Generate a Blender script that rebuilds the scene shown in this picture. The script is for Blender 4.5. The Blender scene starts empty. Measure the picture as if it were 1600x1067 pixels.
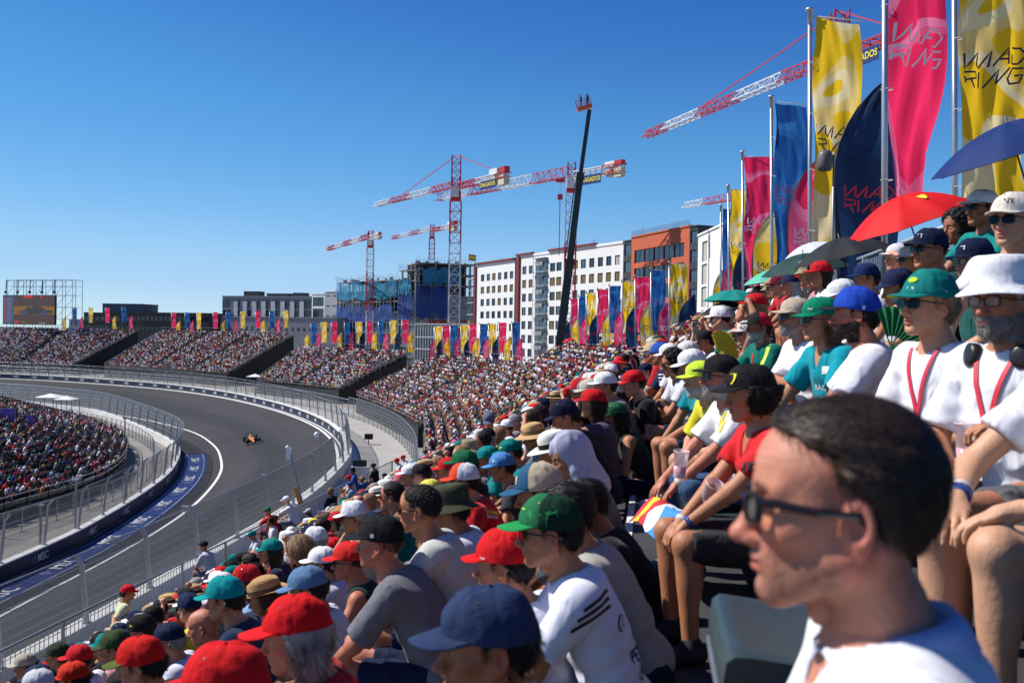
import bpy, math, random
import numpy as np
from mathutils import Vector, Matrix
R = math.radians
rng = np.random.default_rng(7)
random.seed(7)
scene = bpy.context.scene
col = scene.collection

# ------------------------------------------------------------------ camera
F_PX = 1555.0                       # focal length in photo pixels (1600 wide)
CAM = np.array([0.0, 0.0, 16.0])    # 16 m above the inner edge of the banked bend
PITCH, ROLL = -0.497, 1.0
_p = R(PITCH); _r = R(ROLL)
cF = np.array([0, math.cos(_p), math.sin(_p)])
_U0 = np.array([0, -math.sin(_p), math.cos(_p)]); _R0 = np.array([1.0, 0, 0])
cU = _U0*math.cos(_r) - _R0*math.sin(_r)
cR = _R0*math.cos(_r) + _U0*math.sin(_r)
cam_d = bpy.data.cameras.new('camera'); cam = bpy.data.objects.new('camera', cam_d); col.objects.link(cam)
cam.matrix_world = Matrix(((cR[0], cU[0], -cF[0], CAM[0]), (cR[1], cU[1], -cF[1], CAM[1]),
                           (cR[2], cU[2], -cF[2], CAM[2]), (0, 0, 0, 1)))
cam_d.sensor_width = 36.0; cam_d.lens = 36.0*F_PX/1600
cam_d.clip_start = 0.05; cam_d.clip_end = 6000
cam_d.dof.use_dof = True; cam_d.dof.focus_distance = 20.0; cam_d.dof.aperture_fstop = 5.0
scene.camera = cam

# ------------------------------------------------------------------ sky, sun, exposure
SUN_DIR = np.array([-0.95, 0.20, 0.0]); SUN_EL = 48.0
_az = math.atan2(SUN_DIR[0], SUN_DIR[1])          # clockwise from +Y
sun_vec = Vector((math.sin(_az)*math.cos(R(SUN_EL)), math.cos(_az)*math.cos(R(SUN_EL)), math.sin(R(SUN_EL))))
w = bpy.data.worlds.new('World'); scene.world = w; w.use_nodes = True
nt = w.node_tree; bg = nt.nodes['Background']
sky = nt.nodes.new('ShaderNodeTexSky'); sky.sky_type = 'NISHITA'; sky.sun_disc = False
sky.sun_elevation = R(SUN_EL); sky.sun_rotation = _az
sky.air_density = .7; sky.dust_density = 0.0; sky.ozone_density = 1.5; sky.altitude = 300
EXPO = 0.30; SKY_STR = 0.10
def _sc(src, k):
    n = nt.nodes.new('ShaderNodeVectorMath'); n.operation = 'SCALE'; n.inputs['Scale'].default_value = k; nt.links.new(src, n.inputs[0]); return n.outputs[0]
hs = nt.nodes.new('ShaderNodeHueSaturation'); hs.inputs['Saturation'].default_value = 1.2
nt.links.new(sky.outputs[0], hs.inputs['Color'])
cv = nt.nodes.new('ShaderNodeRGBCurve')      # deep polarised blue of the photograph
_k = SKY_STR*2**EXPO
nt.links.new(_sc(hs.outputs[0], _k), cv.inputs['Color'])
for ch, pts in enumerate(([(0, .0), (.05, .015), (.093, .042), (.135, .082), (.175, .117), (.28, .22), (.43, .345), (.60, .42), (1, .60)],
                          [(0, .0), (.12, .075), (.22, .180), (.305, .305), (.36, .365), (.50, .485), (.69, .615), (.88, .675), (1, .75)],
                          [(0, .0), (.25, .25), (.47, .545), (.60, .69), (.66, .755), (.78, .84), (.89, .91), (1, .935)])):
    c = cv.mapping.curves[ch]
    c.points[0].location = pts[0]; c.points[-1].location = pts[-1]
    for p in pts[1:-1]: c.points.new(*p)
cv.mapping.update()
nt.links.new(_sc(cv.outputs[0], 1/_k), bg.inputs[0]); bg.inputs[1].default_value = SKY_STR
sl = bpy.data.lights.new('sun', 'SUN'); sl.energy = 5.0; sl.angle = R(0.53); sl.color = (1.0, 0.955, 0.885)
so = bpy.data.objects.new('sun', sl); col.objects.link(so)
so.rotation_euler = sun_vec.to_track_quat('Z', 'Y').to_euler()
scene.view_settings.view_transform = 'Standard'; scene.view_settings.look = 'None'
scene.view_settings.exposure = EXPO; scene.view_settings.gamma = 1.0
scene.cycles.use_denoising = True
scene.cycles.max_bounces = 6; scene.cycles.transparent_max_bounces = 24
scene.cycles.diffuse_bounces = 2; scene.cycles.glossy_bounces = 3

# ------------------------------------------------------------------ photo pixel <-> world
def ray(x, y):
    return cF + cR*((x-800)/F_PX) + cU*((533.5-y)/F_PX)
def W(x, y, D):                     # the point seen at pixel (x, y) whose world Y is D
    d = ray(x, y); return CAM + d*(D/d[1])
def pix(P):
    v = np.asarray(P, float)-CAM; f = v@cF
    return 800+F_PX*(v@cR)/f, 533.5-F_PX*(v@cU)/f

# ------------------------------------------------------------------ materials
_mats = {}
def _nodes(name):
    m = bpy.data.materials.new(name); m.use_nodes = True
    return m, m.node_tree, m.node_tree.nodes['Principled BSDF']
def mat(name, rgb, rough=0.6, metal=0.0, var=0.12, scale=3.0, bump=0.0, bscale=60.0, coat=0.0, spec=0.5, sss=0.0, noise_detail=4):
    if name in _mats: return _mats[name]
    m, t, b = _nodes(name)
    tc = t.nodes.new('ShaderNodeTexCoord')
    nz = t.nodes.new('ShaderNodeTexNoise'); nz.inputs['Scale'].default_value = scale; nz.inputs['Detail'].default_value = noise_detail
    t.links.new(tc.outputs['Object'], nz.inputs['Vector'])
    mr = t.nodes.new('ShaderNodeMapRange'); mr.inputs[1].default_value = .25; mr.inputs[2].default_value = .75
    mr.inputs[3].default_value = 1-var; mr.inputs[4].default_value = 1+var
    t.links.new(nz.outputs[0], mr.inputs[0])
    mx = t.nodes.new('ShaderNodeVectorMath'); mx.operation = 'SCALE'; mx.inputs[0].default_value = rgb[:3]
    t.links.new(mr.outputs[0], mx.inputs['Scale']); t.links.new(mx.outputs[0], b.inputs['Base Color'])
    b.inputs['Roughness'].default_value = rough; b.inputs['Metallic'].default_value = metal
    b.inputs['Specular IOR Level'].default_value = spec; b.inputs['Coat Weight'].default_value = coat
    if sss: b.inputs['Subsurface Weight'].default_value = sss; b.inputs['Subsurface Radius'].default_value = (.012, .004, .002); b.inputs['Subsurface Scale'].default_value = 1.0
    if bump:
        n2 = t.nodes.new('ShaderNodeTexNoise'); n2.inputs['Scale'].default_value = bscale; n2.inputs['Detail'].default_value = 3
        t.links.new(tc.outputs['Object'], n2.inputs['Vector'])
        bp = t.nodes.new('ShaderNodeBump'); bp.inputs['Strength'].default_value = bump; bp.inputs['Distance'].default_value = .01
        t.links.new(n2.outputs[0], bp.inputs['Height']); t.links.new(bp.outputs[0], b.inputs['Normal'])
    _mats[name] = m; return m

def oc_mat(name, rough=.8, bump=.25, bscale=350, var=.1, attr=None, sheen=0., sss=0., spec=.3, weave=False, stretch=(1, 1, 1), wrinkle=None):
    """cloth, skin or hair whose colour is the object's own colour"""
    if name in _mats: return _mats[name]
    m, t, b = _nodes(name)
    oi = t.nodes.new('ShaderNodeObjectInfo'); tc = t.nodes.new('ShaderNodeTexCoord')
    nz = t.nodes.new('ShaderNodeTexNoise'); nz.inputs['Scale'].default_value = 14; nz.inputs['Detail'].default_value = 4
    t.links.new(tc.outputs['Object'], nz.inputs['Vector'])
    mr = t.nodes.new('ShaderNodeMapRange'); mr.inputs[1].default_value = .25; mr.inputs[2].default_value = .75
    mr.inputs[3].default_value = 1-var; mr.inputs[4].default_value = 1+var; t.links.new(nz.outputs[0], mr.inputs[0])
    mx = t.nodes.new('ShaderNodeVectorMath'); mx.operation = 'SCALE'
    t.links.new(oi.outputs['Color'], mx.inputs[0]); t.links.new(mr.outputs[0], mx.inputs['Scale'])
    out = mx.outputs[0]
    if attr:
        a = t.nodes.new('ShaderNodeAttribute'); a.attribute_name = attr
        mm = t.nodes.new('ShaderNodeVectorMath'); mm.operation = 'MULTIPLY'
        t.links.new(out, mm.inputs[0]); t.links.new(a.outputs['Color'], mm.inputs[1]); out = mm.outputs[0]
    t.links.new(out, b.inputs['Base Color'])
    b.inputs['Roughness'].default_value = rough; b.inputs['Specular IOR Level'].default_value = spec
    if sss: b.inputs['Subsurface Weight'].default_value = sss; b.inputs['Subsurface Radius'].default_value = (.010, .0035, .0015); b.inputs['Subsurface Scale'].default_value = 1.0
    if sheen: b.inputs['Sheen Weight'].default_value = sheen
    if bump:
        mp = t.nodes.new('ShaderNodeMapping'); mp.inputs['Scale'].default_value = stretch; t.links.new(tc.outputs['Object'], mp.inputs['Vector'])
        n2 = t.nodes.new('ShaderNodeTexNoise'); n2.inputs['Scale'].default_value = bscale; n2.inputs['Detail'].default_value = 2
        t.links.new(mp.outputs[0], n2.inputs['Vector'])
        bp = t.nodes.new('ShaderNodeBump'); bp.inputs['Strength'].default_value = bump; bp.inputs['Distance'].default_value = .004
        t.links.new(n2.outputs[0], bp.inputs['Height'])
        if wrinkle:
            n3 = t.nodes.new('ShaderNodeTexNoise'); n3.inputs['Scale'].default_value = wrinkle[0]; n3.inputs['Detail'].default_value = 3; n3.inputs['Distortion'].default_value = wrinkle[2]
            try: n3.noise_type = wrinkle[3]
            except Exception: pass
            mp3 = t.nodes.new('ShaderNodeMapping'); mp3.inputs['Rotation'].default_value = (.4, .5, .3); mp3.inputs['Scale'].default_value = (1, 1.4, .8)
            t.links.new(tc.outputs['Object'], mp3.inputs[0]); t.links.new(mp3.outputs[0], n3.inputs['Vector'])
            b3 = t.nodes.new('ShaderNodeBump'); b3.inputs['Strength'].default_value = wrinkle[1]; b3.inputs['Distance'].default_value = .03
            t.links.new(n3.outputs[0], b3.inputs['Height']); t.links.new(b3.outputs[0], bp.inputs['Normal'])
        t.links.new(bp.outputs[0], b.inputs['Normal'])
    _mats[name] = m; return m

def attr_mat(name, rough=.85):
    m, t, b = _nodes(name)
    a = t.nodes.new('ShaderNodeAttribute'); a.attribute_name = 'col'
    t.links.new(a.outputs['Color'], b.inputs['Base Color']); b.inputs['Roughness'].default_value = rough
    b.inputs['Specular IOR Level'].default_value = .2
    return m

def wire_mat(name, nu, nv, wu, wv, rgb=(.32, .33, .34), diag=False, density=1.0, rough=.4, metal=.7):
    """wire mesh: opaque where a wire runs (UV in metres), clear between"""
    if name in _mats: return _mats[name]
    m, t, b = _nodes(name)
    b.inputs['Base Color'].default_value = (*rgb, 1); b.inputs['Roughness'].default_value = rough; b.inputs['Metallic'].default_value = metal
    uv = t.nodes.new('ShaderNodeTexCoord'); sp = t.nodes.new('ShaderNodeSeparateXYZ'); t.links.new(uv.outputs['UV'], sp.inputs[0])
    def M(op, a, bb=None):
        n = t.nodes.new('ShaderNodeMath'); n.operation = op
        for i, v in enumerate((a, bb)):
            if v is None: continue
            if isinstance(v, (int, float)): n.inputs[i].default_value = v
            else: t.links.new(v, n.inputs[i])
        return n.outputs[0]
    u, v = sp.outputs[0], sp.outputs[1]
    if diag: u, v = M('ADD', u, v), M('SUBTRACT', u, v)
    fu = M('LESS_THAN', M('FRACT', M('MULTIPLY', u, nu)), wu); fv = M('LESS_THAN', M('FRACT', M('MULTIPLY', v, nv)), wv)
    mask = M('MAXIMUM', fu, fv)
    t.links.new(mask, b.inputs['Alpha'])
    _mats[name] = m; return m

# ------------------------------------------------------------------ objects
def tag(o, label=None, cat=None, group=None, kind=None):
    if label: o['label'] = label
    if cat: o['category'] = cat
    if group: o['group'] = group
    if kind: o['kind'] = kind
    return o
def empty(name, loc=(0, 0, 0), rz=0.0):
    o = bpy.data.objects.new(name, None); o.location = loc; o.rotation_euler = (0, 0, rz); o.empty_display_size = .2
    col.objects.link(o); return o
def new_mesh(name, V, Fq, mats=None, midx=None, smooth=False, attrs=None, uv=None):
    """V (n,3), Fq: (m,4) array, or list of polygons"""
    me = bpy.data.meshes.new(name)
    V = np.asarray(V, np.float32)
    if isinstance(Fq, np.ndarray) and Fq.ndim == 2:
        m, k = Fq.shape
        me.vertices.add(len(V)); me.vertices.foreach_set('co', V.ravel())
        me.loops.add(m*k); me.loops.foreach_set('vertex_index', Fq.astype(np.int32).ravel())
        me.polygons.add(m); me.polygons.foreach_set('loop_start', np.arange(0, m*k, k, dtype=np.int32))
        me.update(calc_edges=True)
    else:
        me.from_pydata(V.tolist(), [], Fq)
    for mm in (mats or []): me.materials.append(mm)
    if midx is not None: me.polygons.foreach_set('material_index', np.asarray(midx, np.int32))
    if smooth is True or smooth is False:
        me.polygons.foreach_set('use_smooth', np.full(len(me.polygons), bool(smooth)))
    else: me.polygons.foreach_set('use_smooth', np.asarray(smooth, bool))
    if attrs:
        for k2, a in attrs.items():
            at = me.color_attributes.new(k2, 'FLOAT_COLOR', 'POINT')
            a4 = np.ones((len(V), 4), np.float32); a4[:, :3] = a
            at.data.foreach_set('color', a4.ravel())
    if uv is not None:
        l = me.uv_layers.new(name='UVMap'); l.data.foreach_set('uv', np.asarray(uv, np.float32).ravel())
    me.update(); return me
def link(name, me, parent=None, loc=None):
    o = bpy.data.objects.new(name, me); col.objects.link(o)
    if parent is not None: o.parent = parent
    if loc is not None: o.location = loc
    return o
class MB:
    """collects simple shapes into one mesh"""
    def __init__(s): s.v = []; s.f = []; s.m = []; s.s = []
    def add(s, V, Fs, mi=0, smooth=False):
        b = len(s.v); s.v.extend([tuple(map(float, p)) for p in V])
        for f in Fs: s.f.append([b+i for i in f]); s.m.append(mi); s.s.append(smooth)
        return s
    def box(s, c, size, rz=0.0, mi=0, ax=None):
        hx, hy, hz = [q/2 for q in size]
        if ax is None: ax = (np.array([math.cos(rz), math.sin(rz), 0]), np.array([-math.sin(rz), math.cos(rz), 0]), np.array([0, 0, 1.0]))
        c = np.asarray(c, float)
        V = [c+ax[0]*a*hx+ax[1]*b*hy+ax[2]*d*hz for a in (-1, 1) for b in (-1, 1) for d in (-1, 1)]
        return s.add(V, [(0, 1, 3, 2), (4, 6, 7, 5), (0, 4, 5, 1), (2, 3, 7, 6), (0, 2, 6, 4), (1, 5, 7, 3)], mi)
    def beam(s, a, b, w, h=None, mi=0, up=(0, 0, 1)):
        a = np.asarray(a, float); b = np.asarray(b, float); d = b-a; L = np.linalg.norm(d)
        if L < 1e-6: return s
        d = d/L; u = np.asarray(up, float)
        if abs(d@u) > .97: u = np.array([1.0, 0, 0])
        x = np.cross(d, u); x /= np.linalg.norm(x); z = np.cross(x, d)
        return s.box((a+b)/2, (w, L, h or w), mi=mi, ax=(x, d, z))
    def tube(s, pts, r, n=8, mi=0, caps=True):
        P = [np.asarray(p, float) for p in pts]; rr = r if hasattr(r, '__len__') else [r]*len(P)
        V = []; prev = None
        for i, p in enumerate(P):
            d = (P[min(i+1, len(P)-1)]-P[max(i-1, 0)]); d = d/(np.linalg.norm(d)+1e-9)
            u = np.array([0, 0, 1.0]) if abs(d[2]) < .95 else np.array([1.0, 0, 0])
            x = np.cross(d, u) if prev is None else prev - d*(prev@d)
            x /= np.linalg.norm(x); prev = x; y = np.cross(d, x)
            for k in range(n):
                a = 2*math.pi*k/n; V.append(p+(x*math.cos(a)+y*math.sin(a))*rr[i])
        Fs = [(i*n+k, i*n+(k+1) % n, (i+1)*n+(k+1) % n, (i+1)*n+k) for i in range(len(P)-1) for k in range(n)]
        if caps: Fs += [tuple(range(n))[::-1], tuple((len(P)-1)*n+k for k in range(n))]
        return s.add(V, Fs, mi, True)
    def grid(s, G, mi=0, smooth=True, closed=False):
        """G[i][j] points"""
        n, m = len(G), len(G[0]); V = [p for row in G for p in row]
        Fs = [(i*m+j, i*m+(j+1) % m, (i+1)*m+(j+1) % m, (i+1)*m+j) for i in range(n-1) for j in range(m if closed else m-1)]
        return s.add(V, Fs, mi, smooth)
    def lathe(s, prof, n=24, c=(0, 0, 0), mi=0, sx=1, sy=1):
        G = [[(c[0]+r*math.cos(2*math.pi*k/n)*sx, c[1]+r*math.sin(2*math.pi*k/n)*sy, c[2]+z) for k in range(n)] for r, z in prof]
        return s.grid(G, mi, True, True)
    def prism(s, poly, z0, z1, mi=0):
        n = len(poly); V = [(x, y, z0) for x, y in poly]+[(x, y, z1) for x, y in poly]
        return s.add(V, [tuple(range(n))[::-1], tuple(range(n, 2*n))]+[(i, (i+1) % n, n+(i+1) % n, n+i) for i in range(n)], mi)
    def build(s, name, mats, parent=None, loc=None):
        if not isinstance(mats, (list, tuple)): mats = [mats]
        me = new_mesh(name, s.v, s.f, mats, s.m, s.s)
        return link(name, me, parent, loc)
def kids(o): return [c for c in bpy.data.objects if c.parent == o]
def copy_tree(o, ch_map, parent=None):
    c = o.copy(); col.objects.link(c); c.parent = parent
    for ch in ch_map.get(o.name, []): copy_tree(ch, ch_map, c)
    return c
def child_map():
    m = {}
    for o in bpy.data.objects:
        if o.parent: m.setdefault(o.parent.name, []).append(o)
    return m
def resample(P, step=None, n=None):
    P = np.asarray(P, float); Q = []
    for i in range(len(P)-1):            # Catmull-Rom
        p0, p1, p2, p3 = P[max(i-1, 0)], P[i], P[i+1], P[min(i+2, len(P)-1)]
        for t in np.linspace(0, 1, 12, endpoint=False):
            Q.append(.5*((2*p1)+(-p0+p2)*t+(2*p0-5*p1+4*p2-p3)*t*t+(-p0+3*p1-3*p2+p3)*t**3))
    Q.append(P[-1]); Q = np.array(Q)
    s = np.r_[0, np.cumsum(np.linalg.norm(np.diff(Q, axis=0), axis=1))]
    if n is None: n = max(2, int(round(s[-1]/step))+1)
    u = np.linspace(0, s[-1], n)
    return np.stack([np.interp(u, s, Q[:, k]) for k in range(Q.shape[1])], 1)
def normals2(P):
    d = np.gradient(P[:, :2], axis=0); d /= np.linalg.norm(d, axis=1)[:, None]
    return np.stack([d[:, 1], -d[:, 0]], 1), d      # right-hand normal, tangent
def text_mesh(body, size=1.0, extrude=0.0, bold=True, shear=0.0, spacing=1.0):
    c = bpy.data.curves.new('t', 'FONT'); c.body = body; c.size = size; c.extrude = extrude; c.align_x = 'CENTER'; c.align_y = 'CENTER'
    c.shear = shear; c.space_character = spacing
    if bold: c.offset = 0.018*size
    c.resolution_u = 3
    o = bpy.data.objects.new('t', c); col.objects.link(o)
    dg = bpy.context.evaluated_depsgraph_get(); me = bpy.data.meshes.new_from_object(o.evaluated_get(dg))
    V = np.zeros(len(me.vertices)*3); me.vertices.foreach_get('co', V); V = V.reshape(-1, 3)
    Fs = [tuple(p.vertices) for p in me.polygons]
    bpy.data.objects.remove(o); bpy.data.curves.remove(c); bpy.data.meshes.remove(me)
    return V, Fs
# ================================================================== text shapes needed later (made first, while the scene is small)
T_MSC = text_mesh('MSC', 1.0, spacing=1.05)
T_words = {k: text_mesh(k, 1.0) for k in ('PETRONAS', 'CREDIT', 'HECT', 'DRAGADOS', 'NY', 'RACING', 'TEAM', 'CHAMP', 'SAINZ', '55')}

# ================================================================== the bend: inner line, outer edge, walls
LINE_IN = [(-28.5, 18), (-28, 40), (-27.7, 57.6), (-27.4, 69.5), (-27.8, 83.3), (-29.3, 96), (-32.0, 110), (-35.5, 122), (-39.8, 134), (-46.6, 148.5), (-53.5, 159), (-64, 172), (-80, 187), (-103, 203), (-135, 214), (-175, 222)]
LINE_OUT = [(-20.6, 18), (-18.1, 37), (-16.5, 54), (-15.6, 66), (-15.4, 78), (-16.3, 95), (-18.2, 107), (-21.0, 119), (-25.8, 134), (-33.5, 152), (-43.7, 171), (-56.9, 191), (-75, 211), (-101.6, 230), (-124.5, 240), (-175, 252)]
WALL_IN = [(-32.4, 18), (-31.8, 40), (-31.4, 57), (-31.1, 69.5), (-31.5, 77), (-32.6, 88), (-34.6, 101), (-37.6, 113), (-41.2, 124), (-46.0, 134), (-55.5, 150), (-68.4, 170), (-78, 181), (-101, 197), (-135, 208), (-175, 215)]
ZO = 2.9                                            # how far the banking lifts the outer edge
LI = resample(LINE_IN, n=160); LO = resample(LINE_OUT, n=160); WI = resample(WALL_IN, n=200)
asphalt = None
def asphalt_mat():
    m, t, b = _nodes('asphalt')
    tc = t.nodes.new('ShaderNodeTexCoord'); 
    n1 = t.nodes.new('ShaderNodeTexNoise'); n1.inputs['Scale'].default_value = .06; n1.inputs['Detail'].default_value = 6
    n2 = t.nodes.new('ShaderNodeTexNoise'); n2.inputs['Scale'].default_value = 9; n2.inputs['Detail'].default_value = 6
    uvm = t.nodes.new('ShaderNodeMapping'); uvm.inputs['Scale'].default_value = (.02, 1.6, 1)
    n3 = t.nodes.new('ShaderNodeTexNoise'); n3.inputs['Scale'].default_value = 1; n3.inputs['Detail'].default_value = 3
    t.links.new(tc.outputs['Object'], n1.inputs[0]); t.links.new(tc.outputs['Object'], n2.inputs[0])
    t.links.new(tc.outputs['UV'], uvm.inputs[0]); t.links.new(uvm.outputs[0], n3.inputs[0])
    def mr(src, lo, hi):
        r = t.nodes.new('ShaderNodeMapRange'); r.inputs[1].default_value = .3; r.inputs[2].default_value = .7; r.inputs[3].default_value = lo; r.inputs[4].default_value = hi
        t.links.new(src, r.inputs[0]); return r.outputs[0]
    a = t.nodes.new('ShaderNodeMath'); a.operation = 'MULTIPLY'; t.links.new(mr(n1.outputs[0], .88, 1.12), a.inputs[0]); t.links.new(mr(n2.outputs[0], .9, 1.1), a.inputs[1])
    a2 = t.nodes.new('ShaderNodeMath'); a2.operation = 'MULTIPLY'; t.links.new(a.outputs[0], a2.inputs[0]); t.links.new(mr(n3.outputs[0], .80, 1.14), a2.inputs[1])
    sp = t.nodes.new('ShaderNodeSeparateXYZ'); t.links.new(tc.outputs['UV'], sp.inputs[0])
    n4 = t.nodes.new('ShaderNodeTexNoise'); n4.inputs['Scale'].default_value = .012; n4.inputs['Detail'].default_value = 1; t.links.new(tc.outputs['Object'], n4.inputs[0])
    def mth(op, a_, b_):
        n = t.nodes.new('ShaderNodeMath'); n.operation = op
        for i, v_ in enumerate((a_, b_)):
            if isinstance(v_, (int, float)): n.inputs[i].default_value = v_
            else: t.links.new(v_, n.inputs[i])
        return n.outputs[0]
    dist = mth('ABSOLUTE', mth('SUBTRACT', sp.outputs[1], mth('MULTIPLY', n4.outputs[0], 13.0)), 0)
    line = t.nodes.new('ShaderNodeMapRange'); line.interpolation_type = 'SMOOTHSTEP'; line.inputs[1].default_value = .3; line.inputs[2].default_value = 3.4; line.inputs[3].default_value = .66; line.inputs[4].default_value = 1.06; t.links.new(dist, line.inputs[0])
    patch_ = t.nodes.new('ShaderNodeTexVoronoi'); patch_.inputs['Scale'].default_value = .07; t.links.new(tc.outputs['UV'], patch_.inputs[0]); pr = mr(patch_.outputs['Color'], .93, 1.07)
    tot = mth('MULTIPLY', mth('MULTIPLY', a2.outputs[0], line.outputs[0]), pr)
    v = t.nodes.new('ShaderNodeVectorMath'); v.operation = 'SCALE'; v.inputs[0].default_value = (.035, .034, .036); t.links.new(tot, v.inputs['Scale'])
    t.links.new(v.outputs[0], b.inputs['Base Color']); b.inputs['Roughness'].default_value = .85; b.inputs['Specular IOR Level'].default_value = .3
    return m
M_asph = asphalt_mat()
M_conc = mat('concrete', (.36, .34, .31), .85, var=.14, scale=.35, bump=.1, bscale=6)
M_concw = mat('white_concrete', (.62, .61, .59), .8, var=.12, scale=.8)
M_white = mat('white_paint', (.78, .77, .74), .6, var=.06, scale=2)
M_blue = mat('blue_paint', (.012, .033, .15), .6, var=.4, scale=.5, noise_detail=8)
M_navy = mat('navy_panel', (.010, .013, .045), .45, var=.15, scale=.5)
M_galv = mat('galvanised_steel', (.42, .44, .46), .38, .75, var=.12, scale=6)
M_steel = mat('grey_steel', (.30, .31, .33), .45, .5, var=.12, scale=4)
M_dark = mat('dark_cloth', (.016, .017, .019), .8, var=.25, scale=.6)
M_black = mat('black_plastic', (.012, .012, .013), .4, var=.1)
M_grnd = mat('dusty_ground', (.27, .23, .18), .95, var=.2, scale=.08, noise_detail=8)
M_deck = mat('deck_steel', (.042, .042, .045), .75, .1, var=.25, scale=1.5)
M_seat = mat('seat_plastic', (.030, .046, .046), .38, var=.08, scale=5, bump=.05, bscale=90)

def strip(name, A, B, za, zb, m, kind='structure', rows=1, parent=None, nrm=False):
    n = len(A); V = []; uv = []
    sA = np.r_[0, np.cumsum(np.linalg.norm(np.diff(A, axis=0), axis=1))]
    for i in range(n):
        for j in range(rows+1):
            f = j/rows; V.append((A[i, 0]*(1-f)+B[i, 0]*f, A[i, 1]*(1-f)+B[i, 1]*f, za*(1-f)+zb*f)); uv.append((sA[i], f*14))
    Fq = np.array([(i*(rows+1)+j, (i+1)*(rows+1)+j, (i+1)*(rows+1)+j+1, i*(rows+1)+j+1) for i in range(n-1) for j in range(rows)])
    luv = np.array(uv)[Fq.ravel()]
    o = link(name, new_mesh(name, V, Fq, [m], smooth=True, uv=luv), parent)
    if kind: tag(o, kind=kind)
    return o
def offs(P, d):
    N, _ = normals2(P); return P+N*d
# ground to the horizon and the raised ground outside the bend
g = link('ground', new_mesh('ground', [(-3000, -400, -.05), (3000, -400, -.05), (3000, 5000, -.05), (-3000, 5000, -.05)], [(0, 1, 2, 3)], [M_grnd])); tag(g, kind='structure')
track = strip('race_track', LI, LO, 0.0, ZO, M_asph, rows=6)
NI, TI = normals2(LI); NO, TO = normals2(LO)
WIs = resample(WALL_IN, n=160)
strip('track_shoulder', WIs, LI, -0.01, 0.0, M_asph)
strip('inner_white_line', offs(LI, -.14), offs(LI, .14), .006, .03, M_white)
dz = .14*ZO/13
strip('outer_white_line', offs(LO, -.55), offs(LO, -.25), ZO-.06, ZO-.015, M_white)
# blue painted apron beside the inner line
k0, k1 = 0, 0
idx = [i for i in range(160) if 30 < LI[i, 1] < 128 and LI[i, 0] > -38]
A = WIs[idx]*.36+LI[idx]*.64; B = WIs[idx]*.90+LI[idx]*.10
strip('blue_apron', B, A, .012, .014, M_blue)
# outer verge, service road and outer ground
OUT = resample(LINE_OUT, n=160)
strip('outer_verge', offs(OUT, 0), offs(OUT, 1.6), ZO, ZO, M_concw)
strip('service_road', offs(OUT, 1.6), offs(OUT, 12), ZO-.004, ZO-.004, M_conc)
far_edge = np.array([(400, 10+i*6.0) for i in range(160)])
o_ = offs(OUT, 12); FE = np.stack([np.linspace(400, -175, 160), np.linspace(-60, 900, 160)], 1)
strip('outer_ground', o_, FE, ZO-.02, ZO-.02, M_grnd, rows=3)
# infield road
IR = offs(WIs, -.4)
strip('infield_road', offs(WIs, -14), IR, .004, .004, mat('worn_concrete', (.21, .195, .175), .9, var=.2, scale=.3, noise_detail=7))

# ------------------------------------------------------------------ MSC lettering laid along a curve
def along(P, s):
    S = np.r_[0, np.cumsum(np.linalg.norm(np.diff(P, axis=0), axis=1))]
    x = np.interp(s, S, P[:, 0]); y = np.interp(s, S, P[:, 1]); e = .3
    x2 = np.interp(s+e, S, P[:, 0]); y2 = np.interp(s+e, S, P[:, 1]); d = np.array([x2-x, y2-y]); d /= np.linalg.norm(d)+1e-9
    return np.array([x, y]), d
def burst(mb, c, ex, ez, r, mi=0):
    """the little sun-and-compass emblem beside the letters"""
    for k in range(12):
        a = 2*math.pi*k/12; b_ = a+.13; ra = r*(1 if k % 3 == 0 else .72)
        mb.add([c+(ex*math.cos(a-.13)+ez*math.sin(a-.13))*r*.3, c+(ex*math.cos(a)+ez*math.sin(a))*ra, c+(ex*math.cos(b_)+ez*math.sin(b_))*r*.3], [(0, 1, 2)], mi)
def barrier(name, P, z0, h, th, side, label, front_mat, step_text, txt_h, smin_, smax_, tside, body_mat=M_concw, cat='barrier'):
    """wall of height h; side=+1: thickness grows to the right of the curve. front panel on tside"""
    root = empty(name, (float(P[0, 0]), float(P[0, 1]), z0)); tag(root, label, cat)
    loc = np.array([P[0, 0], P[0, 1], z0])
    Q = offs(P, side*th); n = len(P)
    V = []; 
    for i in range(n):
        V += [(P[i, 0], P[i, 1], z0-.5), (P[i, 0], P[i, 1], z0+h), (Q[i, 0], Q[i, 1], z0+h), (Q[i, 0], Q[i, 1], z0-.5)]
    Fq = np.array([(i*4+j, (i+1)*4+j, (i+1)*4+(j+1) % 4, i*4+(j+1) % 4) for i in range(n-1) for j in range(4)])
    link('wall_body', new_mesh('wall_body', np.array(V)-loc, Fq, [body_mat]), root)
    fp = offs(P, -side*.012) if tside > 0 else offs(Q, side*.012)
    V = []
    for i in range(n): V += [(fp[i, 0], fp[i, 1], z0+.04), (fp[i, 0], fp[i, 1], z0+h-.10)]
    Fq = np.array([(i*2, (i+1)*2, (i+1)*2+1, i*2+1) for i in range(n-1)])
    link('sponsor_panel', new_mesh('sponsor_panel', np.array(V)-loc, Fq, [front_mat]), root)
    return root, fp, loc
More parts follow.
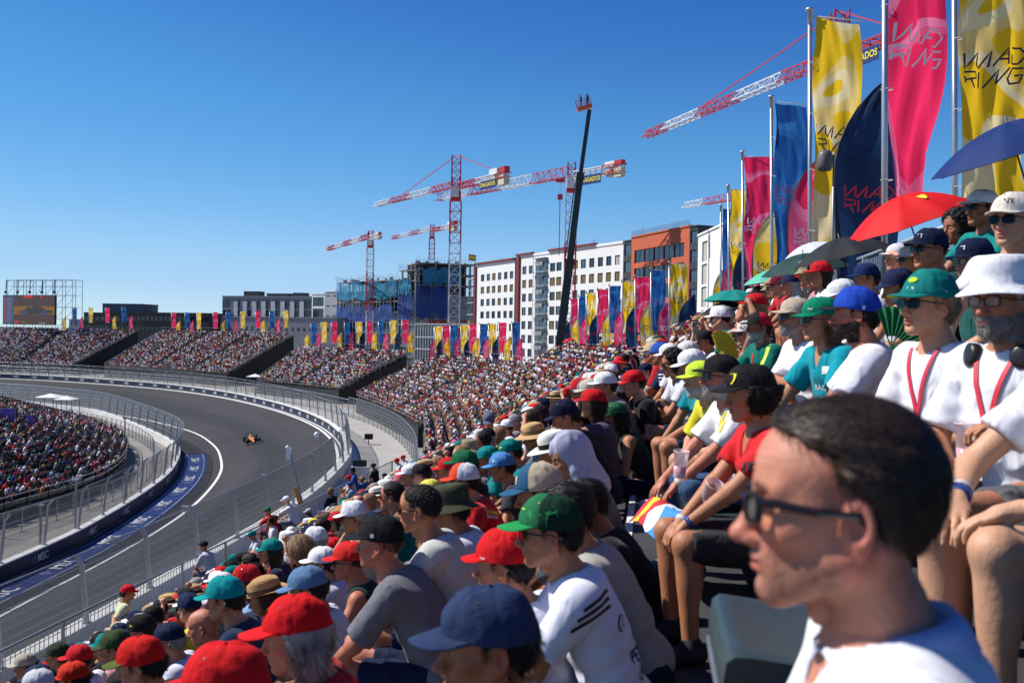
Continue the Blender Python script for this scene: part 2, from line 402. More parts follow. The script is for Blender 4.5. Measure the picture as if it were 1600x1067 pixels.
def wall_text(root, fp, loc, z0, h, txt_h, step, s0, s1, flip, outsign):
    mb = MB(); TV, TF = T_MSC
    s = s0
    while s < s1:
        c, d = along(fp, s); nr = np.array([d[1], -d[0]])*outsign
        ex = np.array([d[0], d[1], 0])*flip; ez = np.array([0, 0, 1.0]); o3 = np.array([nr[0], nr[1], 0])*.02
        base = np.array([c[0], c[1], z0+h*.48])+o3-loc
        mb.add([base+ex*(v[0]*txt_h*1.25)+ez*v[1]*txt_h*1.25 for v in TV], TF)
        burst(mb, base-ex*txt_h*1.95, ex, ez, txt_h*.62)
        s += step
    mb.build('lettering', M_white, root)
# outer wall with navy MSC panel facing the track
OW = offs(OUT, .25)
ow, fp, loc = barrier('outer_barrier', OW, ZO, 1.12, .75, +1, 'long concrete track wall with navy MSC panels on the outside of the bend', M_navy, 7, .5, 0, 0, +1)
SOW = float(np.sum(np.linalg.norm(np.diff(OW, axis=0), axis=1)))
wall_text(ow, fp, loc, ZO, 1.12, .52, 5.6, 4, SOW-4, -1, -1)
# inner wall: navy MSC panel towards the track, white concrete at its back
iw, fp2, loc2 = barrier('inner_barrier', offs(WI, -.02), -.02, 1.15, .55, -1, 'curved white concrete wall on the inside of the bend with navy MSC panels', M_navy, 8, .5, 0, 0, +1)
SIW = float(np.sum(np.linalg.norm(np.diff(WI, axis=0), axis=1)))
wall_text(iw, fp2, loc2, -.02, 1.15, .6, 8.5, 6, SIW-4, 1, 1)
# MSC painted on the blue apron, read along the track
def apron_text():
    mb = MB(); TV, TF = T_MSC
    mid = (WIs[idx]*.63+LI[idx]*.37); mid = mid+normals2(mid)[0]*.0
    S = float(np.sum(np.linalg.norm(np.diff(mid, axis=0), axis=1))); s = 5
    while s < S-3:
        c, d = along(mid, s); ex = np.array([d[0], d[1], 0]); ey = np.array([d[1], -d[0], 0])*-1
        base = np.array([c[0], c[1], .022])
        # lettering faces the drivers: letters run across, stretched along the track
        mb.add([base+ex*(v[0]*1.5)+ey*v[1]*1.35 for v in TV], TF)
        burst(mb, base-ex*2.7, ex, ey, .6)
        s += 7.8
    for off_ in (-.95, .95):
        c_ = mid+normals2(mid)[0]*off_
        for i in range(len(c_)-1): mb.add([(c_[i, 0]-.02, c_[i, 1], .018), (c_[i, 0]+.02, c_[i, 1], .018), (c_[i+1, 0]+.02, c_[i+1, 1], .018), (c_[i+1, 0]-.02, c_[i+1, 1], .018)], [(0, 1, 2, 3)])
    o = mb.build('apron_lettering', M_white); tag(o, kind='structure')
apron_text()

# ------------------------------------------------------------------ catch fences
M_wire = wire_mat('catch_mesh', 12, 12, .20, .20, rgb=(.20, .205, .21), diag=True, metal=.3)
M_wire_far = wire_mat('catch_mesh_far', 6, 6, .11, .11, diag=True)
M_wire_b = wire_mat('bar_mesh', 7, 1.1, .14, .04)
def fence(name, P, z0, h, step, label, lean=0.3, side=1, cables=7, wmat=None, post=.11, s0=0, s1=None, curl=.18, group=None, cab_r=.012):
    """posts bent over at the top, steel cables, wire mesh; lean/curl go to the left of the curve * side"""
    S = float(np.sum(np.linalg.norm(np.diff(P, axis=0), axis=1))); s1 = s1 or S
    n = max(2, int(round((s1-s0)/step))); ss = np.linspace(s0, s1, n+1)
    c0, _ = along(P, s0); root = empty(name, (float(c0[0]), float(c0[1]), z0)); tag(root, label, 'fence', group)
    loc = np.array([c0[0], c0[1], z0])
    prof = [(0, 0), (lean*.35, h*.35), (lean*.86, h*.86), (lean+curl, h)]
    def at(s):
        c, d = along(P, s); nr = np.array([-d[1], d[0]])*side
        return [np.array([c[0]+nr[0]*a, c[1]+nr[1]*a, z0+b]) for a, b in prof], d
    base = None
    for k, s in enumerate(ss[:100]):
        pts, d = at(s); pm = MB()
        for a, b in zip(pts[:-1], pts[1:]): pm.beam(a-pts[0], b-pts[0]+(b-a)*.02, post, post*1.3)
        pm.box((0, 0, .02), (.3, .3, .05))
        pm.build('post', M_galv, root, tuple(pts[0]-loc))
    cm = MB(); fine = np.linspace(s0, s1, max(n*3, 8)); cols = [at(s)[0] for s in fine]
    hh = [r[1] for r in prof]; aa = [r[0] for r in prof]
    def at_h(s, z):
        c, d = along(P, s); nr = np.array([-d[1], d[0]])*side; a = np.interp(z, hh, aa)
        return np.array([c[0]+nr[0]*a, c[1]+nr[1]*a, z0+z])
    for q in range(cables):
        z = h*(q+.6)/(cables)*1.0 if q < cables-1 else h
        pts = [at_h(s, z)-loc for s in fine]
        cm.tube(pts, cab_r*(1.6 if q == cables-1 else 1), 5)
    cm.build('cables', M_galv, root)
    V = []; uv = []; nn = len(prof); acc = np.r_[0, np.cumsum([math.dist(prof[i], prof[i+1]) for i in range(nn-1)])]
    for i, c in enumerate(cols):
        for j in range(nn): V.append(c[j]-loc); uv.append((fine[i], acc[j]))
    Fq = np.array([(i*nn+j, (i+1)*nn+j, (i+1)*nn+j+1, i*nn+j+1) for i in range(len(cols)-1) for j in range(nn-1)])
    link('wire_mesh', new_mesh('wire_mesh', V, Fq, [wmat or M_wire], smooth=True, uv=np.array(uv)[Fq.ravel()]), root)
    return root
PF = offs(OUT, .85)
SPF = float(np.sum(np.linalg.norm(np.diff(PF, axis=0), axis=1)))
# where the near part ends (about y = 100)
Scum = np.r_[0, np.cumsum(np.linalg.norm(np.diff(PF, axis=0), axis=1))]
s_mid = float(np.interp(112, PF[:, 1], Scum))
fence('catch_fence', PF, ZO+1.12, 2.75, 5.7, 'near stretch of tall catch fence with leaning steel posts above the outer track wall', s0=0, s1=s_mid, side=1, post=.14, cables=8, cab_r=.017)
fence('catch_fence', PF, ZO+1.12, 2.75, 5.7, 'far stretch of tall catch fence curving away along the outer track wall', s0=s_mid+.3, s1=SPF, side=1, cables=6, wmat=M_wire_far, cab_r=.018)
PFi = offs(WI, -.3)
Sc2 = np.r_[0, np.cumsum(np.linalg.norm(np.diff(PFi, axis=0), axis=1))]
s_tip = float(np.interp(126, PFi[:, 1], Sc2))
fence('catch_fence', PFi, 1.13, 3.1, 5.6, 'catch fence on the inner wall running up to the tip of the bend', s0=0, s1=s_tip, side=-1, cables=6, curl=.3)
fence('catch_fence', PFi, 1.13, 3.1, 5.6, 'catch fence with hooked silver posts behind the infield grandstand', s0=s_tip+.3, s1=float(Sc2[-1]), side=-1, cables=6, wmat=M_wire_far, cab_r=.02)

# ------------------------------------------------------------------ grandstands: a sloping patch between a front and a back line
def patch(front, back, n):
    Fp = resample(front, n=n); Bp = resample(back, n=n); return Fp, Bp
def stand(name, label, front, back, zf, zb, rows, seg=24, base=ZO, skirt=None, cat='grandstand', deckm=None):
    """zf/zb: floor height of the lowest / highest row. front = trackside"""
    root = empty(name, (float(front[0][0]), float(front[0][1]), base)); tag(root, label, cat)
    loc = np.array([front[0][0], front[0][1], base])
    Fp, Bp = patch(front, back, seg)
    V = []; Fs = []
    levels = []
    for j in range(rows):
        z = zf+(zb-zf)*j/(rows-1); levels += [(j/rows, z), ((j+1)/rows, z)]
    m = len(levels)
    for i in range(seg):
        for f, z in levels: V.append((Fp[i, 0]*(1-f)+Bp[i, 0]*f, Fp[i, 1]*(1-f)+Bp[i, 1]*f, z))
    Fq = np.array([(i*m+j, (i+1)*m+j, (i+1)*m+j+1, i*m+j+1) for i in range(seg-1) for j in range(m-1)])
    link('deck', new_mesh('deck', np.array(V)-loc, Fq, [deckm or M_deck]), root)
    # benches
    V = []; Fs = []
    for j in range(rows):
        f0 = (j+.45)/rows; f1 = (j+.85)/rows; z = zf+(zb-zf)*j/(rows-1)
        for i in range(seg):
            a = Fp[i]*(1-f0)+Bp[i]*f0; b = Fp[i]*(1-f1)+Bp[i]*f1; q = (j*seg+i)*4
            V += [(a[0], a[1], z+.02), (a[0], a[1], z+.40), (b[0], b[1], z+.40), (b[0], b[1], z+.02)]
            if i < seg-1: Fs += [(q+k, q+4+k, q+4+k+1, q+k+1) for k in range(3)]
    link('benches', new_mesh('benches', np.array(V)-loc, Fs, [M_seat]), root)
    # skirt: dark cloth under the front, ends and back
    mb = MB()
    ring = list(Fp)+list(Bp[::-1]); zz = [zf]*seg+[zb]*seg
    for i in range(len(ring)):
        j = (i+1) % len(ring)
        mb.add([(*ring[i], base-1), (*ring[j], base-1), (*ring[j], zz[j]-.05), (*ring[i], zz[i]-.05)], [(0, 1, 2, 3)])
    s = mb; s.v = [tuple(np.array(v)-loc) for v in s.v]; s.build('skirt', M_dark, root)
    # rails: front, back, both ends
    rm = MB()
    def rail(pa, pb, za, zb_, nb, h=1.05):
        for k in range(nb+1):
            f = k/nb; p = np.array([pa[0]*(1-f)+pb[0]*f, pa[1]*(1-f)+pb[1]*f, za*(1-f)+zb_*f])
            rm.beam(p-loc, p+(0, 0, h)-loc, .06)
        for hh in (h, h*.55):
            rm.beam(np.array([*pa, za+hh])-loc, np.array([*pb, zb_+hh])-loc, .055)
    for i in range(seg-1):
        rail(Fp[i], Fp[i+1], zf, zf, 1)
        rail(Bp[i], Bp[i+1], zb, zb, 1, 1.9)
    rail(Fp[0], Bp[0], zf, zb, 12); rail(Fp[-1], Bp[-1], zf, zb, 12)
    rm.build('railing', M_steel, root)
    return root, Fp, Bp
EYE = 1.18                           # eye height of a seated spectator above the floor
dv = np.array([.139, .990]); nv = np.array([.990, -.139])
def ST(s, t): return tuple(dv*s+nv*t)
CROWD = []                            # (front, back, zf, zb, rows, lod, density, centre aisles)
def blk(name, label, f, b, zef, zeb, rows, lod, aisles, base=ZO, fill=.94, seg=24):
    r, Fp, Bp = stand(name, label, f, b, zef-EYE, zeb-EYE, rows, base=base, seg=seg)
    CROWD.append((Fp, Bp, zef-EYE, zeb-EYE, rows, lod, aisles, fill)); return r
EF = [(-5.4, 56), (-5.7, 66), (-6.9, 80), (-8.6, 98)]; EB = [(10.4, 60), (10.9, 72), (10.6, 88), (9.2, 104), (7.3, 119)]
blk('grandstand', 'big packed grandstand block just beyond the near stand, banners along its back', EF, EB, 8.2, 15.3, 20, 1, (.33, .66))
DF = [(-10.4, 112), (-13.0, 122), (-17.5, 137), (-24.6, 158)]; DB = [(2.0, 121), (-.5, 134), (-6, 150), (-12.9, 166)]
blk('grandstand', 'packed grandstand block behind the curved service road fence, below the glazed podium', DF, DB, 6.4, 12.3, 16, 1, (.4, .75))
CF = [(-30.5, 176), (-40, 187), (-51, 199)]; CB = [(-19.8, 188), (-33, 203), (-46.5, 219)]
blk('grandstand', 'packed grandstand block in front of the building shell with blue netting', CF, CB, 6.4, 12.4, 15, 2, (.5,))
BF = [(-64, 224), (-84, 240), (-104, 254)]; BB = [(-53.5, 244), (-76, 262), (-98, 278)]
blk('grandstand', 'wide packed grandstand block below the hotel with balconies', BF, BB, 6.6, 15.2, 20, 2, (.3, .62))
AF = [(-116, 262), (-140, 272), (-180, 282)]; AB = [(-109, 290), (-150, 300), (-196, 310)]
blk('grandstand', 'farthest packed grandstand block below the big screen', AF, AB, 6.2, 15.2, 22, 2, (.28, .55))
# infield stand
NF = [(-42.5, 58), (-40.4, 78), (-39.2, 91), (-40.6, 103), (-45, 117), (-50.5, 130), (-61, 147), (-77, 166)]
NB = [(-64, 52), (-62, 74), (-61, 86), (-61, 94), (-64, 104), (-68, 114), (-76, 128), (-92, 150)]
blk('grandstand', 'infield grandstand packed with spectators seen from behind, inside the bend', NF, NB, 2.3, 8.2, 22, 2, (.3, .6), base=0, fill=.9, seg=40)

# infield stand: sloping end wall cloth and a fence before it
fence('railing_fence', offs(resample(NF, n=80), 3.0), 0.01, 1.9, 2.4, 'low grey mesh fence along the infield road in front of the infield stand', lean=0, curl=0, cables=3, wmat=M_wire_b, post=.06)
# second fence: along the fronts of the outer stands, on the service road
SF = resample([(-3.8, 46), (-4.9, 56), (-6.2, 68), (-7.8, 84), (-9.4, 98), (-11.9, 112), (-15.1, 125), (-20.5, 141), (-28.5, 158), (-38, 174), (-50, 190), (-66, 208), (-84, 223), (-105, 238), (-130, 248), (-170, 258)], n=160)
S3 = np.r_[0, np.cumsum(np.linalg.norm(np.diff(SF, axis=0), axis=1))]
sA = float(np.interp(150, SF[:, 1], S3))
fence('railing_fence', SF, ZO, 3.0, 2.9, 'curved grey barred fence beside the pale service road', lean=0, curl=0, cables=7, wmat=M_wire_b, post=.07, s0=0, s1=sA, cab_r=.022)
fence('railing_fence', SF, ZO, 2.6, 3.0, 'grey barred fence in front of the farther grandstands', lean=0, curl=0, cables=5, wmat=M_wire_b, post=.07, s0=sA+.2, s1=float(S3[-1]), cab_r=.03)
# ------------------------------------------------------------------ the near stand the photographer stands in
S0, S1 = -4.0, 39.0
nf = [ST(S0, -8.95), ST(S1*.5, -8.95), ST(S1, -8.95)]; nb = [ST(S0, 3.05), ST(S1*.5, 3.05), ST(S1, 3.05)]
def near_stand():
    root = empty('grandstand', (*nf[0], ZO)); tag(root, 'steep near grandstand of steel decks where the closest spectators sit', 'grandstand')
    loc = np.array([*nf[0], ZO])
    mb = MB(); bm = MB()
    d3 = np.array([*dv, 0]); n3 = np.array([*nv, 0]); z3 = np.array([0, 0, 1.0])
    for k in range(-3, 12):
        t = .25-.8*k; fl = 14.62-.44*k
        c = np.array([*ST((S0+S1)/2, t), fl-.03])
        mb.box(c-loc, (.80, S1-S0, .06), ax=(n3, d3, z3))
        mb.box(np.array([*ST((S0+S1)/2, t+.40-.012), fl+.20])-loc, (.02, S1-S0, .44), ax=(n3, d3, z3), mi=1)
        mb.box(np.array([*ST((S0+S1)/2, t-.385), fl+.003])-loc, (.05, S1-S0, .012), ax=(n3, d3, z3), mi=2)
        if k not in (0,): bm.box(np.array([*ST((S0+S1)/2, t+.12), fl+.39])-loc, (.30, S1-S0, .04), ax=(n3, d3, z3))
        else: bm.box(np.array([*ST(4.6+(S1-4.6)/2, t+.12), fl+.39])-loc, (.30, S1-4.6, .04), ax=(n3, d3, z3))
    mb.box(np.array([*ST((S0+S1+3)/2, -10.0), 9.3-.03])-loc, (2.1, S1-S0+3, .06), ax=(n3, d3, z3))
    mb.build('deck', [M_deck, M_dark, M_concw], root)
    bm.build('benches', M_seat, root)
    sk = MB()
    P = [ST(S0, -11.1), ST(S1+3, -11.1), ST(S1+3, -8.9), ST(S1, -8.9), ST(S1, 3.05)]; Z = [9.2, 9.2, 9.2, 9.2, 15.8]
    for i in range(4):
        a, b = P[i], P[i+1]
        sk.add([np.array([*a, 1.9])-loc, np.array([*b, 1.9])-loc, np.array([*b, Z[i+1]])-loc, np.array([*a, Z[i]])-loc], [(0, 1, 2, 3)])
    sk.build('skirt', M_dark, root)
    return root
near_stand()
def railing(name, label, P, h, post_step, bal=0, r=.024, mid=(.5,), m=None, panel=True):
    """P: polyline of foot points (x, y, z)"""
    P = [np.asarray(p, float) for p in P]; root = empty(name, tuple(P[0])); tag(root, label, 'railing')
    loc = P[0]; rm = MB(); bm = MB(); up = np.array([0, 0, 1.0])
    rm.tube([p+up*h-loc for p in P], r, 8)
    for f in mid: rm.tube([p+up*h*f-loc for p in P], r*.8, 6)
    for a, b in zip(P[:-1], P[1:]):
        L = np.linalg.norm(b-a); n = max(1, round(L/post_step))
        for k in range(n+1):
            q = a+(b-a)*k/n; rm.beam(q-loc, q+up*h-loc, r*2)
        if bal:
            nb_ = max(1, round(L/bal))
            for k in range(nb_+1):
                q = a+(b-a)*k/nb_; bm.beam(q+up*.12-loc, q+up*h*.96-loc, .012)
    rm.build('rails', m or M_galv, root)
    if bal: bm.build('balusters', m or M_galv, root)
    return root
railing('hand_railing', 'long steel hand rail between the lowest seats and the front walkway', [(*ST(3, -8.72), 9.34), (*ST(S1+.6, -8.72), 9.34)], 1.68, 2.4, bal=0, r=.034, mid=())
railing('hand_railing', 'barred steel railing along the outer edge of the front walkway', [(*ST(3, -11.05), 9.3), (*ST(S1+3, -11.05), 9.3)], 1.05, 2.4, bal=.14, r=.026, mid=(.12,))
slope = .55
railing('hand_railing', 'sloping twin steel rail climbing the far end of the near stand', [(*ST(S1+.05, -9.2), 9.36), (*ST(S1+.05, 3.0), 9.36+12.2*slope-.2)], 1.12, 1.6, bal=.16, r=.03, mid=(.86, .12))
railing('hand_railing', 'sloping steel rail on the far side of the gangway beyond the near stand', [(*ST(S1+1.6, -9.2), 9.3), (*ST(S1+1.6, 3.0), 9.3+12.2*slope-.2)], 1.05, 1.6, bal=0, r=.028, mid=(.5,))
railing('hand_railing', 'thick grey top railing with white bars behind the upper seats under the banners', [(*ST(3.5, 3.12), 15.98), (*ST(S1+.3, 3.12), 15.98)], 1.24, 2.0, bal=.11, r=.032, mid=(.12,))
# ================================================================== buildings
M_bwhite = mat('render_white', (.70, .70, .69), .8, var=.05, scale=.3)
M_bgrey = mat('render_grey', (.26, .27, .29), .8, var=.08, scale=.3)
M_bdark = mat('cladding_dark', (.035, .037, .042), .6, var=.2, scale=.4)
M_glass = mat('window_glass', (.012, .022, .045), .08, 0, var=.5, scale=.5, spec=.8)
M_glassb = mat('tinted_glass', (.05, .085, .13), .12, 0, var=.35, scale=.4, spec=.8)
M_blind = mat('window_blind', (.16, .11, .045), .6, var=.3, scale=.7)
M_dred = mat('dark_red_trim', (.17, .018, .014), .6, var=.1, scale=.5)
M_orange = mat('terracotta_cladding', (.46, .095, .035), .7, var=.07, scale=.5)
M_slab = mat('slab_concrete', (.24, .24, .23), .85, var=.15, scale=.5)
M_mull = mat('pale_mullion', (.36, .38, .39), .6, var=.08, scale=1)
def net_mat(name, rgb, dens):
    m, t, b = _nodes(name); b.inputs['Base Color'].default_value = (*rgb, 1); b.inputs['Roughness'].default_value = .8
    tc = t.nodes.new('ShaderNodeTexCoord'); n = t.nodes.new('ShaderNodeTexNoise'); n.inputs['Scale'].default_value = .25; n.inputs['Detail'].default_value = 5
    t.links.new(tc.outputs['Object'], n.inputs[0]); r = t.nodes.new('ShaderNodeMapRange'); r.inputs[1].default_value = .35; r.inputs[2].default_value = .65
    r.inputs[3].default_value = dens-.3; r.inputs[4].default_value = min(1, dens+.25); t.links.new(n.outputs[0], r.inputs[0]); t.links.new(r.outputs[0], b.inputs['Alpha']); return m
M_net1 = net_mat('turquoise_netting', (.012, .17, .30), .75); M_net2 = net_mat('blue_netting', (.008, .045, .22), .7)

def on_line(px, A, B, y=500):
    """distance along AB (2-D) where the sight line through pixel column px meets it"""
    d = ray(px, y); a = np.array([A[0], A[1]]); b = np.array([B[0], B[1]]); e = (b-a); L = np.linalg.norm(e); e = e/L
    M = np.array([[d[0], -e[0]], [d[1], -e[1]]]); r = np.linalg.solve(M, a-CAM[:2]); return r[1]
def facade_wall(mb, A, B, z0, z1, rects, mi=0, depth=.3, off=0.0):
    """front wall from A to B with real openings; rects = (u0, u1, z0, z1)"""
    a = np.array([A[0], A[1]], float); b = np.array([B[0], B[1]], float); L = np.linalg.norm(b-a); d = (b-a)/L; n = np.array([d[1], -d[0]])
    us = sorted(set([0, L]+[r[0] for r in rects]+[r[1] for r in rects])); zs = sorted(set([z0, z1]+[r[2] for r in rects]+[r[3] for r in rects]))
    P = lambda u, z, o=0: (a[0]+d[0]*u+n[0]*(off-o), a[1]+d[1]*u+n[1]*(off-o), z)
    for i in range(len(us)-1):
        for j in range(len(zs)-1):
            cu, cz = (us[i]+us[i+1])/2, (zs[j]+zs[j+1])/2
            if any(r[0] < cu < r[1] and r[2] < cz < r[3] for r in rects): continue
            mb.add([P(us[i], zs[j]), P(us[i+1], zs[j]), P(us[i+1], zs[j+1]), P(us[i], zs[j+1])], [(0, 1, 2, 3)], mi)
    for u0, u1, w0, w1 in rects:
        c = [(u0, w0), (u1, w0), (u1, w1), (u0, w1)]
        for k in range(4):
            p, q = c[k], c[(k+1) % 4]; mb.add([P(*p), P(*q), P(*q, depth), P(*p, depth)], [(0, 1, 2, 3)], mi)
    return a, d, n
def win_part(name, w, h, gm, fm, muntin=0, parent=None, at=None, ax=None):
    """glass pane with a frame round it, origin at its lower left corner, x along the wall, z up"""
    key = ('win', round(w, 2), round(h, 2), gm.name, fm.name, muntin)
    if key not in _mats:
        mb = MB(); mb.add([(0, 0, 0), (w, 0, 0), (w, 0, h), (0, 0, h)], [(0, 1, 2, 3)], 0)
        f = .06
        for c, s in (((w/2, -.03, f/2), (w, .06, f)), ((w/2, -.03, h-f/2), (w, .06, f)), ((f/2, -.03, h/2), (f, .06, h-2*f)), ((w-f/2, -.03, h/2), (f, .06, h-2*f))): mb.box(c, s, mi=1)
        for k in range(muntin): mb.box((w*(k+1)/(muntin+1), -.025, h/2), (.05, .05, h-2*f), mi=1)
        _mats[key] = new_mesh(name, mb.v, mb.f, [gm, fm], mb.m)
    o = link(name, _mats[key], parent); o.location = at; o.rotation_euler = (0, 0, ax); return o
def building(label, A, B, z0, z1, depth, rects, wallm, glass, cat='building', name='building', muntin=1, roof=None, parapet=.5, gfun=None, frame=None):
    root = empty(name, (A[0], A[1], z0)); tag(root, label, cat); loc = np.array([A[0], A[1], z0])
    mb = MB(); a, d, n = facade_wall(mb, A, B, z0, z1, rects)
    L = np.linalg.norm(np.array(B[:2])-np.array(A[:2])); b = a+d*L
    P = [a, b, b-n*depth, a-n*depth]
    for i in (1, 2, 3):
        p, q = P[i], P[(i+1) % 4]; mb.add([(*p, z0), (*q, z0), (*q, z1), (*p, z1)], [(0, 1, 2, 3)])
    mb.v = [tuple(np.array(v)-loc) for v in mb.v]
    mb.build('wall', wallm, root)
    rb = MB(); rb.add([(*p, z1-.25) for p in P], [(0, 1, 2, 3)]); 
    for i in range(4):
        p, q = P[i], P[(i+1) % 4]; rb.beam((*p, z1+parapet/2-.04), (*q, z1+parapet/2-.04), .35, parapet)
    rb.v = [tuple(np.array(v)-loc) for v in rb.v]; rb.build('roof', roof or wallm, root)
    ang = math.atan2(d[1], d[0])
    for k, (u0, u1, w0, w1) in enumerate(rects[:100]):
        p = a+d*u0-n*.2; g = gfun(k, u0, w0) if gfun else glass
        win_part('window', u1-u0, w1-w0, g, frame or M_bdark, muntin, root, (p[0]-loc[0], p[1]-loc[1], w0-loc[2]), ang)
    return root, a, d, n, L
# ---- white apartment block, two wings, and its terracotta neighbour
WA = W(742, 500, 248); WB = W(972, 500, 185)
def cols(pxs, wpx, A, B):
    r = []
    for p in pxs: r.append((on_line(p-wpx/2, A, B), on_line(p+wpx/2, A, B)))
    return r
sub = lambda u: np.array([WA[0], WA[1]])+(np.array([WB[0], WB[1]])-np.array([WA[0], WA[1]]))/np.linalg.norm((WB-WA)[:2])*u
u803, u811, u856 = [on_line(p, WA, WB) for p in (803, 812, 857)]
uend = on_line(972, WA, WB)
rr = random.Random(3)
M_curt = mat('curtain', (.40, .40, .38), .8, var=.2)
pick = lambda k, u, w: M_blind if (26.5 > w > 24.2 or rr.random() < .12) else M_curt if rr.random() < .06 else M_glassb if rr.random() < .3 else M_glass
r1 = [(u0, u1, 28.45-3.02*k, 30.15-3.02*k) for k in range(8) for u0, u1 in cols((753, 762, 770.5, 779.5, 789, 798), 5.4, WA, WB)]
bA, a_, d_, n_, L_ = building('white apartment block with dark square windows and a thin red roof edge', sub(.8), sub(u803), 0, 32.2, 16, [(a-.8, b-.8, c, d) for a, b, c, d in r1], M_bwhite, M_glass, gfun=pick)
def trim(parent_loc, name, A, B, z0, z1, w, m, parent, off=.12):
    mb = MB(); a = np.array(A); b = np.array(B); d = (b-a)/np.linalg.norm(b-a); n = np.array([d[1], -d[0]])
    c = (a+b)/2+n*off; mb.box((c[0]-parent_loc[0], c[1]-parent_loc[1], (z0+z1)/2-parent_loc[2]), (np.linalg.norm(b-a), w, z1-z0), rz=math.atan2(d[1], d[0])); return mb.build(name, m, parent)
lA = bA.location
trim(lA, 'corner_pier', sub(-.1), sub(.79), 0, 32.3, .9, M_dred, bA, 0)
trim(lA, 'roof_edge', sub(-.1), sub(u803), 32.72, 33.1, .9, M_dred, bA)
u2 = on_line(804.5, WA, WB)
r2 = [(a-u811-.01, b-u811-.01, 29.1-3.06*k, 30.9-3.06*k) for k in range(8) for a, b in cols((818, 828), 6.2, WA, WB)+cols((862, 872, 884, 897.5, 910, 923, 936.5, 949.5, 963), 8.2, WA, WB)]
r2s = []
us0, us1 = on_line(836, WA, WB)-u811, on_line(855, WA, WB)-u811
bB, a2, d2, n2, L2 = building('long white apartment wing with a glazed stair shaft beside a lattice crane mast', sub(u811+.01), sub(uend), 0, 33.0, 16, r2, M_bwhite, M_glass, gfun=pick)
lB = bB.location
trim(lB, 'dark_recess', sub(u803+.05), sub(u2+1.2), 0, 32.4, .5, M_bdark, bB, -.3)
trim(lB, 'corner_pier', sub(u2+1.25), sub(u811-.02), 0, 33.3, .9, M_dred, bB, 0)
trim(lB, 'roof_edge', sub(u2+1.0), sub(on_line(832, WA, WB)), 33.42, 33.8, .9, M_dred, bB)
trim(lB, 'roof_edge', sub(u856), sub(on_line(930, WA, WB)), 33.42, 33.8, .9, M_dred, bB)
mb = MB(); ang = math.atan2(d_[1], d_[0])
for k in range(11):
    z = 2+3.02*k; c = sub(u811+(us0+us1)/2)
    mb.box((c[0]-lB[0]+n_[0]*.5, c[1]-lB[1]+n_[1]*.5, z), (us1-us0, .9, .16), rz=ang, mi=0)
    mb.box((c[0]-lB[0]+n_[0]*.12, c[1]-lB[1]+n_[1]*.12, z-1.5), (us1-us0-.3, .16, 2.5), rz=ang, mi=1)
    for q in range(4):
        cc = sub(u811+us0+(us1-us0)*(q+.5)/4); mb.box((cc[0]-lB[0]+n_[0]*1.0, cc[1]-lB[1]+n_[1]*1.0, z-1.5), (.07, .07, 3.0), rz=ang, mi=2)
    mb.box((c[0]-lB[0]+n_[0]*1.06, c[1]-lB[1]+n_[1]*1.06, z-.9), (us1-us0, .05, .06), rz=ang, mi=2)
    mb.box((c[0]-lB[0]+n_[0]*.7, c[1]-lB[1]+n_[1]*.7, z-1.2+(k % 2)*.1), ((us1-us0)*.4, .3, .8), rz=ang+.3, mi=(0 if k % 3 else 1))
mb.build('stair_shaft', [M_mull, M_glassb, M_steel], bB)
# roof kit
for (L0, root) in ((lA, bA), (lB, bB)):
    for q in range(3):
        mb = MB(); x, y = (sub(6+q*9) if root is bA else sub(u811+8+q*18)); x -= L0[0]+n_[0]*4; y -= L0[1]+n_[1]*4
        zt = 32.2 if root is bA else 33.0
        mb.beam((x, y, zt), (x, y, zt+2.2+q*.5), .07); mb.beam((x-.8, y, zt+2), (x+.8, y, zt+2), .05); mb.beam((x-.5, y, zt+1.6), (x+.5, y, zt+1.6), .05)
        mb.build('aerial', M_steel, root)
# terracotta block
OA = W(984.5, 500, 181); OB = W(1075, 500, 160)
ro = []
for k in range(7):
    z1_ = 31.2-3.15*k-(.1*k); L = np.linalg.norm((OB-OA)[:2])
    ro += [(L*(.06+.172*q)+.03, L*(.06+.172*(q+1))-.03, z1_-2.3, z1_) for q in range(5)]
bO, ao, do, no, LO_ = building('terracotta orange block with long ribbon windows beside the white apartment wing', OA, OB, 0, 33.6, 18, ro, M_orange, M_glass, muntin=1, parapet=.25)
mb = MB(); lO = bO.location
for k in range(60):
    f = k/59; p = OA+(OB-OA)*f; mb.beam((p[0]-lO[0], p[1]-lO[1], 33.8), (p[0]-lO[0], p[1]-lO[1], 34.7), .045)
for h in (34.25, 34.7): mb.beam((0, 0, h), (OB[0]-OA[0], OB[1]-OA[1], h), .045)
mb.build('roof_railing', M_steel, bO)
for j, (p0, p1, Y0, Y1, m1, lab, zt, st) in enumerate(((973, 984, 184.6, 181.6, M_bdark, 'narrow dark glazed link between the white wing and the terracotta block', 33.2, 1), (1075.5, 1088, 159.4, 157.5, M_bdark, 'narrow dark glazed slot at the near side of the terracotta block', 33.4, 1))):
    A_, B_ = W(p0, 500, Y0), W(p1, 500, Y1); L = np.linalg.norm((B_-A_)[:2])
    building(lab, A_, B_, 0, zt, 12, [(L*.08, L*.92, zt-2.6-3.1*k, zt-.6-3.1*k) for k in range(8)], m1, M_glassb, muntin=1, parapet=.2)
NA_, NB_ = W(1088.5, 500, 154), W(1134, 500, 135); L = np.linalg.norm((NB_-NA_)[:2])
u1 = on_line(1095, NA_, NB_); u2_ = on_line(1103, NA_, NB_)
bN, *_r = building('plain white unfinished building with a beige recess, right of the terracotta block', NA_, NB_, 0, 31.4, 16, [(u1, u2_, 27.2-3.4*k, 30.2-3.4*k) for k in range(7)], M_bwhite, mat('beige_board', (.42, .39, .33), .8, var=.1), parapet=.3, muntin=0)
